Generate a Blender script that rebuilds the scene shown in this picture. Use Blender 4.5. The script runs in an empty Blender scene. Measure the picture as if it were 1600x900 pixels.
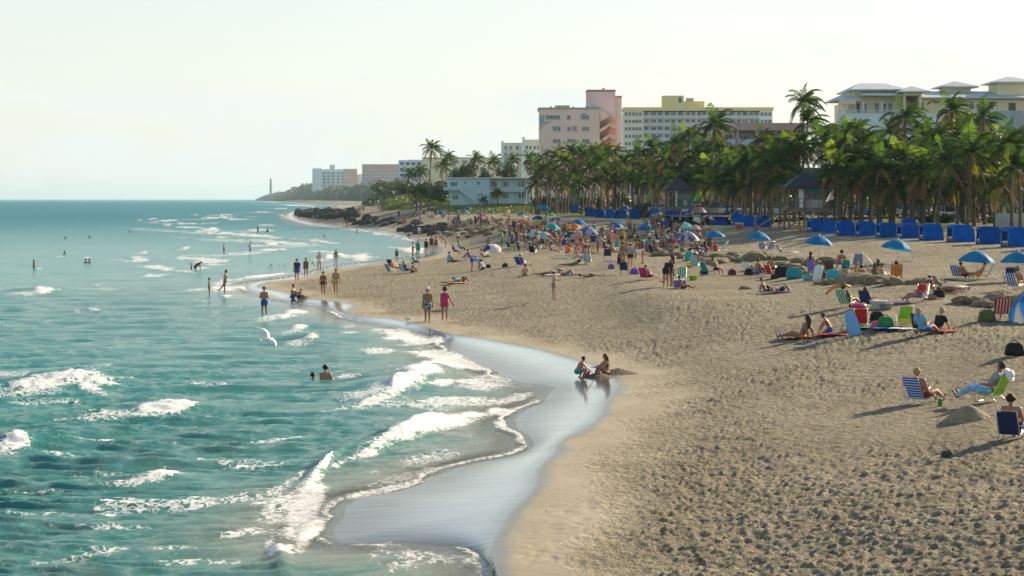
import bpy, bmesh, math, random
import numpy as np
from mathutils import Vector, Matrix, Euler
R = math.radians
scn = bpy.context.scene
COL = scn.collection
rng = random.Random(7)
# ------------------------------------------------------------------ camera
F, H, HY = 3000.0, 6.7, 311.0          # focal length in photo pixels, eye height above the sea, horizon row
cam = bpy.data.cameras.new('camera'); cam_o = bpy.data.objects.new('camera', cam); COL.objects.link(cam_o)
cam.sensor_width = 36.0; cam.lens = 36.0*F/1600.0
cam.shift_y = (HY-450.0)/1600.0
cam.clip_start = 0.5; cam.clip_end = 90000.0
cam_o.location = (0, 0, H); cam_o.rotation_euler = (R(90), 0, 0)
scn.camera = cam_o
# ------------------------------------------------------------------ sky, sun, exposure
SUN_EL, SUN_AZ = 21.5, 48.0            # azimuth counted from the view direction towards the right
w = bpy.data.worlds.new("World"); scn.world = w; w.use_nodes = True
nt = w.node_tree; nt.nodes.clear()
def N(nt, t, **k):
    n = nt.nodes.new(t)
    for a, b in k.items():
        if hasattr(n, a): setattr(n, a, b)
        else: n.inputs[a].default_value = b
    return n
sky = N(nt, 'ShaderNodeTexSky', sky_type='NISHITA', sun_disc=False, sun_elevation=R(SUN_EL), sun_rotation=R(SUN_AZ), altitude=0.0,
        air_density=1.15, dust_density=0.8, ozone_density=1.2)
geo = N(nt, 'ShaderNodeTexCoord'); mp = N(nt, 'ShaderNodeMapping'); mp.inputs['Scale'].default_value = (1.0, 1.0, 3.4)
nt.links.new(geo.outputs['Generated'], mp.inputs[0])
cn = N(nt, 'ShaderNodeTexNoise', Scale=6.5, Detail=7.0, Roughness=0.58); nt.links.new(mp.outputs[0], cn.inputs['Vector'])
cr = nt.nodes.new('ShaderNodeMapRange'); cr.inputs[1].default_value = 0.52; cr.inputs[2].default_value = 0.74
nt.links.new(cn.outputs['Fac'], cr.inputs[0])
sx = nt.nodes.new('ShaderNodeSeparateXYZ'); nt.links.new(geo.outputs['Generated'], sx.inputs[0])
hz = nt.nodes.new('ShaderNodeMapRange'); hz.interpolation_type = 'SMOOTHSTEP'; hz.inputs[1].default_value = 0.0; hz.inputs[2].default_value = 0.36; hz.inputs[3].default_value = 0.80; hz.inputs[4].default_value = 0.0
nt.links.new(sx.outputs['Z'], hz.inputs[0])
mul = N(nt, 'ShaderNodeMath', operation='MULTIPLY_ADD'); mul.inputs[1].default_value = 0.40
nt.links.new(cr.outputs[0], mul.inputs[0]); nt.links.new(hz.outputs[0], mul.inputs[2])
mix = N(nt, 'ShaderNodeMix', data_type='RGBA'); mix.inputs['B'].default_value = (5.92, 6.2, 5.95, 1)   # thin bright veil of high cloud
nt.links.new(mul.outputs[0], mix.inputs['Factor']); nt.links.new(sky.outputs[0], mix.inputs['A'])
bg = N(nt, 'ShaderNodeBackground', Strength=0.09); nt.links.new(mix.outputs['Result'], bg.inputs['Color'])
wo = nt.nodes.new('ShaderNodeOutputWorld'); nt.links.new(bg.outputs[0], wo.inputs['Surface'])
sun = bpy.data.lights.new('sun', 'SUN'); sun.energy = 5.0; sun.angle = R(0.5); sun.color = (1.0, 0.82, 0.58)
sun_o = bpy.data.objects.new('sun', sun); COL.objects.link(sun_o); sun_o.location = (60, 60, 60)
sdir = Vector((math.sin(R(SUN_AZ))*math.cos(R(SUN_EL)), math.cos(R(SUN_AZ))*math.cos(R(SUN_EL)), math.sin(R(SUN_EL))))
sun_o.rotation_euler = sdir.to_track_quat('Z', 'Y').to_euler()
scn.view_settings.view_transform = 'Standard'; scn.view_settings.look = 'None'
scn.view_settings.exposure = 0.78; scn.view_settings.gamma = 1.0
scn.cycles.max_bounces = 6; scn.cycles.diffuse_bounces = 2; scn.cycles.glossy_bounces = 3; scn.cycles.volume_bounces = 0
scn.cycles.caustics_reflective = False; scn.cycles.caustics_refractive = False
# ------------------------------------------------------------------ helpers
def sm(a, b, x):
    t = np.clip((x-a)/(b-a), 0, 1); return t*t*(3-2*t)
def hsh(ix, iy, seed):
    n = (ix.astype(np.int64)*374761393 + iy.astype(np.int64)*668265263 + seed*1274126177) & 0x7fffffff
    n = ((n ^ (n >> 13))*1103515245 + 12345) & 0x7fffffff
    n = ((n ^ (n >> 15))*69069 + 1) & 0x7fffffff
    return ((n ^ (n >> 12)) & 0xffffff)/float(0x1000000)
def vnoise(x, y, seed=0):
    ix = np.floor(x); iy = np.floor(y); fx = x-ix; fy = y-iy
    fx = fx*fx*(3-2*fx); fy = fy*fy*(3-2*fy)
    a = hsh(ix, iy, seed); b = hsh(ix+1, iy, seed); c = hsh(ix, iy+1, seed); d = hsh(ix+1, iy+1, seed)
    return (a+(b-a)*fx)*(1-fy)+(c+(d-c)*fx)*fy
def fbm(x, y, seed=0, o=4):
    s = 0; a = 0.5; t = 0
    for k in range(o):
        s = s + a*vnoise(x, y, seed+k*17); t += a; a *= 0.5
        x, y = x*1.93+y*0.37+11.3, y*1.93-x*0.37+5.7
    return s/t
def pits(x, y, cell, seed):
    """sum of footprint-like dents: depth of the nearest few, elongated and turned at random, with a thrown-up rim"""
    cx = np.floor(x/cell); cy = np.floor(y/cell); out = np.zeros_like(x)
    for i in (-1, 0, 1):
        for j in (-1, 0, 1):
            gx = cx+i; gy = cy+j
            px = (gx+hsh(gx, gy, seed))*cell; py = (gy+hsh(gx, gy, seed+1))*cell
            an = hsh(gx, gy, seed+2)*6.283; st = 0.4+0.8*hsh(gx, gy, seed+3)
            dx = x-px; dy = y-py; ca = np.cos(an); sa = np.sin(an)
            u = (dx*ca+dy*sa)/(cell*0.52); v = (-dx*sa+dy*ca)/(cell*0.27)
            q = u*u+v*v
            out += st*(-np.exp(-q*1.6)+0.62*np.exp(-((u-0.75)**2+v*v)*2.4)+0.3*np.exp(-(np.sqrt(q)-1.25)**2*7)*(q > .2))
    return out
def cat_rom(P, n=4):
    P = np.array(P, float); out = []
    for i in range(len(P)-1):
        p0 = P[max(i-1, 0)]; p1 = P[i]; p2 = P[i+1]; p3 = P[min(i+2, len(P)-1)]
        for k in range(n):
            t = k/n
            out.append(0.5*((2*p1)+(-p0+p2)*t+(2*p0-5*p1+4*p2-p3)*t*t+(-p0+3*p1-3*p2+p3)*t**3))
    out.append(P[-1]); return np.array(out)
def sdist(X, Y, poly):
    """signed distance to a closed polygon, positive inside"""
    X = np.asarray(X, float); Y = np.asarray(Y, float)
    if X.size < 4000:
        P = np.asarray(poly, float); A = P; Bq = np.roll(P, -1, 0); x = X.ravel()[:, None]; y = Y.ravel()[:, None]; ex = Bq[:, 0]-A[:, 0]; ey = Bq[:, 1]-A[:, 1]
        t = np.clip(((x-A[:, 0])*ex+(y-A[:, 1])*ey)/(ex*ex+ey*ey+1e-12), 0, 1); d2 = ((x-A[:, 0]-t*ex)**2+(y-A[:, 1]-t*ey)**2).min(1)
        c = ((A[:, 1] > y) != (Bq[:, 1] > y)) & (x < ex*(y-A[:, 1])/np.where(ey == 0, 1e-12, ey)+A[:, 0]); ins = c.sum(1) % 2 == 1
        return (np.where(ins, 1, -1)*np.sqrt(d2)).reshape(X.shape)
    d2 = np.full(X.shape, 1e18); ins = np.zeros(X.shape, bool)
    n = len(poly)
    for i in range(n):
        ax, ay = poly[i]; bx, by = poly[(i+1) % n]
        ex, ey = bx-ax, by-ay; L = ex*ex+ey*ey
        if L < 1e-9: continue
        t = np.clip(((X-ax)*ex+(Y-ay)*ey)/L, 0, 1)
        d2 = np.minimum(d2, (X-ax-t*ex)**2+(Y-ay-t*ey)**2)
        c = ((ay > Y) != (by > Y))
        if by != ay:
            ins ^= c & (X < (bx-ax)*(Y-ay)/(by-ay)+ax)
    return np.where(ins, 1, -1)*np.sqrt(d2)
def px2w(px, py, z):
    Yw = F*(H-z)/(py-HY); return ((px-800.0)*Yw/F, Yw)
# limit of the wet sand, then edge of the water, read off the photograph along the shore
WP = [(870, 1300), (820, 1050), (790, 950), (775, 900), (768, 872), (768, 850), (797, 800), (832, 764), (838, 735), (866, 707), (874, 690), (930, 657), (946, 628), (962, 603),
      (950, 584), (925, 570), (895, 562), (850, 549), (800, 539), (740, 528), (705, 524), (680, 518), (655, 511), (630, 502), (600, 497), (560, 494), (538, 490), (545, 481), (548, 475), (500, 469),
      (455, 466), (448, 458), (400, 448), (420, 440), (460, 436), (520, 421), (570, 414.5), (610, 410), (652, 405), (675, 400.5), (688, 392), (683, 384), (655, 373),
      (628, 367), (605, 360), (580, 356), (540, 353.5), (500, 350.5), (478, 346), (460, 340), (457, 335), (475, 330), (520, 327), (572, 324.2), (584, 322.6), (558, 321.6), (524, 321), (484, 318.6), (450, 315.4), (425, 313.7), (414, 313.4)]
SP = [(850, 1300), (800, 1050), (782, 950), (774, 905), (768, 892), (762, 880), (738, 864), (700, 855), (650, 852), (600, 851), (540, 853), (507, 848), (503, 830), (512, 805), (528, 785),
      (550, 776), (600, 768), (650, 752), (690, 736), (740, 723), (800, 711), (828, 697), (815, 682), (790, 668), (802, 646), (832, 632), (846, 615), (856, 605), (800, 598), (775, 590), (760, 578),
      (735, 570), (715, 556), (697, 548), (688, 536), (690, 525), (650, 518), (610, 511), (565, 503), (530, 494), (505, 480), (450, 472), (400, 461), (380, 449), (395, 440),
      (470, 431), (520, 417.5), (560, 411), (600, 407.5), (640, 402.5), (656, 398), (660, 386), (648, 376.5), (622, 370), (598, 364), (570, 359.5), (536, 356.5), (500, 353.5),
      (470, 349), (450, 342), (448, 334), (468, 328.6), (518, 325.6), (560, 323.6), (566, 323), (552, 322.4), (518, 322), (480, 319.7), (446, 316), (420, 314.1), (408, 313.7)]
wpl = cat_rom([px2w(a, b, 0.15) for a, b in WP]); spl = cat_rom([px2w(a, b, 0.0) for a, b in SP])
POLYW = np.vstack([wpl, [(-1000, 30000), (60000, 30000), (60000, -300), (5, -300)]])
POLYS = np.vstack([spl, [(-1010, 30000), (60000, 30000), (60000, -300), (3, -300)]])
# height of the dry beach at places read off the photograph
CT = [(1000, 890, .6), (1200, 890, 1.0), (1400, 890, 1.25), (1590, 890, 1.45), (1750, 890, 1.6), (1100, 700, .8), (1300, 650, 1.0), (1590, 690, 1.15), (1435, 632, 1.0), (1750, 650, 1.4), (1000, 1200, .8), (1400, 1200, 1.3),
      (900, 500, .7), (870, 467, 1.0), (760, 470, .7), (1043, 447, 1.5), (1250, 530, 1.3), (1440, 525, 1.5), (1590, 500, 1.7), (1267, 437, 1.75), (1190, 455, 1.4), (1403, 413, 2.4), (1528, 434, 2.2), (1700, 450, 2.4),
      (1280, 405, 2.5), (1187, 389, 2.4), (1115, 388, 2.1), (1060, 405, 1.8), (1000, 400, 1.7), (940, 400, 1.6), (860, 405, 1.4), (800, 400, 1.3), (740, 400, 1.0), (680, 410, .6), (560, 440, .5), (640, 440, .6),
      (1680, 395, 3.3), (1585, 385, 3.3), (1500, 378, 3.3), (1420, 374, 3.35), (1300, 365, 3.4), (1265, 362, 3.4), (1180, 353, 3.4), (1040, 344, 3.5), (960, 341, 3.5), (890, 333, 3.7),
      (1650, 354, 4.25), (1450, 349, 4.3), (1250, 341, 4.3), (1100, 335, 4.4), (960, 333, 4.3), (900, 328, 4.6), (1590, 345, 4.3), (1400, 340, 4.35),
      (735, 345, 1.9), (650, 335, 2.6), (700, 350, 1.3), (600, 345, .8), (560, 338, 1.0), (690, 332, 3.2), (800, 327, 4.2), (830, 345, 2.6), (760, 336, 3.0), (560, 330, 1.2)]
CP = [px2w(a, b, z)+(z,) for a, b, z in CT]
CP += [(60, 300, 4.5), (120, 200, 4.4), (40, 600, 4.8), (-8, 484, 5.2), (4, 484, 5.2), (-17, 484, 5.2), (-8, 520, 5.3), (-40, 600, 3.6), (200, 900, 5), (-30, 520, 4.9), (-60, 640, 3.4), (-75, 800, 2.5), (-60, 1500, 3), (-120, 2500, 4), (-300, 5000, 5), (-700, 8000, 5), (500, 3000, 5), (20, 1000, 5), (60, 120, 3.6), (50, 60, 2.2)]
CP = np.array(CP)
CA = np.stack([(800+F*CP[:, 0]/CP[:, 1])/230.0, np.log(CP[:, 1])*2.6], 1)
def zland(X, Y):
    Yc = np.maximum(Y, 12.0)
    a = (800+F*X/Yc)/230.0; b = np.log(Yc)*2.6
    num = np.zeros_like(a); den = np.zeros_like(a)
    for (ca, cb), z in zip(CA, CP[:, 2]):
        d2 = (a-ca)**2+(b-cb)**2
        wgt = 1.0/(d2+0.10)**2.0
        num += wgt*z; den += wgt
    return num/den
def mound(X, Y, cx, cy, rx, ry, h, ang=0.0):
    c, s = math.cos(ang), math.sin(ang); dx = X-cx; dy = Y-cy
    u = (dx*c+dy*s)/rx; v = (-dx*s+dy*c)/ry
    return h*np.exp(-(u*u+v*v))
MOUNDS = []                              # broad relief: dunes under the sea grapes, berms
def base_z(X, Y, dW=None, dS=None):
    X = np.asarray(X, float); Y = np.asarray(Y, float)
    if dW is None: dW = sdist(X, Y, POLYW); dS = sdist(X, Y, POLYS)
    zl = zland(X, Y)
    for m in MOUNDS: zl = zl+mound(X, Y, *m)
    land = 0.15+sm(0.0, 15.0, dW)*np.maximum(zl-0.15, 0.02)+0.01*np.clip(dW, 0, 4)
    wet = 0.15*dS/(np.abs(dS)+np.abs(dW)+1e-6)
    sea = -0.05*np.abs(dS)
    z = np.where(dW > 0, land, np.where(dS > 0, wet, np.maximum(sea, -3.0)))
    return z
MOUNDS += [(-27, 585, 15, 60, 4.6, 0.12), (-4, 510, 22, 50, 1.0, 0.0), (-57, 820, 7, 60, 3.0, 0.0)]
_ys = np.exp(np.linspace(math.log(22), math.log(12000), 900))
def gpt(px, py, near=None):
    """where the line of sight through photo pixel (px,py) meets the ground: (x, y, z)"""
    yc = _ys[::12]; zc = base_z((px-800)*yc/F, yc); rc = H-(py-HY)*yc/F; kc = np.nonzero(rc <= np.maximum(zc, 0.0))[0]
    i0 = max((int(kc[0])-1)*12, 0) if len(kc) else len(_ys)-14; ys = _ys[i0:i0+14]
    Xs = (px-800)*ys/F; zs = base_z(Xs, ys); ray = H-(py-HY)*ys/F
    k = np.nonzero(ray <= np.maximum(zs, 0.0))[0]
    i = int(k[0]) if len(k) else len(ys)-1
    if i == 0: return (float(Xs[0]), float(ys[0]), float(zs[0]))
    a0 = ray[i-1]-max(zs[i-1], 0); a1 = ray[i]-max(zs[i], 0); t = a0/(a0-a1+1e-9)
    Yv = ys[i-1]+(ys[i]-ys[i-1])*t; Xv = (px-800)*Yv/F
    return (float(Xv), float(Yv), float(base_z(np.array([Xv]), np.array([Yv]))[0]))
# ---- objects
def tag(o, label=None, cat=None, group=None, kind=None):
    for k, v in (('label', label), ('category', cat), ('group', group), ('kind', kind)):
        if v: o[k] = v
    return o
def empty(name, loc=(0, 0, 0), rz=0.0, label=None, cat=None, group=None):
    o = bpy.data.objects.new(name, None); COL.objects.link(o); o.location = loc; o.rotation_euler = (0, 0, rz); o.empty_display_size = 0.1
    return tag(o, label, cat, group)
def link(name, me, parent=None, loc=None, rot=None, scale=None, color=None):
    o = bpy.data.objects.new(name, me); COL.objects.link(o)
    if parent: o.parent = parent
    if loc is not None: o.location = loc
    if rot is not None: o.rotation_euler = rot
    if scale is not None: o.scale = scale
    if color is not None: o.color = tuple(color[:3])+(1.0,)
    return o
def copy_tree(o, parent=None):
    c = o.copy(); COL.objects.link(c)
    if parent is not None: c.parent = parent
    for ch in list(o.children): copy_tree(ch, c)
    return c
def mesh_np(name, V, Fc, mat=None, smooth=True, attrs=None):
    """grid or polygon soup from numpy arrays; faces all of one size"""
    me = bpy.data.meshes.new(name); V = np.asarray(V, np.float32); Fc = np.asarray(Fc, np.int32)
    me.vertices.add(len(V)); me.vertices.foreach_set('co', V.ravel())
    k = Fc.shape[1]; me.loops.add(Fc.size); me.loops.foreach_set('vertex_index', Fc.ravel())
    me.polygons.add(len(Fc)); me.polygons.foreach_set('loop_start', np.arange(0, Fc.size, k, dtype=np.int32))
    if smooth: me.polygons.foreach_set('use_smooth', np.ones(len(Fc), bool))
    me.update(calc_edges=True)
    for n, a in (attrs or {}).items():
        at = me.attributes.new(n, 'FLOAT', 'POINT'); at.data.foreach_set('value', np.asarray(a, np.float32).ravel())
    if mat: me.materials.append(mat)
    return me
class MB:
    """collects simple solids into one mesh"""
    def __init__(s): s.v = []; s.f = []; s.mi = []; s.m = 0
    def add(s, V, Fs):
        b = len(s.v); s.v += [tuple(p) for p in V]; s.f += [tuple(b+i for i in f) for f in Fs]; s.mi += [s.m]*len(Fs); return s
    def box(s, x0, x1, y0, y1, z0, z1):
        V = [(x0, y0, z0), (x1, y0, z0), (x1, y1, z0), (x0, y1, z0), (x0, y0, z1), (x1, y0, z1), (x1, y1, z1), (x0, y1, z1)]
        return s.add(V, [(0, 3, 2, 1), (4, 5, 6, 7), (0, 1, 5, 4), (1, 2, 6, 5), (2, 3, 7, 6), (3, 0, 4, 7)])
    def prism(s, pts, z0, z1, axis='z'):
        n = len(pts)
        def P(a, b, c): return (a, b, c) if axis == 'z' else ((a, c, b) if axis == 'y' else (c, a, b))
        V = [P(a, b, z0) for a, b in pts]+[P(a, b, z1) for a, b in pts]
        return s.add(V, [tuple(range(n))[::-1], tuple(range(n, 2*n))]+[(i, (i+1) % n, n+(i+1) % n, n+i) for i in range(n)])
    def tube(s, pts, r, n=6, cap=True):
        pts = [Vector(p) for p in pts]; rs = r if isinstance(r, (list, tuple)) else [r]*len(pts); b = len(s.v); V = []; Fs = []
        for i, p in enumerate(pts):
            t = (pts[min(i+1, len(pts)-1)]-pts[max(i-1, 0)]).normalized()
            a = t.cross(Vector((0, 0, 1)) if abs(t.z) < 0.95 else Vector((0, 1, 0))).normalized(); c = t.cross(a)
            for k in range(n):
                an = 2*math.pi*k/n; V.append(tuple(p+(a*math.cos(an)+c*math.sin(an))*rs[i]))
        for i in range(len(pts)-1):
            for k in range(n): Fs.append((i*n+k, i*n+(k+1) % n, (i+1)*n+(k+1) % n, (i+1)*n+k))
        if cap: Fs += [tuple(range(n))[::-1], tuple((len(pts)-1)*n+k for k in range(n))]
        return s.add(V, Fs)
    def lathe(s, prof, n=12, c=(0, 0)):
        V = []; Fs = []
        for r, z in prof:
            for k in range(n): V.append((c[0]+r*math.cos(2*math.pi*k/n), c[1]+r*math.sin(2*math.pi*k/n), z))
        for i in range(len(prof)-1):
            for k in range(n): Fs.append((i*n+k, i*n+(k+1) % n, (i+1)*n+(k+1) % n, (i+1)*n+k))
        Fs += [tuple(range(n))[::-1], tuple((len(prof)-1)*n+k for k in range(n))]
        return s.add(V, Fs)
    def blob(s, c, rx, ry, rz, n=8, m=5, jit=0.0, rnd=None):
        V = []; Fs = []
        for i in range(m+1):
            ph = math.pi*i/m-math.pi/2
            for k in range(n):
                j = 1+(rnd.uniform(-jit, jit) if rnd else 0); an = 2*math.pi*k/n
                V.append((c[0]+rx*math.cos(ph)*math.cos(an)*j, c[1]+ry*math.cos(ph)*math.sin(an)*j, c[2]+rz*math.sin(ph)*(j if 0 < i < m else 1)))
        for i in range(m):
            for k in range(n): Fs.append((i*n+k, i*n+(k+1) % n, (i+1)*n+(k+1) % n, (i+1)*n+k))
        return s.add(V, Fs)
    def mesh(s, name, mats, smooth=False, bevel=0.0, off=(0, 0, 0)):
        me = bpy.data.meshes.new(name); V = [(a-off[0], b-off[1], c-off[2]) for a, b, c in s.v] if off != (0, 0, 0) else s.v
        me.from_pydata(V, [], s.f)
        for m in (mats if isinstance(mats, (list, tuple)) else [mats]): me.materials.append(m)
        me.polygons.foreach_set('material_index', s.mi)
        bm = bmesh.new(); bm.from_mesh(me); bmesh.ops.remove_doubles(bm, verts=bm.verts, dist=1e-5)
        if bevel: bmesh.ops.bevel(bm, geom=[e for e in bm.edges if e.calc_face_angle(0) > 0.6], offset=bevel, segments=2, profile=0.6, affect='EDGES')
        bmesh.ops.recalc_face_normals(bm, faces=bm.faces)
        bm.to_mesh(me); bm.free()
        if smooth: me.polygons.foreach_set('use_smooth', [True]*len(me.polygons))
        me.update(); return me
    def obj(s, name, mats, parent=None, **k):
        kk = {q: k.pop(q) for q in ('smooth', 'bevel', 'off') if q in k}
        return link(name, s.mesh(name, mats, **kk), parent, **k)
# ---- materials
def newmat(name):
    m = bpy.data.materials.new(name); m.use_nodes = True; nt = m.node_tree
    return m, nt, nt.nodes['Principled BSDF']
def mat(name, col, rough=0.7, var=0.12, scale=3.0, bump=0.0, bscale=20.0, objcol=False, spec=0.5, metal=0.0, trans=0.0, tboost=1.0):
    m, nt, p = newmat(name); p.inputs['Roughness'].default_value = rough; p.inputs['Metallic'].default_value = metal
    p.inputs['Specular IOR Level'].default_value = spec
    tc = nt.nodes.new('ShaderNodeTexCoord'); no = N(nt, 'ShaderNodeTexNoise', Scale=scale, Detail=5.0, Roughness=0.6); nt.links.new(tc.outputs['Object'], no.inputs['Vector'])
    mr = nt.nodes.new('ShaderNodeMapRange'); mr.inputs[1].default_value = 0.3; mr.inputs[2].default_value = 0.7; mr.inputs[3].default_value = 1-var; mr.inputs[4].default_value = 1+var
    nt.links.new(no.outputs['Fac'], mr.inputs[0])
    mx = N(nt, 'ShaderNodeVectorMath', operation='SCALE')
    if objcol:
        oi = nt.nodes.new('ShaderNodeObjectInfo'); nt.links.new(oi.outputs['Color'], mx.inputs[0])
    else: mx.inputs[0].default_value = col[:3]
    nt.links.new(mr.outputs[0], mx.inputs['Scale']); nt.links.new(mx.outputs[0], p.inputs['Base Color'])
    if bump:
        n2 = N(nt, 'ShaderNodeTexNoise', Scale=bscale, Detail=4.0); nt.links.new(tc.outputs['Object'], n2.inputs['Vector'])
        b = N(nt, 'ShaderNodeBump', Strength=1.0, Distance=bump); nt.links.new(n2.outputs['Fac'], b.inputs['Height']); nt.links.new(b.outputs[0], p.inputs['Normal'])
    if trans:
        # thin cloth or leaf: part of the light comes through
        tr = nt.nodes.new('ShaderNodeBsdfTranslucent'); tb = N(nt, 'ShaderNodeVectorMath', operation='SCALE'); tb.inputs['Scale'].default_value = tboost; nt.links.new(mx.outputs[0], tb.inputs[0]); nt.links.new(tb.outputs[0], tr.inputs['Color'])
        ms = N(nt, 'ShaderNodeMixShader'); ms.inputs[0].default_value = trans
        nt.links.new(p.outputs[0], ms.inputs[1]); nt.links.new(tr.outputs[0], ms.inputs[2])
        nt.links.new(ms.outputs[0], nt.nodes['Material Output'].inputs['Surface'])
    return m
# ================================================================== the ground: one sheet from the feet of the pier to the far cape
def sand_material():
    m, nt, p = newmat('sand')
    L = nt.links.new
    ge = nt.nodes.new('ShaderNodeNewGeometry')
    wet = N(nt, 'ShaderNodeAttribute', attribute_name='wet'); gr = N(nt, 'ShaderNodeAttribute', attribute_name='grass'); mu = N(nt, 'ShaderNodeAttribute', attribute_name='rough')
    n1 = N(nt, 'ShaderNodeTexNoise', Scale=0.35, Detail=5.0); L(ge.outputs['Position'], n1.inputs['Vector'])
    n2 = N(nt, 'ShaderNodeTexNoise', Scale=9.0, Detail=6.0, Roughness=0.7); L(ge.outputs['Position'], n2.inputs['Vector'])
    r1 = nt.nodes.new('ShaderNodeValToRGB'); e = r1.color_ramp.elements
    e[0].position = 0.3; e[0].color = (0.36, 0.312, 0.218, 1); e[1].position = 0.72; e[1].color = (0.48, 0.425, 0.308, 1); L(n1.outputs['Fac'], r1.inputs[0])
    mr = nt.nodes.new('ShaderNodeMapRange'); mr.inputs[1].default_value = 0.3; mr.inputs[2].default_value = 0.7; mr.inputs[3].default_value = 0.78; mr.inputs[4].default_value = 1.12
    L(n2.outputs['Fac'], mr.inputs[0])
    sc = N(nt, 'ShaderNodeVectorMath', operation='SCALE'); L(r1.outputs[0], sc.inputs[0]); L(mr.outputs[0], sc.inputs['Scale'])
    # dried weed, its dark strengthened to paint in the shade of the dents
    n3 = N(nt, 'ShaderNodeTexNoise', Scale=2.6, Detail=8.0, Roughness=0.75); L(ge.outputs['Position'], n3.inputs['Vector'])
    m3 = nt.nodes.new('ShaderNodeMapRange'); m3.inputs[1].default_value = 0.50; m3.inputs[2].default_value = 0.63; m3.inputs[4].default_value = 0.62; L(n3.outputs['Fac'], m3.inputs[0])
    mm = N(nt, 'ShaderNodeMath', operation='MULTIPLY'); L(m3.outputs[0], mm.inputs[0]); L(mu.outputs['Fac'], mm.inputs[1])
    mxw = N(nt, 'ShaderNodeMix', data_type='RGBA'); mxw.inputs['B'].default_value = (0.13, 0.105, 0.075, 1); L(mm.outputs[0], mxw.inputs['Factor']); L(sc.outputs[0], mxw.inputs['A'])
    # wet sand: darker and glossy
    mx = N(nt, 'ShaderNodeMix', data_type='RGBA'); mx.inputs['B'].default_value = (0.085, 0.078, 0.058, 1); L(wet.outputs['Fac'], mx.inputs['Factor']); L(mxw.outputs['Result'], mx.inputs['A'])
    # lawn and scrub
    n4 = N(nt, 'ShaderNodeTexNoise', Scale=1.2, Detail=8.0, Roughness=0.7); L(ge.outputs['Position'], n4.inputs['Vector'])
    r4 = nt.nodes.new('ShaderNodeValToRGB'); e = r4.color_ramp.elements
    e[0].position = 0.3; e[0].color = (0.05, 0.075, 0.015, 1); e[1].position = 0.7; e[1].color = (0.19, 0.23, 0.035, 1); L(n4.outputs['Fac'], r4.inputs[0])
    mg = N(nt, 'ShaderNodeMix', data_type='RGBA'); L(gr.outputs['Fac'], mg.inputs['Factor']); L(mx.outputs['Result'], mg.inputs['A']); L(r4.outputs[0], mg.inputs['B'])
    L(mg.outputs['Result'], p.inputs['Base Color'])
    flm = N(nt, 'ShaderNodeAttribute', attribute_name='film'); mpf = N(nt, 'ShaderNodeMapping'); mpf.inputs['Rotation'].default_value = (0, 0, R(-28)); mpf.inputs['Scale'].default_value = (0.35, 1.3, 1); L(ge.outputs['Position'], mpf.inputs[0])
    nfl = N(nt, 'ShaderNodeTexNoise', Scale=1.3, Detail=5.0, Roughness=0.6); L(mpf.outputs[0], nfl.inputs['Vector']); fm = N(nt, 'ShaderNodeMath', operation='MULTIPLY_ADD'); fm.inputs[1].default_value = 0.5; fm.inputs[2].default_value = -0.25; L(nfl.outputs['Fac'], fm.inputs[0])
    fa = N(nt, 'ShaderNodeMath', operation='ADD', use_clamp=True); L(fm.outputs[0], fa.inputs[0]); L(flm.outputs['Fac'], fa.inputs[1]); fw = N(nt, 'ShaderNodeMath', operation='MULTIPLY'); L(fa.outputs[0], fw.inputs[0]); L(wet.outputs['Fac'], fw.inputs[1])
    L(fw.outputs[0], p.inputs['Coat Weight']); p.inputs['Coat Roughness'].default_value = 0.09; p.inputs['Coat IOR'].default_value = 1.52
    rr = nt.nodes.new('ShaderNodeMapRange'); rr.inputs[3].default_value = 0.95; rr.inputs[4].default_value = 0.22; L(wet.outputs['Fac'], rr.inputs[0]); L(rr.outputs[0], p.inputs['Roughness'])
    sp = nt.nodes.new('ShaderNodeMapRange'); sp.inputs[3].default_value = 0.1; sp.inputs[4].default_value = 1.0; L(wet.outputs['Fac'], sp.inputs[0]); L(sp.outputs[0], p.inputs['Specular IOR Level'])
    # fine relief
    mps = N(nt, 'ShaderNodeMapping'); mps.inputs['Scale'].default_value = (1.0, 0.55, 1.0); L(ge.outputs['Position'], mps.inputs[0]); b1 = N(nt, 'ShaderNodeTexNoise', Scale=4.0, Detail=6.0, Roughness=0.66); L(mps.outputs[0], b1.inputs['Vector'])
    bd = N(nt, 'ShaderNodeMath', operation='MULTIPLY_ADD'); bd.inputs[1].default_value = 0.62; bd.inputs[2].default_value = 0.004; L(mu.outputs['Fac'], bd.inputs[0])
    bp = N(nt, 'ShaderNodeBump', Strength=1.0); L(b1.outputs['Fac'], bp.inputs['Height']); L(bd.outputs[0], bp.inputs['Distance'])
    mpg = N(nt, 'ShaderNodeMapping'); mpg.inputs['Rotation'].default_value = (0, 0, R(-35)); mpg.inputs['Scale'].default_value = (0.5, 3.2, 1); L(ge.outputs['Position'], mpg.inputs[0])
    b2 = N(nt, 'ShaderNodeTexNoise', Scale=1.6, Detail=4.0); L(mpg.outputs[0], b2.inputs['Vector'])
    bw = N(nt, 'ShaderNodeMath', operation='MULTIPLY'); bw.inputs[1].default_value = 0.012; L(wet.outputs['Fac'], bw.inputs[0])
    bp2 = N(nt, 'ShaderNodeBump', Strength=1.0); L(b2.outputs['Fac'], bp2.inputs['Height']); L(bw.outputs[0], bp2.inputs['Distance']); L(bp.outputs[0], bp2.inputs['Normal'])
    L(bp2.outputs[0], p.inputs['Normal'])
    return m
def view_grid(s0, s1, ns, ts):
    """vertices laid out in rays from the eye's foot point, so that their spacing grows with distance"""
    a = np.linspace(s0, s1, ns); k = np.geomspace(4, 1500, 44)
    a = np.concatenate([a[0]-k[::-1], a]) if s0 < 0 else np.concatenate([a, a[-1]+k])       # sparser columns outside the view
    S, T = np.meshgrid(a, ts)
    return (S-800)*T/F, T
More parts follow.
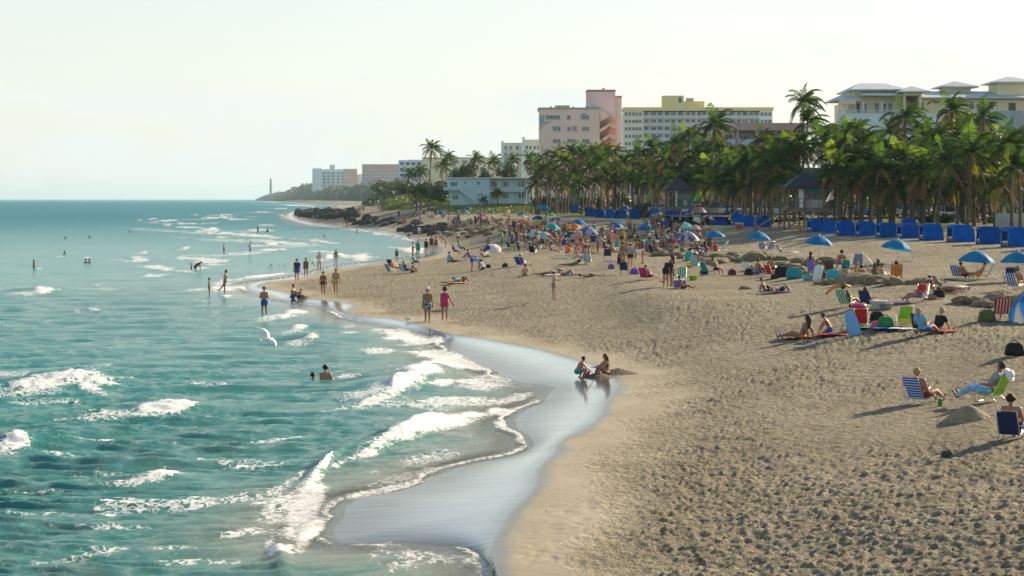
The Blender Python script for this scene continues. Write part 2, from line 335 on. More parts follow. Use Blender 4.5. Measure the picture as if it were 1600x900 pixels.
def grid_faces(nr, nc):
    i = np.arange(nr*nc).reshape(nr, nc)
    return np.stack([i[:-1, :-1], i[:-1, 1:], i[1:, 1:], i[1:, :-1]], -1).reshape(-1, 4)
def dist_on_grid(X, Y, k=3):
    """both signed distances, worked out on every k-th row and column and filled in between"""
    nr, nc = X.shape
    ri = np.unique(np.append(np.arange(0, nr, k), nr-1)); ci = np.unique(np.append(np.arange(0, nc, k), nc-1))
    out = []
    for poly in (POLYW, POLYS):
        D = sdist(X[np.ix_(ri, ci)], Y[np.ix_(ri, ci)], poly)
        A = np.empty((len(ri), nc))
        for r in range(len(ri)): A[r] = np.interp(np.arange(nc), ci, D[r])
        B = np.empty((nr, nc))
        for c in range(nc): B[:, c] = np.interp(np.arange(nr), ri, A[:, c])
        out.append(B)
    return out
# rows: even steps on the picture for ground 5 m below the eye, then sparser to the horizon
d_rows = np.concatenate([np.linspace(760, 12, 640), np.geomspace(11.6, 0.45, 60)])
rowsY = F*5.6/d_rows
X, Y = view_grid(330, 1840, 860, rowsY)
dW, dS = dist_on_grid(X, Y)
Z = base_z(X, Y, dW, dS)
rough = sm(0.9, 3.4, dW+1.6*(fbm(X*0.5, Y*0.25, 3)-0.5)*2)
far = 1-sm(150, 420, Y)
amp = rough*(0.22+1.0*sm(0.34, 0.66, fbm(X*0.22+4, Y*0.12, 9, 4)))
lawn = np.zeros_like(X)
def inpoly(X, Y, P, soft): return sm(-soft, soft, sdist(X, Y, np.array(P)))
LAWN = [px2w(1680, 357, 4.2), px2w(1600, 352.5, 4.2), px2w(1450, 350.5, 4.2), px2w(1335, 346, 4.25), px2w(1200, 341, 4.3), px2w(1030, 338, 4.3), px2w(930, 335.5, 4.3), px2w(880, 331, 4.5), px2w(830, 331, 4.0), px2w(760, 334, 3.4), px2w(690, 331, 3.6),
        px2w(655, 322, 4.4), (-40, 640), (30, 700), (80, 500), (90, 230)]
lawn = np.where(Y > 90, inpoly(X, Y, LAWN, 1.2), 0)
amp *= (1-lawn)
Z = Z+0.043*amp*(pits(X, Y, 0.23, 21)+0.75*pits(X+3.3, Y+1.7, 0.38, 55))*(0.25+0.75*sm(135, 60, Y))+0.03*amp*sm(45, 110, Y)*pits(X+1.1, Y*0.6, 0.9, 71)+0.05*amp*(fbm(X*1.7, Y*1.7, 5)-0.5)*2+0.10*rough*(fbm(X*0.28, Y*0.22, 77, 3)-0.5)*2*(Y < 500)
# a few single tracks on the smooth strip
sp = sm(0.25, 0.7, dW)*(1-rough)*(vnoise(X*0.9, Y*0.45, 31) > 0.62)
Z = Z+0.018*sp*pits(X, Y, 0.5, 91)
wet = np.where(dW < 0, 1.0, 1-sm(-0.1, 0.2+0.7*fbm(X*1.5, Y*0.7, 8), dW))
wet = np.maximum(wet, 0)
me = mesh_np('beach_sand', np.stack([X, Y, Z], -1).reshape(-1, 3), grid_faces(*X.shape), sand_material(), True,
             {'wet': wet, 'film': 0.12+0.80*sm(0.15, 0.75, dS/(np.abs(dS)+np.abs(dW)+.01))*(1-0.7*sm(-0.5, 0.1, dW)), 'grass': lawn, 'rough': rough*(1-lawn)})
tag(link('beach_sand', me), kind='structure')
# flat land outside the view so that light and reflections find ground there too
_g = MB(); _g.box(-9000, 40000, -300, 30000, -4.2, -4.0); tag(_g.obj('ground', mat('seabed', (0.3, 0.26, 0.18))), kind='structure')
# ================================================================== the sea
def water_material():
    m, nt, p = newmat('sea_water'); L = nt.links.new
    ge = nt.nodes.new('ShaderNodeNewGeometry'); fo = N(nt, 'ShaderNodeAttribute', attribute_name='foam'); sh = N(nt, 'ShaderNodeAttribute', attribute_name='shallow'); dist = N(nt, 'ShaderNodeAttribute', attribute_name='range')
    n1 = N(nt, 'ShaderNodeTexNoise', Scale=0.03, Detail=4.0); mp = N(nt, 'ShaderNodeMapping'); mp.inputs['Scale'].default_value = (1, 0.5, 1); L(ge.outputs['Position'], mp.inputs[0]); L(mp.outputs[0], n1.inputs['Vector'])
    r1 = nt.nodes.new('ShaderNodeValToRGB'); e = r1.color_ramp.elements
    e[0].position = 0.35; e[0].color = (0.01, 0.235, 0.205, 1); e[1].position = 0.68; e[1].color = (0.04, 0.31, 0.275, 1); L(n1.outputs['Fac'], r1.inputs[0])
    mf = N(nt, 'ShaderNodeMix', data_type='RGBA'); mf.inputs['B'].default_value = (0.004, 0.215, 0.265, 1); L(dist.outputs['Fac'], mf.inputs['Factor']); L(r1.outputs[0], mf.inputs['A'])
    ms = N(nt, 'ShaderNodeMix', data_type='RGBA'); ms.inputs['B'].default_value = (0.27, 0.27, 0.19, 1); L(sh.outputs['Fac'], ms.inputs['Factor']); L(mf.outputs['Result'], ms.inputs['A'])
    # foam: the attribute says how much, two noises break it into lace
    nf = N(nt, 'ShaderNodeTexNoise', Scale=4.2, Detail=9.0, Roughness=0.76, Distortion=0.6); mpf = N(nt, 'ShaderNodeMapping'); mpf.inputs['Scale'].default_value = (1, 0.6, 1); L(ge.outputs['Position'], mpf.inputs[0]); L(mpf.outputs[0], nf.inputs['Vector'])
    vo = N(nt, 'ShaderNodeTexVoronoi', feature='DISTANCE_TO_EDGE', Scale=3.6); nw = N(nt, 'ShaderNodeTexNoise', Scale=2.2, Detail=3.0); L(ge.outputs['Position'], nw.inputs['Vector'])
    va = N(nt, 'ShaderNodeVectorMath', operation='ADD'); L(mpf.outputs[0], va.inputs[0]); L(nw.outputs['Color'], va.inputs[1]); L(va.outputs[0], vo.inputs['Vector'])
    ve = nt.nodes.new('ShaderNodeMapRange'); ve.inputs[1].default_value = 0.0; ve.inputs[2].default_value = 0.16; ve.inputs[3].default_value = 0.22; ve.inputs[4].default_value = -0.08; L(vo.outputs[0], ve.inputs[0])
    ad = N(nt, 'ShaderNodeMath', operation='ADD'); L(nf.outputs['Fac'], ad.inputs[0]); L(ve.outputs[0], ad.inputs[1])
    ad2 = N(nt, 'ShaderNodeMath', operation='ADD'); L(ad.outputs[0], ad2.inputs[0]); L(fo.outputs['Fac'], ad2.inputs[1])
    th = nt.nodes.new('ShaderNodeMapRange'); th.inputs[1].default_value = 0.98; th.inputs[2].default_value = 1.17; L(ad2.outputs[0], th.inputs[0])
    mx = N(nt, 'ShaderNodeMix', data_type='RGBA'); mx.inputs['B'].default_value = (0.93, 0.92, 0.88, 1); L(th.outputs[0], mx.inputs['Factor']); L(ms.outputs['Result'], mx.inputs['A'])
    L(mx.outputs['Result'], p.inputs['Base Color'])
    rr = nt.nodes.new('ShaderNodeMapRange'); rr.inputs[3].default_value = 0.10; rr.inputs[4].default_value = 0.9; L(th.outputs[0], rr.inputs[0])
    rf = N(nt, 'ShaderNodeMath', operation='MULTIPLY_ADD'); rf.inputs[1].default_value = 0.32; L(dist.outputs['Fac'], rf.inputs[0]); L(rr.outputs[0], rf.inputs[2]); L(rf.outputs[0], p.inputs['Roughness'])
    cv = N(nt, 'ShaderNodeAttribute', attribute_name='cover'); L(cv.outputs['Fac'], p.inputs['Alpha'])
    p.inputs['IOR'].default_value = 1.333; L(th.outputs[0], p.inputs['Subsurface Weight']); p.inputs['Subsurface Radius'].default_value = (0.5, 0.5, 0.5); p.inputs['Subsurface Scale'].default_value = 0.6
    # ripples too small for the mesh
    mpb = N(nt, 'ShaderNodeMapping'); mpb.inputs['Scale'].default_value = (0.75, 1.5, 1); mpb.inputs['Rotation'].default_value = (0, 0, R(-12)); L(ge.outputs['Position'], mpb.inputs[0])
    b1 = N(nt, 'ShaderNodeTexNoise', Scale=1.1, Detail=8.0, Roughness=0.62, Distortion=0.4); L(mpb.outputs[0], b1.inputs['Vector'])
    bs = nt.nodes.new('ShaderNodeMapRange'); bs.inputs[3].default_value = 0.30; bs.inputs[4].default_value = 0.05; L(sh.outputs['Fac'], bs.inputs[0])
    b2 = N(nt, 'ShaderNodeMath', operation='MULTIPLY_ADD'); b2.inputs[1].default_value = 0.9; L(dist.outputs['Fac'], b2.inputs[0]); L(bs.outputs[0], b2.inputs[2])
    bp = N(nt, 'ShaderNodeBump', Strength=1.0); L(b1.outputs['Fac'], bp.inputs['Height']); L(b2.outputs[0], bp.inputs['Distance'])
    bf = N(nt, 'ShaderNodeBump', Strength=1.0, Distance=0.08); L(nf.outputs['Fac'], bf.inputs['Height']); L(bp.outputs[0], bf.inputs['Normal'])
    L(bf.outputs[0], p.inputs['Normal'])
    return m
d_sea = np.concatenate([np.linspace(700, 8, 640), np.geomspace(7.8, 0.5, 60)])
seaY = F*H/d_sea
X, Y = view_grid(-190, 960, 560, seaY)
dW, dS = dist_on_grid(X, Y)
off = -dS+0.22*(fbm(X*1.3, Y*0.7, 47, 3)-0.5)*2*sm(200, 90, Y)                                                       # metres seaward of the water's edge
rowstep = np.gradient(seaY)[:, None]*np.ones_like(X)
Z = np.zeros_like(X)
wr = np.random.RandomState(4)
deep = sm(0.5, 9.0, off)
wx = X+1.6*(fbm(X*0.16, Y*0.2, 40, 2)-0.5)*2; wy = Y+1.6*(fbm(X*0.16+9, Y*0.2, 44, 2)-0.5)*2
for k in range(44):
    lam = 0.5*(13.0)**(wr.rand()**1.25); th = R(-80)+wr.normal()*0.30       # running in towards the camera and the shore
    kx, ky = math.cos(th), math.sin(th); a = 0.0112*lam**-0.05*(0.6+0.8*wr.rand())
    ph = (wx*kx+wy*ky)*2*math.pi/lam+wr.rand()*6.28
    s = 0.5+0.5*np.sin(ph); Z += 2*a*(s**1.6-0.42)*sm(1.2, 3.2, lam/np.maximum(rowstep, 0.02))*(0.25+0.75*deep)
env = fbm(X*0.045, Y*0.03, 60, 3)
Z *= 0.55+0.9*env
# swell lines that steepen as they near the sand
ph = off/8.5*2*math.pi+2.4*(fbm(X*0.05, Y*0.05, 70, 3)-0.5)*4
Z += 0.035*(np.clip(np.sin(ph), 0, 1)**2.2)*sm(1.5, 6, off)*(1-sm(20, 80, off))*sm(0.3, 0.6, fbm(X*0.09, Y*0.04, 72, 3))*sm(300, 90, Y)
foam = np.zeros_like(X)
SX = 800+F*X/Y; SY = HY+F*H/Y
# foam seen in the photograph: (px, py, half width, half height, turn, how much, height in metres)
FOAM = [(80, 606, 92, 15, -4, .66, .30), (118, 598, 44, 14, -6, .6, .3), (140, 612, 34, 9, 10, .66, .2), (30, 612, 50, 8, 2, .42, .1), (255, 644, 50, 9, -4, .66, .28), (165, 648, 72, 5, 0, .42, .05), (22, 702, 38, 15, -10, .68, .42), (252, 752, 34, 9, -4, .66, .3), (272, 692, 6, 3, 0, .6, .1), (60, 630, 90, 4, 0, .46, 0), (20, 590, 40, 5, 0, .44, 0), (320, 655, 60, 4, 0, .4, 0), (110, 712, 60, 4, 4, .42, 0), (150, 690, 60, 3, 0, .38, 0), (420, 690, 60, 4, -8, .4, 0), (540, 640, 50, 4, -6, .4, 0), (560, 590, 50, 4, 0, .42, 0), (330, 600, 50, 3, 0, .36, 0), (380, 835, 70, 6, -8, .46, 0), (300, 880, 90, 5, 0, .44, 0), (50, 770, 60, 4, 0, .42, 0),
        (652, 596, 40, 15, -10, .74, .6), (630, 608, 26, 9, -20, .68, .3), (690, 602, 34, 8, 0, .55, .1), (485, 535, 14, 7, 0, .7, .4), (470, 516, 12, 5, -10, .65, .3), (455, 492, 24, 6, -6, .66, .3), (68, 458, 20, 4.5, 0, .7, .4), (147, 488, 12, 2.6, 5, .62, .3),
        (214, 407, 17, 5, 4, .66, .35), (226, 396, 8, 3, 0, .66, .3), (250, 420, 34, 4, 4, .6, .2), (240, 432, 24, 4, -2, .55, .2), (290, 390, 8, 3, 0, .66, .3), (94, 401, 11, 1.6, -4, .6, .2), (60, 421, 6, 1.6, 0, .6, .2), (137, 403, 12, 1.5, -4, .5, .2), (152, 446, 9, 2.5, 0, .56, .2),
        (150, 452, 60, 3, 0, .36, 0), (740, 654, 52, 9, -12, .70, .35), (770, 645, 30, 7, -12, .6, .2), (655, 676, 36, 9, -16, .68, .35), (610, 692, 40, 9, -22, .6, .25), (575, 713, 22, 5, -10, .62, .2), (512, 728, 24, 5, -38, .62, .3), (525, 730, 14, 5, 0, .56, .1), (492, 752, 24, 7, -35, .58, .2),
        (484, 778, 38, 26, -60, .58, .2), (472, 815, 44, 36, -70, .60, .2), (485, 838, 24, 14, -30, .66, .35), (440, 800, 50, 30, -30, .46, .1), (430, 770, 60, 16, -30, .42, .05), (432, 868, 10, 16, 80, .62, .35), (465, 745, 18, 5, -30, .5, .1),
        (705, 565, 80, 18, 14, .52, .04), (640, 528, 76, 12, 12, .54, .08), (600, 516, 70, 5, 6, .44, .05), (740, 575, 40, 10, 10, .5, .04), (760, 603, 90, 18, -4, .52, .05), (700, 630, 110, 14, 0, .42, .0), (800, 625, 40, 10, -20, .5, .04), (590, 548, 30, 5, 0, .4, .05),
        (625, 762, 78, 5, -14, .50, .07), (570, 773, 34, 5, -10, .52, .07), (640, 745, 80, 10, -14, .38, .0), (660, 720, 90, 12, -12, .32, .0), (640, 872, 140, 22, 4, .45, .03), (735, 880, 30, 12, 15, .46, .02), (590, 855, 60, 3, 2, .5, .04), (540, 845, 50, 4, 10, .46, .03),
        (220, 792, 90, 10, 0, .43, .02), (330, 785, 120, 10, -4, .45, .02), (165, 800, 26, 5, 20, .46, .02), (390, 775, 50, 10, -6, .38, .0), (60, 805, 80, 8, 0, .34, 0), (180, 827, 120, 6, 0, .44, 0), (220, 860, 120, 4, -2, .42, .03), (320, 722, 60, 6, 4, .40, 0), (380, 728, 60, 6, 0, .38, 0), (200, 740, 60, 4, 0, .36, 0), (100, 875, 80, 6, -6, .34, 0),
        (380, 368, 74, 3.4, 4, .62, .3), (425, 380, 60, 4, 4, .60, .3), (405, 361, 24, 3, 0, .6, .3), (330, 361, 14, 4, -3, .72, .5), (300, 356, 34, 2, 2, .6, .2), (345, 372, 16, 2, 0, .6, .2), (424, 384, 14, 3, 0, .68, .4), (425, 392, 22, 3, -2, .66, .3), (500, 378, 36, 2.6, 6, .6, .2), (460, 386, 60, 3, 0, .45, .1),
        (265, 346, 14, 2.2, 0, .7, .5), (290, 350, 24, 2, 2, .62, .3), (262, 352, 10, 2, 0, .6, .2), (340, 341, 24, 2, -2, .66, .4), (355, 336, 16, 2, 0, .62, .3), (375, 343, 30, 2, 0, .6, .2), (240, 343, 5, 1.5, 0, .7, .3), (218, 345, 4, 1.5, 0, .6, .3), (307, 336, 4, 1.5, 0, .7, .3), (410, 332, 22, 1.6, 0, .6, .3), (455, 340, 24, 2.5, 12, .68, .2), (470, 346, 30, 3, 10, .68, .2), (520, 353, 30, 2.5, 5, .6, .1),
        (560, 360, 30, 2.6, 5, .55, .1), (600, 366, 34, 3, 6, .64, .15), (640, 374, 30, 3.5, 10, .68, .1), (650, 390, 26, 8, 0, .52, .05), (620, 387, 30, 2, 2, .5, .05), (530, 398, 50, 3, 10, .58, .1), (560, 402, 24, 7, 0, .55, .1), (500, 395, 40, 2, 4, .5, .1), (380, 397, 60, 3, -2, .52, .1), (330, 400, 60, 3, 0, .48, .1), (325, 408, 40, 6, 0, .6, .2), (340, 414, 26, 2, 0, .6, .2), (295, 405, 30, 3, 0, .6, .2), (290, 425, 30, 3, 0, .56, .2), (310, 420, 24, 3, 0, .5, .1),
        (345, 445, 24, 8, -20, .5, .1), (370, 450, 40, 4, 0, .52, .1), (420, 430, 50, 1.6, -6, .6, .1), (390, 435, 46, 2, -6, .45, .05), (335, 453, 50, 2, 0, .5, .1), (355, 463, 14, 3, 4, .64, .2), (300, 455, 30, 2, 0, .45, .1), (513, 404, 8, 5, 0, .7, .5), (585, 350, 12, 2, 0, .5, .1), (410, 466, 30, 3, 0, .42, .05), (470, 470, 40, 3, 6, .4, .0),
        (300, 470, 40, 3, 0, .3, 0), (440, 326, 14, 1.2, 0, .6, .3), (455, 321, 24, 1.2, 3, .66, .3), (480, 322, 30, 1.4, 4, .62, .2), (430, 316, 16, .8, 3, .66, .3), (395, 339, 20, 1.4, 0, .5, .2), (45, 441, 20, 2, 0, .3, 0), (540, 520, 22, 3, 0, .42, .05), (415, 352, 18, 2.2, 0, .56, .2), (330, 349, 20, 1.8, 0, .5, .2)]
lump = (fbm(X*1.6, Y*1.1, 81, 4)-0.5)*2; ragged = 0.28*(fbm(X*0.9, Y*0.5, 83, 4)-0.5)*2
for cx, cy, rx, ry, an, q, h in FOAM:
    ca, sa = math.cos(R(an)), math.sin(R(an)); u = (SX-cx)*ca+(SY-cy)*sa; v = -(SX-cx)*sa+(SY-cy)*ca
    if h >= .25: rx, ry = rx*1.22, ry*.86
    r_ = np.sqrt((u/rx)**2+(v/ry)**2)+ragged*2.8
    g = 1-sm(0.35, 1.15, r_)
    foam = np.maximum(foam, q*0.985*g**0.85)
    if h >= .25:
        Z += 0.5*h*np.exp(-(u/(rx*1.9))**2-((v+ry*.55)/(ry*1.15))**2)
        foam = np.maximum(foam, q*.70*(1-sm(.3, 1.2, np.sqrt(((u+rx*.9)/(rx*2.0))**2+((v-ry*.5)/(ry*.9))**2)+ragged*1.5)))
    if h: Z += h*0.36*g*np.clip(0.7+0.9*lump+0.5*(fbm(X*4.2, Y*3.0, 87, 3)-.5), 0.1, 1.9)*np.minimum(1.0, 0.35+deep)
edge = (1-sm(0.05, 0.42, np.abs(off)))*sm(0.30, 0.5, fbm(X*0.35, Y*0.12, 90, 3))
foam = np.maximum(foam, 0.5*edge*(off > 0)*(Y < 400))
foam += (0.09*(1-sm(2, 26, off))+0.15*(1-sm(3, 11, off))*sm(0.3, 0.6, fbm(X*0.2, Y*0.1, 98, 3))*(Y > 62))*(Y < 260)                       # leftover streaks near the break
foam += 0.12*sm(0.5, 0.75, fbm(X*0.05, Y*0.12, 93, 3))*(1-sm(20, 90, off))
Z = np.where(off < 0, Z*0, Z)
Z = Z*sm(-0.1, 2.5, off)+0.028+0.02*sm(0.3, 0.0, np.abs(off-0.25))-0.10*sm(0.0, -1.2, off)
shallow = (1-sm(0.0, 4.2, off))*0.85+0.13*(1-sm(3, 26, off))
rangeA = sm(60, 700, Y); cover_ = np.clip(np.maximum(0.25+0.75*sm(0.0, 1.3, off), foam*1.3), 0, 1)*(off > -0.6)
me = mesh_np('sea', np.stack([X, Y, Z], -1).reshape(-1, 3), grid_faces(*X.shape), water_material(), True, {'foam': foam, 'shallow': shallow, 'range': rangeA, 'cover': cover_})
tag(link('sea', me), kind='structure')
# ================================================================== materials shared by the things
M = {}
M['palm_green'] = mat('palm_leaf', (0.030, 0.062, 0.009), 0.5, 0.35, 0.8, trans=0.42, spec=.1, tboost=2.6)
M['palm_yellow'] = mat('palm_leaf_yellow', (0.30, 0.25, 0.02), 0.55, 0.3, 0.8, trans=0.4, tboost=1.6)
M['palm_lime'] = mat('palm_leaf_lime', (0.085, 0.12, 0.012), 0.5, 0.35, 0.8, trans=0.42, spec=.1, tboost=2.4)
M['palm_dead'] = mat('palm_leaf_dry', (0.20, 0.12, 0.05), 0.8, 0.3, 1.0, trans=0.15)
M['bark'] = mat('palm_bark', (0.11, 0.085, 0.06), 0.9, 0.25, 2.0, bump=0.03, bscale=6)
M['leaf'] = mat('broad_leaf', (0.028, 0.055, 0.014), 0.5, 0.4, 0.6, trans=0.25, tboost=2.0)
M['leaf_light'] = mat('sea_grape_leaf', (0.17, 0.20, 0.025), 0.5, 0.4, 0.6, trans=0.25)
M['wood'] = mat('grey_wood', (0.19, 0.165, 0.135), 0.85, 0.25, 2.0, bump=0.01)
M['thatch'] = mat('thatch', (0.06, 0.048, 0.035), 0.95, 0.35, 6.0, bump=0.08, bscale=9)
M['shingle'] = mat('dark_shingle', (0.03, 0.04, 0.05), 0.8, 0.25, 4.0, bump=0.02)
M['teal'] = mat('teal_paint', (0.03, 0.22, 0.19), 0.6, 0.12, 1.0)
M['glass'] = mat('window_glass', (0.03, 0.045, 0.055), 0.12, 0.4, 0.6, spec=0.6)
M['white'] = mat('white_paint', (0.72, 0.74, 0.72), 0.6, 0.08, 0.8)
M['pink'] = mat('pink_stucco', (0.90, 0.66, 0.60), 0.85, 0.06, 0.15)
M['pink_dark'] = mat('rose_paint', (0.50, 0.20, 0.19), 0.8, 0.08, 0.3)
M['blue_stain'] = mat('bluegrey_paint', (0.34, 0.42, 0.46), 0.85, 0.12, 0.4)
M['yellow'] = mat('yellow_stucco', (0.84, 0.72, 0.32), 0.85, 0.06, 0.15)
M['pale_yellow'] = mat('pale_yellow_stucco', (0.80, 0.77, 0.58), 0.85, 0.06, 0.15)
M['offwhite'] = mat('offwhite_stucco', (0.72, 0.83, 0.86), 0.85, 0.06, 0.15)
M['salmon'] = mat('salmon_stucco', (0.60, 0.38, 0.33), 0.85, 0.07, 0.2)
M['beige'] = mat('beige_stucco', (0.80, 0.73, 0.48), 0.85, 0.06, 0.15)
M['roof_grey'] = mat('grey_roof_tile', (0.55, 0.60, 0.60), 0.6, 0.15, 1.5, bump=0.04, bscale=5)
M['motel'] = mat('aqua_stucco', (0.50, 0.70, 0.71), 0.85, 0.06, 0.2)
M['rail'] = mat('railing_paint', (0.50, 0.60, 0.64), 0.5, 0.1, 1.0)
M['concrete'] = mat('concrete', (0.42, 0.42, 0.40), 0.9, 0.15, 0.5)
M['rock'] = mat('dark_rock', (0.07, 0.068, 0.052), 0.95, 0.5, 1.2, bump=0.25, bscale=2.5)
M['mound'] = mat('sandy_rock', (0.25, 0.19, 0.11), 0.98, 0.35, 2.2, bump=0.10, bscale=5)
M['asphalt'] = mat('asphalt', (0.05, 0.05, 0.052), 0.9, 0.15, 1.0)
M['hedge'] = mat('hedge_leaf', (0.035, 0.075, 0.015), 0.6, 0.4, 1.5)
M['dark'] = mat('dark_rubber', (0.02, 0.02, 0.022), 0.8, 0.1)
M['shade_wall'] = mat('shade_toned_wall', (0.05, 0.075, 0.078), 0.85, 0.15, 0.3)  # darkened so that the shade under the palms is in the wall colour
def vary(m, lo, hi):
    nt = m.node_tree; oi = nt.nodes.new('ShaderNodeObjectInfo'); mr = nt.nodes.new('ShaderNodeMapRange'); mr.inputs[3].default_value = lo; mr.inputs[4].default_value = hi; nt.links.new(oi.outputs['Random'], mr.inputs[0])
    for n in nt.nodes:
        if n.type == 'VECT_MATH' and n.operation == 'SCALE':
            l = n.inputs['Scale'].links[0].from_socket; mu = N(nt, 'ShaderNodeMath', operation='MULTIPLY'); nt.links.new(l, mu.inputs[0]); nt.links.new(mr.outputs[0], mu.inputs[1]); nt.links.new(mu.outputs[0], n.inputs['Scale']); break
for k_ in ('palm_green', 'palm_lime', 'palm_yellow', 'palm_dead'): vary(M[k_], 0.35, 1.55)
vary(M['glass'], 0.4, 3.6)
# ================================================================== leaves and trees
def ribbon(V, Fs, pts, side, wds):
    b = len(V)
    for p, s_, w_ in zip(pts, side, wds):
        V.append(p-s_*w_); V.append(p+s_*w_)
    for i in range(len(pts)-1): Fs.append((b+2*i, b+2*i+1, b+2*i+3, b+2*i+2))
def frond(rnd, az, el, L, grav, wind, name, mats, droop=0.5, nst=22):
    V = []; Fs = []; d = Vector((math.cos(az)*math.cos(el), math.sin(az)*math.cos(el), math.sin(el))); p = Vector((0, 0, 0)); path = [p.copy()]; dirs = [d.copy()]
    ns = 9; W = Vector((wind, -0.25*wind, 0))
    for i in range(ns):
        f = (i+1)/ns
        d = (d+Vector((0, 0, -grav*(0.25+f)))+W*(0.10+0.22*f)).normalized(); p = p+d*(L/ns); path.append(p.copy()); dirs.append(d.copy())
    for i in range(ns):                                             # stalk: three-sided
        pass
    b = len(V)
    for i, (q, dd) in enumerate(zip(path, dirs)):
        sd = dd.cross(Vector((0, 0, 1))).normalized(); up = sd.cross(dd); r = 0.045*(1-0.8*i/ns)
        V += [q-sd*r, q+sd*r, q+up*r]
    for i in range(ns):
        for k in range(3): Fs.append((b+3*i+k, b+3*i+(k+1) % 3, b+3*i+3+(k+1) % 3, b+3*i+3+k))
    for j in range(nst):
        t = 0.14+0.86*j/(nst-1); x = t*ns; i = min(int(x), ns-1); q = path[i].lerp(path[i+1], x-i); dd = dirs[i].lerp(dirs[i+1], x-i).normalized()
        sd = dd.cross(Vector((0, 0, 1))); sd = sd.normalized() if sd.length > 0.1 else Vector((1, 0, 0))
        ll = L*0.235*(math.sin(math.pi*min(1, 0.16+0.86*t))**0.6)*rnd.uniform(0.85, 1.1)+0.12
        for s in (-1, 1):
            lean = (dd*rnd.uniform(0.45, 0.7)+sd*s*0.85+Vector((0, 0, -droop*rnd.uniform(0.5, 1.2)))+W*0.55).normalized()
            tip = (lean+Vector((0, 0, -droop*0.9))+W*0.4).normalized()
            m1 = q+lean*ll*0.5; m2 = m1+tip*ll*0.5; ws = dd*0.9+Vector((0, 0, 0.3)); ws.normalize()
            bb = len(V); V += [q-ws*0.035, q+ws*0.035, m1-ws*0.05, m1+ws*0.05, m2]
            Fs += [(bb, bb+1, bb+3, bb+2), (bb+2, bb+3, bb+4)]
    me = bpy.data.meshes.new(name); me.from_pydata([tuple(v) for v in V], [], Fs); me.materials.append(mats); me.update(); return me
def make_crowns():
    out = []
    for c in range(5):
        rnd = random.Random(100+c); fr = []; n = 27
        for i in range(n):
            az = i*2.399+rnd.uniform(-.25, .25); f = i/(n-1)          # young ones first, upright; old ones last, hanging
            el = R(84-112*f+rnd.uniform(-8, 8)); L = rnd.uniform(2.8, 3.8)*(1.0 if f > .1 else .8)
            kind = 'palm_green'
            if f > 0.70: kind = rnd.choice(['palm_yellow', 'palm_green', 'palm_green', 'palm_dead'])
            elif c in (1, 3) and f < .35: kind = rnd.choice(['palm_lime', 'palm_green'])
            if f > 0.93: kind = 'palm_dead'; el = R(-55)
            fr.append((frond(rnd, az, el, L, 0.19+0.12*rnd.random(), 0.30, 'frond', M[kind], 0.35+0.35*f), kind))
        out.append(fr)
    return out
CROWNS = make_crowns()
def trunk_mesh(seed, lean):
    rnd = random.Random(seed); V = []; Fs = []; n = 8; m = 12; a = rnd.uniform(0, 6.28)
    for i in range(m+1):
        t = i/m; r = (0.17-0.07*t+0.10*math.exp(-t*14))*(1.0+0.05*(i % 2)); cx = lean*(t**1.8)*math.cos(a)+0.02*math.sin(5*t+seed); cy = lean*(t**1.8)*math.sin(a)
        for k in range(n): V.append((cx+r*math.cos(6.283*k/n), cy+r*math.sin(6.283*k/n), t))
    for i in range(m):
        for k in range(n): Fs.append((i*n+k, i*n+(k+1) % n, (i+1)*n+(k+1) % n, (i+1)*n+k))
    me = bpy.data.meshes.new('trunk'); me.from_pydata(V, [], Fs+[tuple(m*n+k for k in range(n))]); me.materials.append(M['bark'])
    me.polygons.foreach_set('use_smooth', [True]*len(me.polygons)); me.update()
    return me, (lean*math.cos(a), lean*math.sin(a))
TRUNKS = [trunk_mesh(s, l) for s, l in ((1, .3), (2, .8), (3, .1), (4, 1.2), (5, .5), (6, 1.0))]
nutm = mat('coconut', (0.22, 0.20, 0.05), 0.6, 0.2); _b = MB()
for k in range(7): _b.blob((0.2*math.cos(k*.9), 0.2*math.sin(k*.9), -0.25-0.05*(k % 3)), .11, .11, .14, 6, 4)
NUTS = _b.mesh('coconut_bunch', nutm, True)
def palm(px, py, Yd, label, seed, cs=1.0, nut=True, group='coconut palms lining the lawn behind the beach'):
    """crown centre seen at (px,py), standing Yd metres off"""
    rnd = random.Random(seed); tm, (ox, oy) = TRUNKS[seed % 6]; x = (px-800)*Yd/F; zt = H-(py-HY)*Yd/F
    bxx = x-ox; gz = float(base_z(np.array([bxx]), np.array([Yd-oy]))[0]); h = max(zt-gz, 1.5)
    r = empty('palm_tree', (bxx, Yd-oy, gz-0.1), 0, label, 'palm tree', group)
    link('trunk', tm, r, scale=(1, 1, h+0.1))
    cr = CROWNS[seed % 5]; rot = rnd.uniform(-.35, .35); s = cs*rnd.uniform(0.9, 1.12)
    for i, (me, kind) in enumerate(cr):
        if rnd.random() < 0.08: continue
        o = link('frond', me, r, loc=(ox, oy, h), rot=(rnd.uniform(-.1, .1), rnd.uniform(-.1, .1), rot+rnd.uniform(-.15, .15)), scale=(s, s, s*rnd.uniform(.92, 1.06)))
    if nut and seed % 3 == 0: link('coconut_bunch', NUTS, r, loc=(ox, oy, h))
    return r
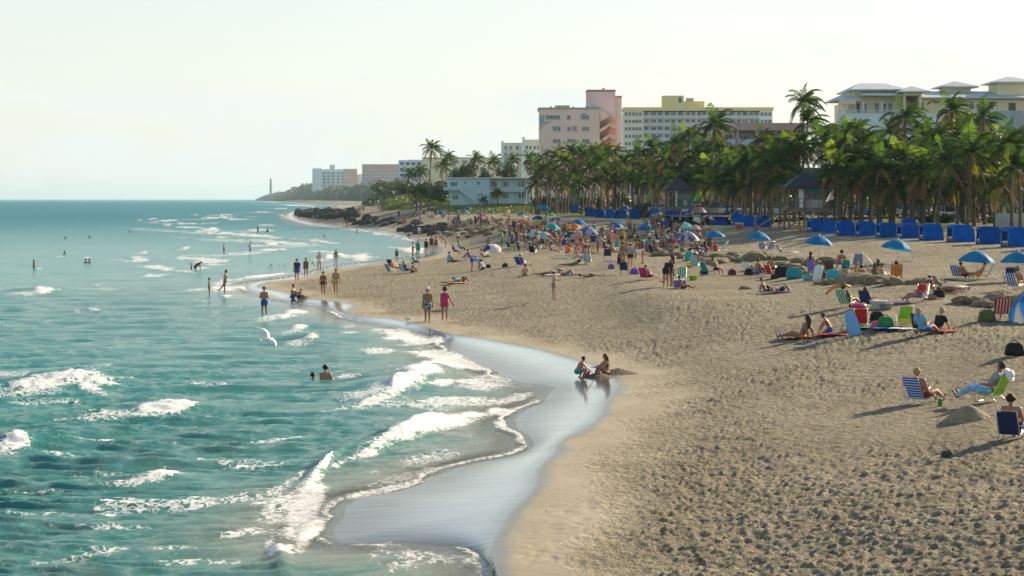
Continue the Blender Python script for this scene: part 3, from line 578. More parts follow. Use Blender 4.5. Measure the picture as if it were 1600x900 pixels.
def leaf_cloud(name, blobs, n, size, m, seed, lo=0.55):
    """foliage: n small folded leaves spread through overlapping lobes, denser near their skins"""
    r = np.random.RandomState(seed); bl = np.array(blobs, float); wgt = bl[:, 3]*bl[:, 4]; idx = r.choice(len(bl), n, p=wgt/wgt.sum())
    d = r.normal(size=(n, 3)); d /= np.linalg.norm(d, axis=1)[:, None]; rad = lo+(1-lo)*r.rand(n)**0.6
    rad *= 1+0.18*np.sin(d[:, 0]*7+idx)*np.cos(d[:, 2]*6+idx*2)
    P = bl[idx, :3]+d*rad[:, None]*bl[idx][:, [3, 4, 5]]
    u = r.normal(size=(n, 3)); u -= (u*d).sum(1)[:, None]*d*0.6; u /= np.linalg.norm(u, axis=1)[:, None]; v = np.cross(d, u)+0.4*r.normal(size=(n, 3)); v /= np.linalg.norm(v, axis=1)[:, None]
    s = size*(0.6+0.8*r.rand(n))[:, None]
    V = np.stack([P-u*s, P+v*s*0.6, P+u*s, P-v*s*0.6], 1).reshape(-1, 3)
    return mesh_np(name, V, np.arange(4*n).reshape(-1, 4), m, False)
def broad_tree(x, y, gz, h, wd, label, seed, m='leaf', n=1500, size=0.28, name='leafy_tree', cat='tree', group=None, low=0.25):
    rnd = random.Random(seed); r = empty(name, (x, y, gz-0.1), rnd.uniform(0, 6), label, cat, group)
    tk = MB(); tk.tube([(0, 0, 0), (0.1, 0, h*.3), (0.25, .1, h*.55)], [0.05*h**.7+.1, 0.04*h**.7+.06, .06], 7)
    for k in range(4):
        a = k*1.6+rnd.random(); tk.tube([(0.1, 0, h*.28), (wd*.2*math.cos(a), wd*.2*math.sin(a), h*.5), (wd*.36*math.cos(a), wd*.36*math.sin(a), h*.72)], [.1, .07, .03], 5)
    tk.obj('trunk', M['bark'], r, smooth=True)
    B = []
    for k in range(9):
        a = rnd.uniform(0, 6.28); q = rnd.uniform(0, .34)*wd; zz = rnd.uniform(low, .82)*h
        B.append((q*math.cos(a), q*math.sin(a), zz, wd*rnd.uniform(.16, .27), wd*rnd.uniform(.16, .27), h*rnd.uniform(.12, .2)))
    link('crown', leaf_cloud('crown', B, n, size, M[m], seed), r)
    return r
def shrub(x, y, gz, wd, dp, h, label, seed, m='leaf_light', n=900, size=0.22, name='shrub', cat='shrub', group=None):
    rnd = random.Random(seed); r = empty(name, (x, y, gz-0.05), 0, label, cat, group); B = []
    for k in range(8): B.append((rnd.uniform(-.36, .36)*wd, rnd.uniform(-.3, .3)*dp, h*rnd.uniform(.3, .55), wd*rnd.uniform(.14, .24), dp*rnd.uniform(.2, .3), h*rnd.uniform(.3, .45)))
    link('foliage', leaf_cloud('foliage', B, n, size, M[m], seed, 0.4), r)
    st = MB()
    for k in range(4): st.tube([(rnd.uniform(-.2, .2)*wd, 0, 0), (rnd.uniform(-.3, .3)*wd, 0, h*.6)], [.05, .02], 5)
    st.obj('stem', M['bark'], r)
    return r
# ------------------------------------------------------------------ boulders
def boulder_mesh(seed, name, m, sub=3, flat=0.6):
    bm = bmesh.new(); bmesh.ops.create_icosphere(bm, subdivisions=sub, radius=1.0); r = np.random.RandomState(seed)
    pl = r.normal(size=(14, 3)); pl /= np.linalg.norm(pl, axis=1)[:, None]; dd = 0.62+0.3*r.rand(14)
    P = np.array([v.co[:] for v in bm.verts])
    for n_, d_ in zip(pl, dd):
        q = P@n_; P = P-np.outer(np.clip(q-d_, 0, 9)*0.85, n_)
    k = fbm(P[:, 0]*2.2+seed, P[:, 1]*2.2+P[:, 2]*1.9, seed, 4); P = P*(0.68+0.64*k)[:, None]; P[:, 2] *= flat
    for v, q in zip(bm.verts, P): v.co = Vector(q)
    me = bpy.data.meshes.new(name); bm.to_mesh(me); bm.free(); me.materials.append(m); me.polygons.foreach_set('use_smooth', [sub > 3]*len(me.polygons)); me.update(); return me
# ================================================================== buildings
def bx(parent, name, m, x0, x1, y0, y1, z0, z1, bevel=0.0, **k):
    """a block in the building's own coordinates, as one part"""
    b = MB(); b.box(x0, x1, y0, y1, z0, z1); return b.obj(name, M[m] if isinstance(m, str) else m, parent, bevel=bevel, **k)
_wc = {}
def window(parent, x, z, wd, ht, y=0.0, mull=1, trans=0, frame='white', rz=0.0, name='window'):
    """frame standing proud of the wall at y (the wall faces -y), glass behind it; lower left corner at x, z"""
    key = (round(wd, 2), round(ht, 2), mull, trans, frame)
    if key not in _wc:
        f = MB(); t = min(0.09, wd*.08); f.box(0, wd, -.06, .03, 0, t); f.box(0, wd, -.06, .03, ht-t, ht); f.box(0, t, -.06, .03, t, ht-t); f.box(wd-t, wd, -.06, .03, t, ht-t)
        for k in range(1, mull+1): xx = wd*k/(mull+1); f.box(xx-t*.5, xx+t*.5, -.05, .02, t, ht-t)
        for k in range(1, trans+1): zz = ht*k/(trans+1); f.box(t, wd-t, -.045, .015, zz-t*.35, zz+t*.35)
        g = MB(); g.box(t*.9, wd-t*.9, -.02, .0, t*.9, ht-t*.9)
        _wc[key] = (f.mesh('window', M[frame]), g.mesh('pane', M['glass']))
    fm, gm = _wc[key]
    o = link(name, fm, parent, loc=(x, y, z), rot=(0, 0, rz)); link('pane', gm, o)
    return o
class B:
    """a building placed from photograph columns and rows at a given distance"""
    def __init__(s, name, Yd, px0, label, cat='building', group=None, pyg=None):
        s.k = Yd/F; s.px0 = px0; s.Y = Yd; s.g = 3.5
        s.o = empty(name, ((px0-800)*s.k, Yd, s.g), 0, label, cat, group)
    def x(s, px): return (px-s.px0)*s.k
    def z(s, py): return H-(py-HY)*s.k-s.g
    def box(s, name, m, a, b_, y0, y1, c, d, **k):           # px range, depth range, py top / py bottom (None: to the ground)
        return bx(s.o, name, m, s.x(a), s.x(b_), y0, y1, 0 if d is None else s.z(d), s.z(c), **k)
    def win(s, a, b_, c, d, y=0.0, **k): return window(s.o, s.x(a), s.z(d), s.x(b_)-s.x(a), s.z(c)-s.z(d), y, **k)
# ---- the pink building with the spiral of ramps and the tall stair tower
b = B('pink_apartment_block', 480, 843, 'pink stucco apartment block with blue-stained patches beside a taller pink tower')
b.box('wall', 'pink', 843, 937, 0, 14, 170.5, None)
b.box('parapet', 'blue_stain', 841, 938.5, -.25, 14.2, 168, 170.45)
b.box('tower_wall', 'pink', 919, 963.5, 6.0, 14.5, 141, None)
b.box('tower_band', 'pink_dark', 918.6, 964, 5.85, 14.6, 138, 140.9)
b.box('side_tower_wall', 'pink', 963.6, 974, 7.5, 13.5, 150, None)
b.box('side_tower_band', 'pink_dark', 963.4, 974.4, 7.4, 13.6, 147.2, 149.9)
b.box('chimney', 'concrete', 944, 947.5, 9, 10, 134.4, 138.0)
b.box('roof_room', 'yellow', 868, 891, 5, 9, 163, 167.9)
for a, c in ((872, 3), (885, 2), (895, 1.6), (916, 3), (928, 3), (860, 2)): b.box('roof_vent', 'concrete', a, a+c*1.4, 3, 4, 166-c*.4, 167.95)
for a, c, w_, n in ((852.8, 180, 22.5, 3), (885.6, 180, 6.2, 0), (909, 180, 12, 1), (863.6, 198, 12.6, 1), (886, 198, 6, 0), (894, 198, 6.5, 1), (909, 198, 12.2, 1),
                    (863.6, 217, 12.4, 1), (886, 217, 13.5, 2), (909, 217, 12.4, 1), (886, 236, 13, 2), (909, 236, 12, 1), (863, 236, 12, 1)):
    b.win(a, a+w_, c, c+6.2, mull=n, trans=1)
    b.box('window_sill', 'concrete', a-.5, a+w_+.5, -.16, 0, c+6.3, c+7.0)
for (a, c, pts) in ((843, 0, [(843.3, 180), (851, 180), (851, 190), (862, 189.6), (857, 193.5), (850, 195), (847, 200), (843.3, 203)]), (0, 0, [(906.5, 179), (909.5, 176.5), (918, 177), (916, 179.4), (909.3, 180), (908.7, 186), (907, 187)]),
                    (0, 0, [(862, 198), (866, 196.3), (876, 197), (874, 198), (864, 199), (863, 200.5)]), (0, 0, [(893, 196.6), (901, 196.4), (902, 207), (900.6, 206), (900.4, 198), (893, 197.8)])):
    q = MB(); q.prism([(b.x(p[0]), b.z(p[1])) for p in pts], -.012, .02, 'y'); q.obj('wall_stain', M['blue_stain'], b.o)
# the ramps winding up in the gap between block and tower, sun from the right painted into the wall behind
for i, (c, d) in enumerate(((176, 190), (193, 207), (211, 224), (229, 243), (246, 262))):
    q = MB(); q.prism([(b.x(937.6), b.z(d)), (b.x(954.5), b.z(d-11)), (b.x(954.5), b.z(d-16)), (b.x(937.6), b.z(d-5.2))] if i else [(b.x(937.6), b.z(190)), (b.x(954.5), b.z(181)), (b.x(953), b.z(179)), (b.x(937.6), b.z(172.5))], 1.2, 5.8, 'y'); q.obj('ramp', M['pink'], b.o)
    b.box('ramp_landing', 'pink', 954.7, 963.4, 1.2, 5.8, d-13, d-7.5)
b.box('stair_wall', mat('sunlit_peach_stucco', (0.70, 0.43, 0.29), .85, .06, .2), 937.7, 963.4, 5.85, 6.0, 186, None)  # warm sunlight on the stair wall is put into this peach colour
# ---- the long white and yellow building
b = B('balcony_apartment_building', 780, 975, 'long white and yellow apartment building with rows of balconies behind the palms')
b.box('back_wall', 'offwhite', 975, 1207, 1.6, 16, 175, None)
b.box('roof_band', 'yellow', 974.5, 1208.5, -.3, 16.2, 167.6, 172.9)
b.box('roof_room', 'yellow', 1037, 1069.8, 4, 12, 148.5, 167.5); b.box('roof_room_annex', 'yellow', 1069.9, 1102.5, 4.5, 12, 157.3, 167.5)
b.win(1061, 1067, 151, 160, 4.0, mull=0); b.box('roof_plant', 'concrete', 1074, 1086, 6, 8, 152, 157.2)
b.box('roof_door', 'white', 1060, 1069, 3.9, 3.99, 164, 167.4)
fl = [173.0, 184.6, 196.2, 207.8, 219.4, 231.0, 242.6, 254]
b.box('end_wall', 'pale_yellow', 975, 1004.6, 0, 1.59, 173, None)
b.box('right_end_wall', 'offwhite', 1187, 1207, 0, 1.59, 173, None)
for i, f in enumerate(fl[:6]):
    for a in (976, 981.5, 987.5, 992.5, 998): b.win(a, a+4.8, f+2.2, f+8.0, 0, mull=1, trans=0)
    b.box('white_band', 'offwhite' if i % 2 else 'white', 975, 1004.6, -.06, 0, f+8.7, f+10.2)
    for a in (1188, 1194, 1200): b.win(a, a+5.4, f+2.2, f+8.4, 0, mull=1)
bays = [1005, 1016, 1037.5, 1058, 1070, 1088.5, 1106, 1119, 1138, 1150.5, 1170, 1187]
for f in fl[1:7]: b.box('balcony_slab', 'white', 1004.8, 1186.8, 0, 1.58, f-.6, f+.2)
for a in bays: b.box('pier', 'white', a-.45, a+.45, -.05, 1.57, 173, None)
for i in range(len(bays)-1):
    for j in range(6):
        x0, x1 = bays[i]+.6, bays[i+1]-.6; wd = x1-x0
        if wd > 13: b.win(x0+1, x0+wd*.45, fl[j]+1.6, fl[j+1]-1.2, 1.6, mull=1); b.win(x0+wd*.55, x1-1.5, fl[j]+1.6, fl[j+1]-1.2, 1.6, mull=1)
        else: b.win(x0+1.2, x1-2, fl[j]+1.6, fl[j+1]-1.2, 1.6, mull=1)
        b.box('balcony_rail', 'rail', x0, x1, .02, .08, fl[j+1]-4.6, fl[j+1]-.7)
# ---- salmon building
b = B('salmon_apartment_block', 335, 1140, 'salmon stucco block with recessed balconies half hidden by palms')
b.box('wall', 'salmon', 1122, 1252, 2.0, 14, 204, None); b.box('roof_band', 'salmon', 1152, 1256, -.2, 14.1, 192, 203.9); b.box('low_roof_band', 'salmon', 1138, 1151.9, -.1, 14, 199, 203.9)
for f in (204, 229, 254, 279): b.box('balcony_slab', 'salmon', 1122, 1252, 0, 1.98, f+21.5, f+24.6)
for a in (1122, 1151, 1180, 1210, 1238): b.box('pier', 'salmon', a, a+3.4, -.05, 1.97, 204, None)
for f in (204, 229, 254):
    for a in (1127, 1156, 1185, 1215, 1240): b.win(a+1, a+20 if a < 1240 else a+10, f+5, f+20, 2.0, mull=2)
    for a in (1125.6, 1154.6, 1183.6, 1213.6): b.box('balcony_rail', 'rail', a, a+24, .04, .1, f+13, f+21.3)
for a in (1158, 1164, 1172, 1178, 1186, 1197, 1206): b.box('roof_ornament', 'concrete', a, a+1.6, 1, 1.2, 187.5, 191.9)
# ---- beige building with grey hipped roofs
def hip(parent, x0, x1, y0, y1, z0, z1, ridge=0.0, over=0.6, m='roof_grey', name='roof'):
    xm = (x1-x0)/2; r = ridge*(x1-x0)/2
    V = [(x0-over, y0-over, z0), (x1+over, y0-over, z0), (x1+over, y1+over, z0), (x0-over, y1+over, z0), (x0+xm-r, (y0+y1)/2, z1), (x0+xm+r, (y0+y1)/2, z1)]
    q = MB(); q.add([(p[0], p[1], p[2]+.12) for p in V[:4]]+V[4:]+[(p[0], p[1], p[2]-.12) for p in V[:4]], [(0, 1, 5, 4), (1, 2, 5), (2, 3, 4, 5), (3, 0, 4), (6, 9, 8, 7), (0, 6, 7, 1), (1, 7, 8, 2), (2, 8, 9, 3), (3, 9, 6, 0)])
    return q.obj(name, M[m] if isinstance(m, str) else m, parent)
b = B('hip_roofed_building', 330, 1307, 'pale yellow building with grey hipped roofs and arched loggias above the palms'); X_ = b.x; Z_ = b.z
b.box('wall', 'beige', 1328, 1432, 1.5, 16, 158, None); b.box('long_wall', 'beige', 1432.1, 1680, 3.0, 18, 154, None)
b.box('loggia_floor', 'offwhite', 1309, 1460, -1.5, 1.45, 178, 181); b.box('loggia_base', 'offwhite', 1309, 1460, -1.4, 1.44, 181.1, None)
hip(b.o, X_(1306), X_(1340), -.6, 7, Z_(157), Z_(146), .1); hip(b.o, X_(1335), X_(1415), 1.0, 14, Z_(140), Z_(126), .5); hip(b.o, X_(1350), X_(1430), -.8, 9, Z_(149), Z_(139), .75)
b.box('upper_wall', 'beige', 1336, 1414, 1.8, 13, 140.5, 157.9)
hip(b.o, X_(1406), X_(1444), -2.2, 3.6, Z_(144.5), Z_(134.5), .12); b.box('corner_wall', 'beige', 1409, 1412, -1.6, 3, 144.8, None); b.box('corner_wall', 'beige', 1433, 1437, -1.6, 3, 144.8, None); b.box('lintel', 'beige', 1412.1, 1432.9, -1.5, 3, 144.8, 150)
hip(b.o, X_(1435), X_(1700), 2.2, 18, Z_(152), Z_(137.5), .86)
hip(b.o, X_(1489), X_(1541), 8, 14, Z_(131.5), Z_(121), .08); b.box('cupola_wall', 'beige', 1494, 1536, 8.8, 13.4, 132, 145)
hip(b.o, X_(1565), X_(1625), 4, 12, Z_(126.5), Z_(115), .08); b.box('turret_wall', 'beige', 1570, 1620, 4.7, 11.6, 127, 150)
for a in (1309, 1320, 1346, 1375): b.box('column', 'white', a, a+2.6, -1.2, -.85, 159, 178)
for a, a2 in ((1309, 1322), (1322.6, 1335)):
    q = MB(); n = 8; x0, x1 = X_(a), X_(a2); cxx = (x0+x1)/2; rr = (x1-x0)/2*.8; top = Z_(157.1); sp = Z_(165.5)
    q.prism([(x0, top), (x0, sp)]+[(cxx-rr*math.cos(math.pi*k/n), sp+rr*.55*math.sin(math.pi*k/n)) for k in range(n+1)]+[(x1, sp), (x1, top)], -1.25, -.8, 'y'); q.obj('arch', M['beige'], b.o)
for a in (1340, 1350, 1369, 1381, 1390): b.win(a, a+7, 160, 176, 1.5, mull=0 if a != 1369 else 1, trans=1)
for a in (1414, 1440): b.win(a, a+9, 157, 170, 3.0, mull=1)
for k in range(26): b.box('baluster', 'white', 1311+k*3.8, 1312.3+k*3.8, -1.4, -1.28, 173.4, 177.9)
b.box('balustrade_rail', 'white', 1309, 1412, -1.46, -1.2, 172.4, 173.3)
for a in (1521, 1552): b.win(a, a+7.6, 156.6, 170, 3.0, mull=1, trans=2)
b.win(1583, 1594, 159.5, 173.5, 3.0, mull=1, trans=1, frame='dark'); b.win(1612, 1622, 160, 174, 3.0, mull=1, trans=1)
b.box('terrace_wall', 'blue_stain', 1555, 1593, -2.5, 2.9, 174, None); b.box('terrace_wall', 'salmon', 1593.2, 1680, -2.4, 2.9, 180, None)
# ---- the pair of pale yellow blocks left of the pink one
b = B('pale_stepped_block', 870, 783, 'pale yellow stepped block left of the pink building')
b.box('wall', 'pale_yellow', 784, 815.5, 0, 14, 224.6, None); b.box('corner_pier', 'offwhite', 783, 787, -.3, 1, 220.6, None); b.box('right_wall', 'pale_yellow', 816, 843, -3, 14, 218.4, None); b.box('corner_pier', 'offwhite', 815.8, 820, -3.3, 1, 214.6, None)
b.box('roof_band', 'beige', 787.2, 815.6, -.2, 14, 223.2, 224.5); b.box('side_slab', 'concrete', 778, 783, 0, 5, 240, 243)
for f in (228, 238.4, 248.8, 259.2):
    for a in (788, 796, 806): b.win(a, a+4.6, f, f+6, 0, mull=1)
    for a in (821.5, 827, 833.5, 839): b.win(a, a+3.8, f, f+6, -3, mull=0)
    b.box('balcony_rail', 'rail', 787.6, 800, -.9, -.8, f+4.6, f+7.6); b.box('balcony_slab', 'white', 787.4, 800, -.95, 0, f+7.7, f+8.4)
    b.box('balcony_rail', 'rail', 820.4, 827, -3.9, -3.8, f+4.6, f+7.6); b.box('balcony_slab', 'white', 820.2, 827.2, -3.95, -3, f+7.7, f+8.4)
b = B('low_beige_block', 1000, 640, 'long low beige block behind the dark trees and tall palm')
b.box('wall', 'beige', 660, 783, 0, 16, 247.4, None); b.box('roof_band', 'concrete', 659, 784, -.3, 16, 245.8, 247.3)
for f in (250.6, 261, 271):
    for a in (708, 722, 736, 750, 764, 776): b.win(a, a+8 if a < 776 else a+5, f, f+5, 0, mull=2)
b.box('side_wall', 'offwhite', 622, 659.8, 4, 16, 250, None)
for f in (253, 262, 271):
    for a in (624, 633, 642, 651): b.win(a, a+6.6, f, f+5, 4, mull=1)
# ---- far blocks along the shore
def farblock(Yd, px0, label, cols, wallm, fl, spec, name='distant_apartment_block'):
    b = B(name, Yd, px0, label, group=None)
    for s in spec: b.box(s[0], s[1], s[2], s[3], s[4], s[5], s[6], None)
    for f in fl:
        for a, w_ in cols: b.win(a, a+w_, f, f+2.9, -.02, mull=2)
        b.box('balcony_slab', 'white', cols[0][0]-1, cols[-1][0]+cols[-1][1]+1, -1.6, -.01, f+3.6, f+4.1)
        b.box('balcony_rail', 'rail', cols[0][0]-1, cols[-1][0]+cols[-1][1]+1, -1.6, -1.5, f+2.4, f+3.5)
    return b
farblock(3700, 488, 'pale hazy apartment block with a rooftop box far down the shore', [(504, 5), (511, 5), (518, 5), (526, 5), (533, 5), (540, 5)], 'offwhite', [269+5.0*k for k in range(6)],
         [('wall', 'offwhite', 488, 503, -.5, 30, 263), ('wall', 'offwhite', 503.1, 558, 0, 30, 264.4), ('roof_band', 'salmon', 537, 558.4, -1, 31, 263.9), ('roof_room', 'offwhite', 515, 523.6, 5, 20, 257.4), ('wing', 'offwhite', 558.6, 566, 3, 30, 272)])
farblock(2900, 567, 'second distant apartment block with a brown roof line and stepped balconies', [(570, 6), (579, 6), (596, 6), (605, 6), (614, 6)], 'beige', [262+5.0*k for k in range(5)],
         [('wall', 'offwhite', 567, 592, 0, 24, 258), ('wall', 'salmon', 592.1, 600, 0.4, 24, 258.2), ('wall', 'pale_yellow', 600.1, 626, 0, 24, 258), ('roof_band', 'salmon', 566, 627, -1, 25, 256.6), ('stair_tower', 'beige', 624, 633, 3, 20, 252.6), ('wing', 'pale_yellow', 627.1, 645, 5, 24, 262)])
farblock(2300, 636, 'stepped cream block behind the second distant block', [(640, 5), (648, 5), (660, 6), (672, 6)], 'beige', [253+5.6*k for k in range(3)],
         [('wall', 'offwhite', 636, 668, 0, 20, 249.6), ('wall', 'beige', 668.2, 700, 0, 20, 251)])
# ---- two-storey aqua motel by the dune
b = B('aqua_motel', 484, 693, 'two-storey aqua motel with outside stair and flat roof beside the beach'); b.o.location.z = 5.2; b.g = 5.2
b.box('footing', 'concrete', 702, 823, .05, 9.9, 318.5, 345)
q = MB(); q.prism([(b.x(703.5), 0), (b.x(698.5), b.z(279)), (b.x(765), b.z(279)), (b.x(765), 0)], 0, 10, 'y'); q.obj('wall', M['motel'], b.o)
b.box('wing_wall', 'motel', 765.2, 822, 1.9, 10, 279.4, None); b.box('roof_slab', 'white', 696.5, 828.5, -.5, 10.4, 277.2, 278.9)
b.box('balcony_slab', 'motel', 693, 719, -1.7, -.01, 296, 297.6); b.box('balcony_wall', 'motel', 693, 719, -1.75, -1.55, 291.6, 296)
q = MB(); q.prism([(b.x(716), b.z(292)), (b.x(746), b.z(313)), (b.x(746), b.z(317)), (b.x(716), b.z(296))], -1.6, -.6, 'y'); q.obj('stair', M['white'], b.o)
for a, c, w_, h_, n in ((703.6, 284, 11, 7.6, 2), (725.6, 283.4, 2.6, 3.8, 0), (745, 283.4, 5, 5.6, 0), (706.5, 303.6, 9, 8.4, 1), (744.6, 302.6, 7, 4, 1)): b.win(a, a+w_, c, c+h_, 0, mull=n)
b.box('door', 'white', 719.4, 722.6, -.06, 0, 285, 295.6); b.box('door', 'white', 720, 723, -.06, 0, 305, 316)
b.box('gallery_slab', 'white', 765.2, 824, 0, 1.88, 297.6, 299.4); b.box('gallery_rail', 'rail', 765.2, 824, .02, .1, 292.4, 297.4)
for a in (780, 797, 814, 823): b.box('post', 'white', a, a+.9, .15, .3, 279.1, None)
for c in (283.4, 301.4):
    for a, w_ in ((768, 8.6), (786, 8.4), (810, 8.4)): b.win(a, a+w_, c, c+9, 1.9, mull=1)
    b.box('door', 'white', 800, 803, 1.84, 1.9, c, c+13)
b.box('side_gallery_wall', 'motel', 824.2, 828, .5, 10, 279.2, None)
# ---- lighthouse: iron skeleton tower
b = B('iron_lighthouse', 7000, 423, 'dark skeleton lighthouse on the hazy far cape', cat='lighthouse'); k_ = b.k
q = MB()
for sx in (-1, 1):
    for sy in (-1, 1): q.tube([(sx*5*k_/2.3, sy*5*k_/2.3, 0), (sx*1.1*k_, sy*1.1*k_, b.z(286))], .5, 4)
for t in (.25, .5, .75): q.box(-5*k_/2.3*(1-t)-1.1*k_*t, 5*k_/2.3*(1-t)+1.1*k_*t, -1, 1, b.z(286)*t-.6, b.z(286)*t+.6)
lm = mat('lighthouse_iron', (0.14, 0.17, 0.18), .7, .1)
q.obj('frame', lm, b.o); q = MB(); q.tube([(0, 0, 0), (0, 0, b.z(286))], 2.4, 8); q.obj('stair_column', lm, b.o)
q = MB(); q.lathe([(3.6, b.z(286)), (4.4, b.z(285)), (3.0, b.z(284.6)), (3.0, b.z(281)), (4.0, b.z(280.8)), (1.8, b.z(279)), (.2, b.z(277))], 10); q.obj('lantern_room', lm, b.o)
# ---- the shaded buildings and walls glimpsed under the palms
b = B('shaded_shop_building', 300, 1200, 'dark grey-green low building under the palms with a pale base wall')
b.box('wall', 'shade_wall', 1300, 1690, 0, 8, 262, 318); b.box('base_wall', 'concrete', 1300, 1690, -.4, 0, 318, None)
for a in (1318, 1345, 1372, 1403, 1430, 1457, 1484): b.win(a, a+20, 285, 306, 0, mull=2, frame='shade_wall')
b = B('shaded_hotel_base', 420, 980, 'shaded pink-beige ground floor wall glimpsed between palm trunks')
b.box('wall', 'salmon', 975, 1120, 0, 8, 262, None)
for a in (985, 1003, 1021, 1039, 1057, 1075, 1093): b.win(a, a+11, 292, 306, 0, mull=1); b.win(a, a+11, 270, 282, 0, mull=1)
b = B('shaded_motor_court', 330, 1120, 'low dark teal building behind the parked cars and palms')
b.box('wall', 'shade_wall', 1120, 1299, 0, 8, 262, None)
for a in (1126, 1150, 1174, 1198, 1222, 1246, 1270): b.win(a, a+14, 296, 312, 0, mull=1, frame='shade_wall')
# ---- thatched hut
b = B('thatched_hut', 214, 1490, 'dark thatched beach hut on pale yellow posts among palms at right', cat='hut'); X_ = b.x; Z_ = b.z; b.o.location.z = 4.2; b.g = 4.2
hip(b.o, X_(1494), X_(1570), -2.2, 3.2, Z_(320), Z_(270), .25, 0.9, 'thatch', 'thatched_roof')
for a in (1492, 1503, 1517, 1545, 1566): b.box('post', 'pale_yellow', a, a+5, -.2, .2, 319.5, None)
b.box('counter', 'wood', 1500, 1560, -.1, .1, 330, None)
# ================================================================== street, lawn edge, walls
rd = MB(); Yr = 250
rd.add([(20, 236, 4.52), (190, 236, 4.52), (190, 244, 4.52), (20, 262, 4.52)], [(0, 1, 2, 3)])
tag(rd.obj('road', M['asphalt']), kind='structure')
# palms: crown seen at (px, py) from Yd metres
PALMS = [(1578, 226, 178), (1590, 262, 172), (1520, 238, 180), (1524, 262, 186), (1478, 250, 184), (1555, 250, 196), (1487, 172, 232), (1536, 184, 240), (1508, 196, 246), (1415, 184, 236), (1392, 208, 240), (1442, 214, 228),
         (1320, 214, 238), (1336, 206, 244), (1350, 226, 226), (1256, 160, 252), (1262, 192, 248), (1228, 238, 236), (1240, 232, 232), (1192, 222, 250), (1206, 240, 232), (1164, 256, 250), (1118, 196, 272),
         (1076, 212, 285), (1056, 224, 290), (1040, 248, 296), (1018, 232, 310), (998, 240, 318), (978, 252, 330), (962, 240, 338), (940, 250, 345), (908, 240, 360), (922, 262, 352), (884, 252, 372), (850, 246, 390), (868, 268, 380),
         (838, 262, 400), (1090, 242, 280), (1136, 250, 268), (1176, 258, 244), (1252, 228, 230), (1290, 222, 228), (1310, 238, 206), (1306, 250, 204), (1336, 250, 204), (1362, 238, 208), (1386, 238, 204), (1376, 262, 196), (1412, 246, 200), (1436, 236, 204),
         (1450, 262, 190), (1500, 216, 216), (1462, 226, 212), (1548, 234, 210), (1426, 268, 192), (1308, 264, 198), (1212, 256, 228), (1146, 270, 258), (1108, 262, 275), (1062, 266, 288), (1012, 262, 316), (948, 274, 340), (898, 272, 364),
         (1030, 274, 300), (1080, 282, 284), (1190, 280, 238), (1346, 280, 200), (1492, 280, 186), (1566, 288, 182), (1398, 288, 196), (1196, 272, 232), (1600, 228, 220), (1180, 256, 262), (986, 276, 326), (856, 262, 376), (872, 240, 384), (893, 238, 378), (916, 250, 366), (930, 236, 372), (946, 238, 360), (970, 268, 336), (990, 258, 340), (1006, 268, 322), (1026, 262, 312), (1048, 232, 302), (1066, 240, 296), (1090, 262, 284), (1124, 232, 282), (1148, 252, 270), (1166, 270, 256), (1206, 268, 262), (828, 250, 410), (842, 274, 392), (1530, 224, 228), (1576, 228, 222), (1284, 214, 250), (1486, 212, 236), (1108, 236, 290), (1006, 284, 318), (1024, 288, 304), (1048, 284, 292), (1070, 290, 282), (1092, 286, 276), (1118, 288, 266), (1140, 286, 258), (1164, 290, 250), (1182, 262, 246), (1204, 288, 234), (1218, 284, 226), (1300, 286, 222), (1320, 288, 212), (1330, 270, 214), (1356, 276, 206), (1372, 288, 200), (1390, 276, 202), (1412, 286, 196), (1430, 290, 194), (1444, 280, 198), (1470, 286, 196), (1506, 284, 198), (1536, 284, 194), (1580, 270, 190), (880, 286, 370), (905, 288, 356), (930, 284, 350), (960, 288, 338), (860, 284, 384), (838, 288, 396)]
WORD = ['tall', 'leaning', 'bushy', 'windblown', 'slender', 'full-crowned']
NEAR = ['behind the row of blue cabanas', 'behind the lawn', 'over the street', 'near the lifeguard tower', 'in front of the buildings', 'by the parked cars']
lms = [(1258, 'the largest lifeguard tower'), (1060, 'the middle lifeguard tower'), (888, 'the farthest lifeguard tower'), (1532, 'the thatched hut'), (890, 'the pink building'), (1100, 'the balcony building'), (1190, 'the salmon block'), (1370, 'the left loggia of the hip-roofed building'), (1425, 'the small hipped turret'), (1515, 'the roof cupola'), (1590, 'the right edge turret'), (1016, 'the round green hedge'), (955, 'the spiral ramps')]
def near_lm(px, L=lms):
    d, n = min((abs(px-a), n) for a, n in L); a = [a for a, n2 in L if n2 == n][0]
    return ('right over ' if d < 8 else ('just right of ' if px > a else 'just left of ')+('' if d < 28 else '')) + n
seen = {}
for i, (px, py, Yd) in enumerate(PALMS):
    hh = 'very tall' if py < 175 else 'tall' if py < 215 else 'medium' if py < 250 else 'low'
    row = 'front row' if Yd < 206 or (px < 1000 and py > 262) else 'back row'
    lb = f'{hh} {["ragged", "bushy", "swept", "leaning", "dense", "yellow-tipped"][i % 6]} coconut palm, {row}, {near_lm(px)}'.replace('just ', '')
    k = seen.get(lb, 0); seen[lb] = k+1
    if k: lb = lb.replace('coconut palm', 'palm')+f', {["", "second", "third", "fourth", "fifth"][k]} one'
    if len(lb.split()) > 16: lb = lb.replace(' of the hip-roofed building', '').replace('coconut ', '')
    palm(px, py, Yd, lb, i+3, 1.0 if px > 1000 else 0.95)
palm(675, 232, 450, 'lone tall slender palm standing above the low beige block', 61, 1.05, True, 'palms around the motel')
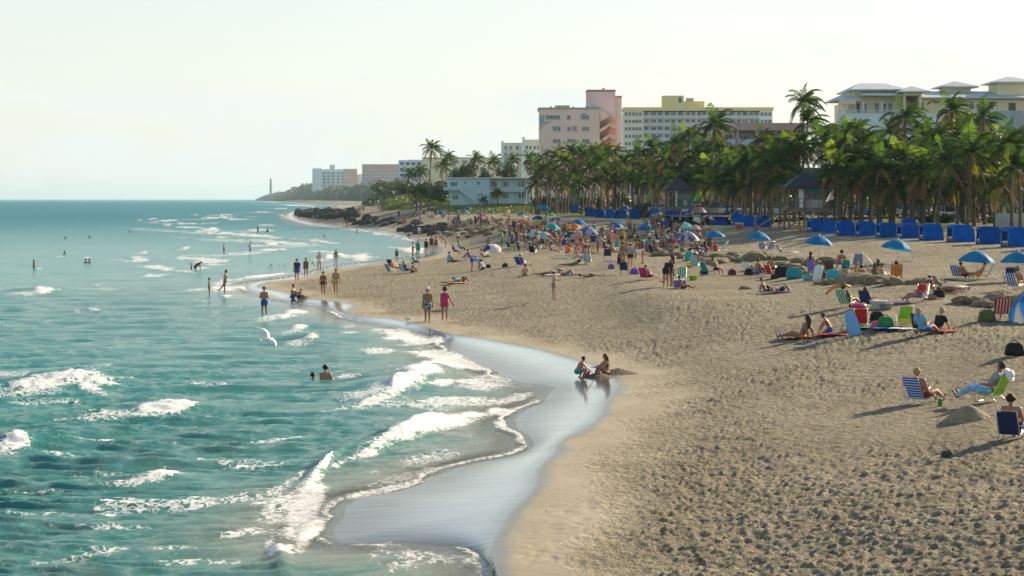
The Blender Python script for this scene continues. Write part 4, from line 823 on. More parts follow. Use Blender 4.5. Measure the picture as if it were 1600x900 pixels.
for i, (px, py, Yd, lb) in enumerate([(655, 268, 470, 'bushy yellowish palm left of the lone tall palm'), (652, 298, 452, 'short palm on the green dune slope'), (692, 258, 480+40, 'round-headed palm right of the lone tall palm'), (700, 246, 530, 'upper palm behind the left end of the motel'),
                                      (744, 248, 540, 'bushy palm behind the middle of the motel roof'), (771, 252, 540, 'fan-topped palm above the motel roof'), (776, 300, 470, 'small palm in front of the motel gallery'), (756, 312, 468, 'tiny palm beside the motel stair'), (800, 250, 530, 'palm behind the right end of the motel'), (640, 272, 560, 'palm at the left end of the dark tree group')]):
    palm(px, py, Yd, lb, 70+i, 1.0 if i not in (6, 7) else .6, False, 'palms around the motel')
TREES = [(730, 262, 530, 9, 7, 'dark leafy tree behind the motel roof, left'), (797, 262, 520, 10, 9, 'dark round tree behind the motel roof, right'), (712, 272, 540, 8, 8, 'dark tree between the motel and the beige block'), (760, 272, 545, 8, 9, 'dense dark tree above the middle of the motel'),
         (672, 290, 520, 10, 9, 'dark tree left of the motel'), (640, 292, 620, 12, 12, 'dark tree at the top of the green dune'), (612, 288, 760, 18, 12, 'dark tree behind the far dune'), (627, 284, 700, 14, 12, 'bushy dark tree beside the far dune'), (596, 292, 800, 14, 12, 'tree at the left end of the far dune'), (686, 298, 500, 7, 6, 'low dark tree at the left corner of the motel')]
for i, (px, py, Yd, wd, h, lb) in enumerate(TREES):
    x = (px-800)*Yd/F; gz = float(base_z(np.array([x]), np.array([float(Yd)]))[0]); top = H-(py-14-HY)*Yd/F
    broad_tree(x, Yd, gz, max(top-gz, 4), wd, lb, 200+i, n=1500, size=.34)
# dark hedges and sea grapes
def hedge(px, py, wd, dp, h, lb, seed, m='hedge', nm='hedge', n=1100, size=.2, Yd=None, cat='hedge'):
    x, y, z = gpt(px, py)
    if Yd: x, y = (px-800)*Yd/F, Yd; z = float(base_z(np.array([x]), np.array([float(y)]))[0])
    return shrub(x, y, z, wd, dp, h, lb, seed, m, n, size, nm, cat)
hedge(1013, 339, 4.6, 3, 2.6, 'large round dark green hedge behind the blue cabanas', 301, Yd=300, n=1800)
hedge(1172, 333, 3.4, 1.6, 1.1, 'low clipped hedge on the lawn right of the middle lifeguard tower', 302, Yd=236)
hedge(1465, 339, 3.4, 1.4, 1.1, 'dark hedge beside the parked cars on the lawn edge', 303, Yd=200); hedge(1548, 339, 2.0, 1.4, 1.0, 'light green bush beside the thatched hut', 304, 'leaf_light', 'bush', Yd=198, cat='bush')
hedge(1520, 300, 9, 4, 5, 'dark mass of shrubs behind the thatched hut', 305, 'leaf', 'shrubbery', 2600, .3, Yd=232, cat='shrubs')
for i, (px, py, Yd, wd, h) in enumerate([(1220, 320, 262, 7, 4), (1320, 320, 262, 7, 4), (1440, 318, 256, 7, 3.4), (1150, 320, 290, 7, 4), (1090, 320, 300, 8, 4), (1370, 315, 280, 8, 5), (1580, 310, 240, 8, 5), (960, 320, 390, 10, 4.5), (900, 322, 410, 10, 4.5), (850, 320, 420, 9, 4.5)]):
    hedge(px, py, wd, 4, h, f'dark shrub behind the palm trunks, {near_lm(px)}', 320+i, 'leaf', 'shrub', 1500, .3, Yd=Yd, cat='shrub')
# green dune slopes: sea grape ground cover as one mass
def cover(name, P, n, size, m, seed, hmin=.25, hmax=.9):
    r = np.random.RandomState(seed); P = np.array(P); x0, y0 = P.min(0); x1, y1 = P.max(0); xs = r.uniform(x0, x1, n*4); ys = r.uniform(y0, y1, n*4)
    k = sdist(xs, ys, P); ok = k > 0; xs, ys, k = xs[ok][:n], ys[ok][:n], k[ok][:n]; z = base_z(xs, ys)
    hh = (hmin+(hmax-hmin)*fbm(xs*.25, ys*.12, seed, 3))*sm(0, 3, k); zz = z+hh*(0.55+.5*r.rand(len(xs)))
    nx = r.normal(size=(len(xs), 3))*.55+np.array([0, -.35, 1]); nx /= np.linalg.norm(nx, axis=1)[:, None]
    u = np.cross(nx, r.normal(size=(len(xs), 3))); u /= np.linalg.norm(u, axis=1)[:, None]; v = np.cross(nx, u); s = size*(.6+.8*r.rand(len(xs)))[:, None]; C = np.stack([xs, ys, zz], 1)
    me = mesh_np(name, np.stack([C-u*s, C+v*s*.7, C+u*s, C-v*s*.7], 1).reshape(-1, 3), np.arange(4*len(xs)).reshape(-1, 4), M[m], False)
    return tag(link(name, me), kind='stuff')
def W(px, py, z): return px2w(px, py, z)
cover('sea_grape_cover', [(-41, 600), (-36, 530), (-28, 495), (-16, 492), (-16, 560), (-22, 640), (-36, 680)], 20000, .34, 'leaf_light', 401, .4, 1.0)
cover('dune_plants', [(-22, 440), (-4, 430), (6, 420), (22, 400), (24, 430), (8, 478), (-20, 478)], 9000, .26, 'leaf_light', 402, .2, .8)
cover('dark_scrub', [(-62, 830), (-60, 780), (-50, 760), (-42, 700), (-36, 690), (-44, 900), (-56, 900)], 6000, .5, 'leaf', 403, .8, 3.0)
# tree belt along the far shore, one mass per stretch
def belt(name, P, n, size, h, seed):
    r = np.random.RandomState(seed); P = np.array(P, float); t = r.rand(n)*(len(P)-1); i = t.astype(int); f = t-i
    c = P[i]*(1-f)[:, None]+P[i+1]*f[:, None]; k = fbm(t*9.0, t*0+3, seed, 4); hh = h*(.45+.9*k)
    x = c[:, 0]+r.uniform(-.3, 1, n)*c[:, 1]*.012; y = c[:, 1]+r.uniform(-20, 60, n)
    z = 3+hh*np.sqrt(r.rand(n))*sm(-.3, .1, (x-c[:, 0])/(c[:, 1]*.012))**.5*c[:, 2]; C = np.stack([x, y, z], 1); u = r.normal(size=(n, 3)); u /= np.linalg.norm(u, axis=1)[:, None]; v = np.cross(u, r.normal(size=(n, 3))); v /= np.linalg.norm(v, axis=1)[:, None]
    s = size*(.6+.8*r.rand(n))[:, None]
    return tag(link(name, mesh_np(name, np.stack([C-u*s, C+v*s*.8, C+u*s, C-v*s*.8], 1).reshape(-1, 3), np.arange(4*n).reshape(-1, 4), M['leaf'], False)), kind='stuff')
def bp(px, Yd, q=1): return ((px-800)*Yd/F, Yd, q)
belt('far_wood', [bp(410, 7400, .35), bp(425, 6600, .7), bp(445, 5600, .8), bp(470, 4600, .95), bp(490, 4000, 1)], 16000, 4.0, 36, 501)
belt('distant_wood', [bp(484, 3600, .9), bp(520, 3200, 1), bp(555, 2900, 1), bp(590, 2500, 1), bp(620, 2200, 1)], 20000, 2.2, 23, 502)
belt('shore_wood', [bp(578, 1500, .7), bp(592, 1300, .9), bp(606, 1150, 1), bp(625, 1000, 1)], 12000, 1.1, 10, 503)
# ------------------------------------------------------------------ boulders
RM = [boulder_mesh(s, 'rock_body', M['rock'], 3, .85) for s in range(6)]; SMm = [boulder_mesh(20+s, 'mound_body', M['mound'], 3, .55) for s in range(6)]
def rock(px, py, s, lb, seed, meshes=RM, asp=1.3, fl=1.0, group=None, nm='boulder', cat='rock', sink=.25):
    x, y, z = gpt(px, py); rnd = random.Random(seed); o = link(nm, meshes[seed % 6])
    s = s*.5; o.location = (x, y+s*.5, z+s*(.35-sink)); o.rotation_euler = (rnd.uniform(-.15, .15), rnd.uniform(-.15, .15), rnd.uniform(-.6, .6)); o.scale = (s*asp, s, s*fl)
    return tag(o, lb, cat, group)
rr_ = random.Random(12); RW = ['jagged', 'rounded', 'flat', 'slanting', 'blocky', 'humped']
RK = []
for i in range(120):                                                # the groyne: piled dark rocks
    t = rr_.random(); px = 464+t*92; ylo = 338+t*9 if t < .5 else 342.5-(t-.5)*4; py = rr_.uniform(330+3*t, ylo); RK.append((px, py, rr_.uniform(1.6, 3.6), 1.35))
for px, py, s in [(575, 342, 3.5), (584, 346, 4), (566, 349, 3), (590, 352, 3), (600, 347, 3), (572, 351, 4), (548, 346, 4), (556, 351, 3), (612, 346, 3.5), (620, 350, 4.2), (628, 351, 3), (604, 354, 3), (640, 357, 3), (652, 352, 3.6), (645, 360, 3), (660, 361, 3.4), (629, 362, 3), (640, 363, 2.6), (656, 365, 2.6),
                   (668, 364, 3.4), (672, 357, 3), (684, 360, 3), (690, 355, 3), (696, 360, 2.4), (700, 366, 2.6), (706, 360, 2.6), (712, 356, 2.4), (718, 361, 2.2), (707, 368, 2.4), (724, 366, 2.4), (732, 360, 2), (740, 363, 2.2), (744, 366, 2.2), (756, 364, 2), (750, 358, 1.8), (765, 367, 1.8), (735, 371, 1.6), (762, 360, 1.5), (676, 368, 2.2), (716, 352, 2), (728, 354, 2)]: RK.append((px, py, s, 1.4))
OR = ['first', 'second', 'third', 'fourth', 'fifth', 'sixth', 'seventh', 'eighth', 'ninth', 'tenth', 'eleventh', 'twelfth', 'thirteenth', 'fourteenth', 'fifteenth', 'sixteenth', 'seventeenth', 'eighteenth', 'nineteenth', 'twentieth']
OR += ['twenty-'+o for o in OR[:9]]+['thirtieth']+['thirty-'+o for o in OR[:9]]+['fortieth']+['forty-'+o for o in OR[:9]]+['fiftieth']+['fifty-'+o for o in OR[:9]]+['sixtieth']+['sixty-'+o for o in OR[:9]]
for a_ in ('seventieth', 'eightieth', 'ninetieth', 'hundredth', 'hundred and tenth'): OR += [a_]+[a_.replace('ieth', 'y').replace('hundred and tenth', 'hundred and tenth plus').replace('hundredth', 'hundred and')+'-'+o for o in OR[:9]]
OR += ['last']
GR = sorted(RK[:120]); SR = sorted(RK[120:])
for i, (px, py, s, a) in enumerate(GR+SR):
    w1 = RW[i % 6]; sz = 'large' if s > 3.6 else 'medium' if s > 2.4 else 'small'
    lb = f'{sz} {w1} dark rock, {OR[i]} from the seaward tip of the groyne' if i < 120 else f'{sz} {w1} rock, {OR[i-120]} from the left in the rock band below the dune'
    rock(px, py, s if i < 120 else s*.72, lb, i, RM if px < 700 else SMm, a, 1.3 if i < 120 else 1.0, 'dark rocks of the groyne' if i < 120 else 'rocks along the shore')
MD = [(1083, 408, 1.6), (1097, 411, 1.8), (1112, 414, 1.9), (1126, 412, 2.0), (1139, 410, 1.9), (1151, 407, 1.7), (1162, 409, 1.4), (1172, 407, 1.2), (1186, 407, 2.6), (1204, 406, 1.6), (1220, 406, 1.3), (1146, 400, 1.3), (1100, 404, 1.6), (1120, 403, 1.5), (1175, 422, 1.2), (1190, 425, 1.5), (1216, 418, 1.7), (1236, 421, 1.4), (1250, 423, 1.2),
      (1286, 444, 1.2), (1300, 446, 1.4), (1318, 442, 1.2), (1342, 446, 2.6), (1375, 446, 1.8), (1402, 447, 1.7), (1420, 446, 1.1), (1446, 446, 1.6), (1463, 445, 1.4), (1262, 430, 1.2), (1510, 474, 1.3), (1527, 475, 1.3), (1537, 477, 1.1), (1546, 478, 1.0), (1572, 476, 2.4), (1590, 474, 1.6), (1165, 452, .8), (1035, 400, 1.8), (1012, 392, 1.9), (1024, 394, 1.6), (1046, 396, 1.7), (1058, 400, 1.5), (1070, 404, 1.5), (1270, 414, 1.6), (1296, 412, 1.8), (1250, 410, 1.4), (1455, 467, .7), (872, 424, 1.0), (1332, 436, 1.3), (1360, 434, 1.2)]
cnt = {}
for i, (px, py, s) in enumerate(sorted(MD)):
    where = 'beside the sandy sun loungers' if px > 1500 else 'in front of the row of chairs and towels' if px > 1255 else 'behind the white folding chair' if px > 1160 else 'of the long bank right of the crowd' if px > 1078 else 'of the bank amid the crowd' if px > 1000 else 'near the people lying down'
    cnt[where] = cnt.get(where, -1)+1
    rock(px, py, s*.85, f'{"broad" if s > 1.6 else "low"} {["rounded", "lumpy", "ridged", "cracked", "sloping", "crumbling"][i % 6]} brown sandy rock, {OR[cnt[where]]} {where}', i+7, SMm, 1.2, .95, 'brown sandy rocks on the beach', 'sandy_rock')
# the heap of dug sand by the near chairs, and the children's heap at the water's edge
def heap(px, py, s, h, lb, seed, m=None, dark=False):
    bm = bmesh.new(); bmesh.ops.create_grid(bm, x_segments=26, y_segments=26, size=1.0); r = random.Random(seed)
    for v in bm.verts:
        d = v.co.length; k = float(fbm(np.array([v.co.x*3+seed]), np.array([v.co.y*3]), seed, 4)[0]); v.co.z = h*max(0, 1-d*(0.8+.4*k))**.85*(.8+.4*k)-.05; v.co.x *= s; v.co.y *= s*.8
    me = bpy.data.meshes.new('sand_heap'); bm.to_mesh(me); bm.free(); me.materials.append(m or M['mound']); me.polygons.foreach_set('use_smooth', [True]*len(me.polygons)); x, y, z = gpt(px, py)
    o = link('sand_heap', me); o.location = (x, y, z); return tag(o, lb, 'sand heap')
_hm = mat('damp_sand', (0.30, 0.235, 0.15), .95, .2, 4, bump=.04, bscale=9); _hw = mat('wet_heap_sand', (0.12, 0.09, 0.055), .85, .3, 5, bump=.05, bscale=9)
heap(1514, 658, .75, .52, 'pointed heap of dug sand in front of the green-backed chair', 5, _hm); heap(1467, 661, .22, .14, 'small lump of sand left of the pointed heap', 6, _hm)
heap(966, 584, 1.0, .26, 'dark wet heap of dug sand beside the two playing children', 7, _hw); heap(935, 589, .7, .22, 'low wet sand wall between the two playing children', 8, _hw)
heap(474, 466, .5, .3, 'small wet sand heap at the tip of the spit', 9, _hw); heap(690, 484, .9, .10, 'low weedy bump behind the walking couple', 10, _hw)
# ================================================================== people
M['skin'] = mat('skin', (1, 1, 1), 0.5, 0.05, 5, objcol=True); M['hair'] = mat('hair', (1, 1, 1), 0.7, 0.2, 12, objcol=True, bump=.004, bscale=60)
M['cloth'] = mat('cloth', (1, 1, 1), 0.85, 0.10, 4, objcol=True, bump=.006, bscale=14)
def print_mat(name, kind, other=(0.75, 0.78, 0.8), sc=16.0):
    m, nt, p = newmat(name); L = nt.links.new; oi = nt.nodes.new('ShaderNodeObjectInfo'); tc = nt.nodes.new('ShaderNodeTexCoord')
    mx = N(nt, 'ShaderNodeMix', data_type='RGBA'); mx.inputs['B'].default_value = other+(1,); L(oi.outputs['Color'], mx.inputs['A'])
    if kind == 'flowers':
        v = N(nt, 'ShaderNodeTexVoronoi', Scale=sc); L(tc.outputs['Object'], v.inputs['Vector']); g = N(nt, 'ShaderNodeMath', operation='LESS_THAN'); g.inputs[1].default_value = 0.36; L(v.outputs['Distance'], g.inputs[0])
    else:
        sx = nt.nodes.new('ShaderNodeSeparateXYZ'); L(tc.outputs['Object'], sx.inputs[0]); a = N(nt, 'ShaderNodeMath', operation='MULTIPLY'); a.inputs[1].default_value = sc; L(sx.outputs['Z' if kind == 'bands' else 'X'], a.inputs[0])
        b_ = N(nt, 'ShaderNodeMath', operation='FRACT'); L(a.outputs[0], b_.inputs[0]); g = N(nt, 'ShaderNodeMath', operation='LESS_THAN'); g.inputs[1].default_value = 0.36; L(b_.outputs[0], g.inputs[0])
    L(g.outputs[0], mx.inputs['Factor']); L(mx.outputs['Result'], p.inputs['Base Color']); p.inputs['Roughness'].default_value = .85; return m
M['floral'] = print_mat('floral_cloth', 'flowers'); M['bands'] = print_mat('banded_fabric', 'bands', (0.6, 0.72, 0.85), 13.0); M['stripes'] = print_mat('striped_fabric', 'cols', (0.72, 0.66, 0.5), 9.0); M['stripes_white'] = print_mat('striped_white_fabric', 'cols', (0.75, 0.8, 0.85), 7.0)
Vv = Vector
def nrm(v): return Vv(v).normalized()
def skeleton(pel, tor, headup, face, arms, legs, side=(1, 0, 0), fingers=0.25):
    """capsules (a, b, ra, rb, tag) of one body; pelvis position, then directions"""
    C = []; pel = Vv(pel); t = nrm(tor); s = nrm(Vv(side)-t*Vv(side).dot(t)); f = s.cross(t) if False else t.cross(s)*-1
    hl = [pel-s*.085, pel+s*.085]; ch = pel+t*.40; nk = pel+t*.50
    C.append((pel-s*.06, pel+s*.06, .118, .118, 'pelvis'))
    for k in (-1, 1):
        C.append((pel+s*k*.035+t*.05, pel+s*k*.045+t*.2, .105, .102, 'waist')); C.append((pel+s*k*.055+t*.22, pel+s*k*.085+t*.40, .107, .098, 'chest'))
        C.append((pel+s*k*.06-t*.02-f*.045, pel+s*k*.06-t*.03-f*.045, .085, .085, 'pelvis'))
    C.append((pel-s*.15+t*.445, pel+s*.15+t*.445, .055, .055, 'shoulder'))
    hu = nrm(headup); fc = nrm(Vv(face)-hu*Vv(face).dot(hu)); hs = hu.cross(fc)
    C.append((nk-t*.03, nk+hu*.07, .055, .05, 'neck')); hc = nk+hu*.165
    C.append((hc-fc*.015+hu*.02, hc+fc*.01+hu*.02, .088, .082, 'head')); C.append((hc-fc*.01+hu*.03, hc-fc*.02+hu*.02, .09, .088, 'head'))
    C.append((hc+fc*.03-hu*.05, hc+fc*.055-hu*.07, .055, .035, 'head')); C.append((hc+fc*.085+hu*.015, hc+fc*.105-hu*.015, .010, .016, 'head'))      # jaw, nose
    for k in (-1, 1): C.append((hc+hs*k*.088-hu*.01, hc+hs*k*.092+hu*.025, .014, .018, 'head')); C.append((hc+hs*k*.03+fc*.078+hu*.035, hc+hs*k*.045+fc*.074+hu*.035, .014, .012, 'head'))
    for k, (u, fo) in zip((-1, 1), arms):
        a = pel+t*.44+s*k*.175; u = nrm(u); fo = nrm(fo); e = a+u*.285; w_ = e+fo*.25
        C.append((a, e, .057, .045, 'uarm')); C.append((e, w_, .045, .029, 'farm'))
        pn = nrm(fo.cross(s)) if abs(fo.dot(s)) < .9 else nrm(fo.cross(t)); wd = nrm(pn.cross(fo))
        for q in (-1, 0, 1): C.append((w_+wd*q*.018, w_+fo*.085+wd*q*.025, .019, .015, 'hand'))
        for q in range(4):
            b0 = w_+fo*.085+wd*(q-1.5)*.021; ln = (.066, .078, .072, .056)[q]; d1 = nrm(fo+pn*fingers*(1+.15*q)); d2 = nrm(fo+pn*fingers*2.6)
            C.append((b0, b0+d1*ln*.5, .0105, .0098, 'hand')); C.append((b0+d1*ln*.5, b0+d1*ln*.5+d2*ln*.5, .0098, .0085, 'hand'))
        th = w_+fo*.025+wd*.03; d1 = nrm(fo*.8+wd*.8+pn*.3); C.append((th, th+d1*.04, .013, .011, 'hand')); C.append((th+d1*.04, th+d1*.04+nrm(fo+pn*.3)*.03, .011, .009, 'hand'))
    for k, (u, sh_, ft) in zip((-1, 1), legs):
        a = pel+s*k*.09-t*.03; u = nrm(u); sh_ = nrm(sh_); ft = nrm(ft); kn = a+u*.43; an = kn+sh_*.41
        C.append((a, kn, .097, .062, 'thigh')); C.append((kn, kn+sh_*.16, .056, .058, 'shin')); C.append((kn+sh_*.14, an, .058, .036, 'shin'))
        C.append((an+sh_*.03-ft*.04, an+sh_*.035+ft*.12, .036, .03, 'foot')); C.append((an+sh_*.045+ft*.10, an+sh_*.05+ft*.18, .03, .02, 'foot'))
    return C, dict(hc=hc, hu=hu, fc=fc, hs=hs, nk=nk, t=t, f=f)
def cap_mesh(C):
    V = []; Fs = []; n = 10
    for a, b, ra, rb, tg in C:
        d = b-a; L = d.length; d = d/L if L > 1e-6 else Vv((0, 0, 1)); x = d.orthogonal().normalized(); y = d.cross(x); k0 = len(V); nn = 8 if max(ra, rb) < .02 else 12
        rings = [(-ra*.94, ra*.34), (-ra*.7, ra*.71), (0, ra), (L, rb), (L+rb*.7, rb*.71), (L+rb*.94, rb*.34)]
        for h_, r_ in rings:
            for k in range(nn): an = 6.28318*k/nn; V.append(a+d*h_+(x*math.cos(an)+y*math.sin(an))*r_)
        for i in range(5):
            for k in range(nn): Fs.append((k0+i*nn+k, k0+i*nn+(k+1) % nn, k0+(i+1)*nn+(k+1) % nn, k0+(i+1)*nn+k))
        Fs.append(tuple(k0+k for k in range(nn))[::-1]); Fs.append(tuple(k0+5*nn+k for k in range(nn)))
    me = bpy.data.meshes.new('tmp'); me.from_pydata([tuple(v) for v in V], [], Fs); me.update(); return me
Z0 = (0, 0, 1)
DN = ((-.14, .0, -1), (-.02, .10, -1)), ((.14, .0, -1), (.02, .10, -1))
LG = ((-.05, .02, -1), (-.01, -.03, -1), (-.2, 1, -.08)), ((.05, .02, -1), (.01, -.03, -1), (.2, 1, -.08))
POSES = {
 'stand': ((0, 0, .93), Z0, Z0, (0, 1, 0), DN, LG),
 'arms_crossed': ((0, 0, .93), (0, .03, 1), (0, .08, 1), (-.1, 1, 0), (((-.25, .12, -1), (.85, .55, .15)), ((.25, .12, -1), (-.85, .6, .05))), LG),
 'walk': ((0, 0, .915), (0, .05, 1), Z0, (0, 1, 0), (((-.12, -.3, -1), (-.05, -.1, -1)), ((.12, .25, -1), (.05, .5, -1))), (((-.04, .38, -1), (0, .02, -1), (0, 1, .15)), ((.04, -.2, -1), (0, -.42, -1), (0, 1, -.5)))),
 'walk_out': ((0, 0, .92), (0, .04, 1), Z0, (0, 1, 0), (((-.1, .0, -1), (-.02, .05, -1)), ((.42, -.05, -1), (.5, .1, -1))), (((-.04, .25, -1), (0, .0, -1), (0, 1, .1)), ((.02, -.15, -1), (0, -.28, -1), (0, 1, -.4)))),
 'bend': ((0, -.1, .90), (0, .75, .62), (0, .9, .3), (0, .5, -1), (((-.1, .35, -1), (0, .3, -1)), ((.1, .5, -1), (0, .4, -1))), LG),
 'bend_low': ((0, -.2, .88), (0, 1, -.12), (0, 1, -.5), (0, -.2, -1), (((-.1, .15, -1), (0, .15, -1)), ((.1, .3, -1), (0, .2, -1))), (((-.05, .12, -1), (0, -.12, -1), (0, 1, -.05)), ((.05, .1, -1), (0, -.1, -1), (0, 1, -.05)))),
 'sit_back': ((0, 0, .11), (0, -.42, 1), (0, -.1, 1), (0, 1, 0), (((-.3, -.5, -1), (-.1, -.25, -1)), ((.3, -.5, -1), (.1, -.25, -1))), (((-.12, 1, .16), (0, 1, -.2), (0, .3, 1)), ((.12, 1, .30), (0, 1, -.42), (0, .5, 1)))),
 'sit_knees': ((0, 0, .11), (0, .12, 1), (0, .1, 1), (0, 1, 0), (((-.1, .75, -.75), (.25, 1, .05)), ((.1, .75, -.75), (-.25, 1, .05))), (((-.1, .75, .72), (0, .5, -1), (0, 1, -.1)), ((.1, .75, .72), (0, .5, -1), (0, 1, -.1)))),
 'squat': ((0, -.1, .30), (0, .55, 1), (0, .5, 1), (0, 1, -.4), (((-.1, .55, -.9), (0, .6, -.9)), ((.1, .7, -.8), (0, .8, -.6))), (((-.35, .85, .30), (.1, -.45, -1), (-.2, 1, -.1)), ((.35, .85, .30), (-.1, -.45, -1), (.2, 1, -.1)))),
 'kneel': ((0, -.2, .26), (0, .5, 1), (0, .6, 1), (0, 1, -.4), (((-.1, .5, -1), (0, .5, -1)), ((.1, .7, -.8), (0, .5, -1))), (((-.12, .7, -.38), (0, -1, -.05), (0, -1, -.1)), ((.12, .7, -.38), (0, -1, -.05), (0, -1, -.1)))),
 'chair': ((0, -.02, .36), (0, -.55, 1), (0, -.15, 1), (0, 1, 0), (((-.25, .25, -1), (.0, 1, .0)), ((.25, .25, -1), (.0, 1, .0))), (((-.10, 1, .12), (0, .5, -1), (0, 1, .1)), ((.10, 1, .12), (0, .65, -1), (0, 1, .1)))),
 'chair_out': ((0, -.02, .33), (0, -.6, 1), (0, -.2, 1), (0, 1, .1), (((-.25, .3, -1), (.2, 1, .1)), ((.25, .3, -1), (-.3, 1, .35))), (((-.10, 1, .1), (0, 1, -.55), (0, .5, 1)), ((.10, 1, .16), (0, 1, -.62), (0, .5, 1)))),
 'lie': ((0, 0, .12), (0, -1, .03), (0, -1, .12), (0, .1, 1), (((-.35, .9, -.05), (-.1, 1, 0)), ((.35, .9, -.05), (.1, 1, 0))), (((-.1, 1, .02), (0, 1, -.02), (0, .2, 1)), ((.1, 1, .02), (0, 1, -.02), (0, .2, 1)))),
 'lie_knees': ((0, 0, .12), (0, -1, .25), (0, -1, .5), (0, .5, 1), (((-.4, .2, -.4), (.2, 1, 0)), ((.4, .2, -.4), (-.2, 1, 0))), (((-.1, .8, .8), (0, .5, -1), (0, 1, .1)), ((.1, .8, .65), (0, .6, -.95), (0, 1, .1)))),
 'prone': ((0, 0, .11), (0, 1, .28), (0, .8, .8), (0, 1, .1), (((-.25, .3, -1), (0, 1, .0)), ((.25, .3, -1), (0, 1, .0))), (((-.09, -1, -.03), (0, -1, .02), (0, -1, -.3)), ((.09, -1, -.03), (0, -1, .02), (0, -1, -.3)))),
 'kick': ((0, 0, .93), (0, -.1, 1), Z0, (0, 1, -.2), (((-.4, -.1, -1), (-.2, .2, -1)), ((.35, .3, -1), (.3, .8, -.5))), (((-.08, -.02, -1), (0, -.02, -1), (0, 1, 0)), ((.08, .62, -.8), (0, .7, -.8), (0, 1, .3)))),
 'hold': ((0, 0, .93), (0, .05, 1), Z0, (0, 1, -.1), (((-.15, .5, -.9), (.1, 1, .2)), ((.15, .5, -.9), (-.1, 1, .2))), LG),
 'arm_up': ((0, 0, .93), Z0, Z0, (0, 1, .1), (((-.14, .0, -1), (-.02, .1, -1)), ((.5, .4, .5), (-.1, .5, .9))), LG),
}
_dg = None; BODY = {}
def body(pose):
    if pose in BODY: return BODY[pose]
    C, inf = skeleton(*POSES[pose]); me = cap_mesh(C); o = bpy.data.objects.new('tmp', me); COL.objects.link(o)
    m1 = o.modifiers.new('r', 'REMESH'); m1.mode = 'VOXEL'; m1.voxel_size = 0.0125; m1.use_smooth_shade = True
    m3 = o.modifiers.new('s', 'SMOOTH'); m3.factor = .5; m3.iterations = 2
    m2 = o.modifiers.new('d', 'DECIMATE'); m2.ratio = 0.16
    dg = bpy.context.evaluated_depsgraph_get(); res = bpy.data.meshes.new_from_object(o.evaluated_get(dg), depsgraph=dg); bpy.data.objects.remove(o); bpy.data.meshes.remove(me)
    res.name = 'person_'+pose; res.materials.clear(); res.materials.append(M['skin']); res.polygons.foreach_set('use_smooth', [True]*len(res.polygons)); res.update()
    n = len(res.vertices); P = np.empty(n*3, np.float32); res.vertices.foreach_get('co', P); P = P.reshape(-1, 3); Nn = np.empty(n*3, np.float32); res.vertices.foreach_get('normal', Nn); Nn = Nn.reshape(-1, 3)
    best = np.full(n, 1e9); tg = np.zeros(n, int); tt = np.zeros(n)
    for i, (a, b, ra, rb, g) in enumerate(C):
        a = np.array(a); d = np.array(b)-a; L = d@d+1e-9; t = np.clip((P-a)@d/L, 0, 1); ds = np.linalg.norm(P-a-t[:, None]*d, axis=1)/(ra+(rb-ra)*t)
        k = ds < best; best[k] = ds[k]; tg[k] = i; tt[k] = t[k]
    tags = np.array([C[i][4] for i in tg]); Fa = [tuple(p.vertices) for p in res.polygons]
    BODY[pose] = dict(mesh=res, P=P, N=Nn, tag=tags, t=tt, F=Fa, inf=inf, g={})
    return BODY[pose]
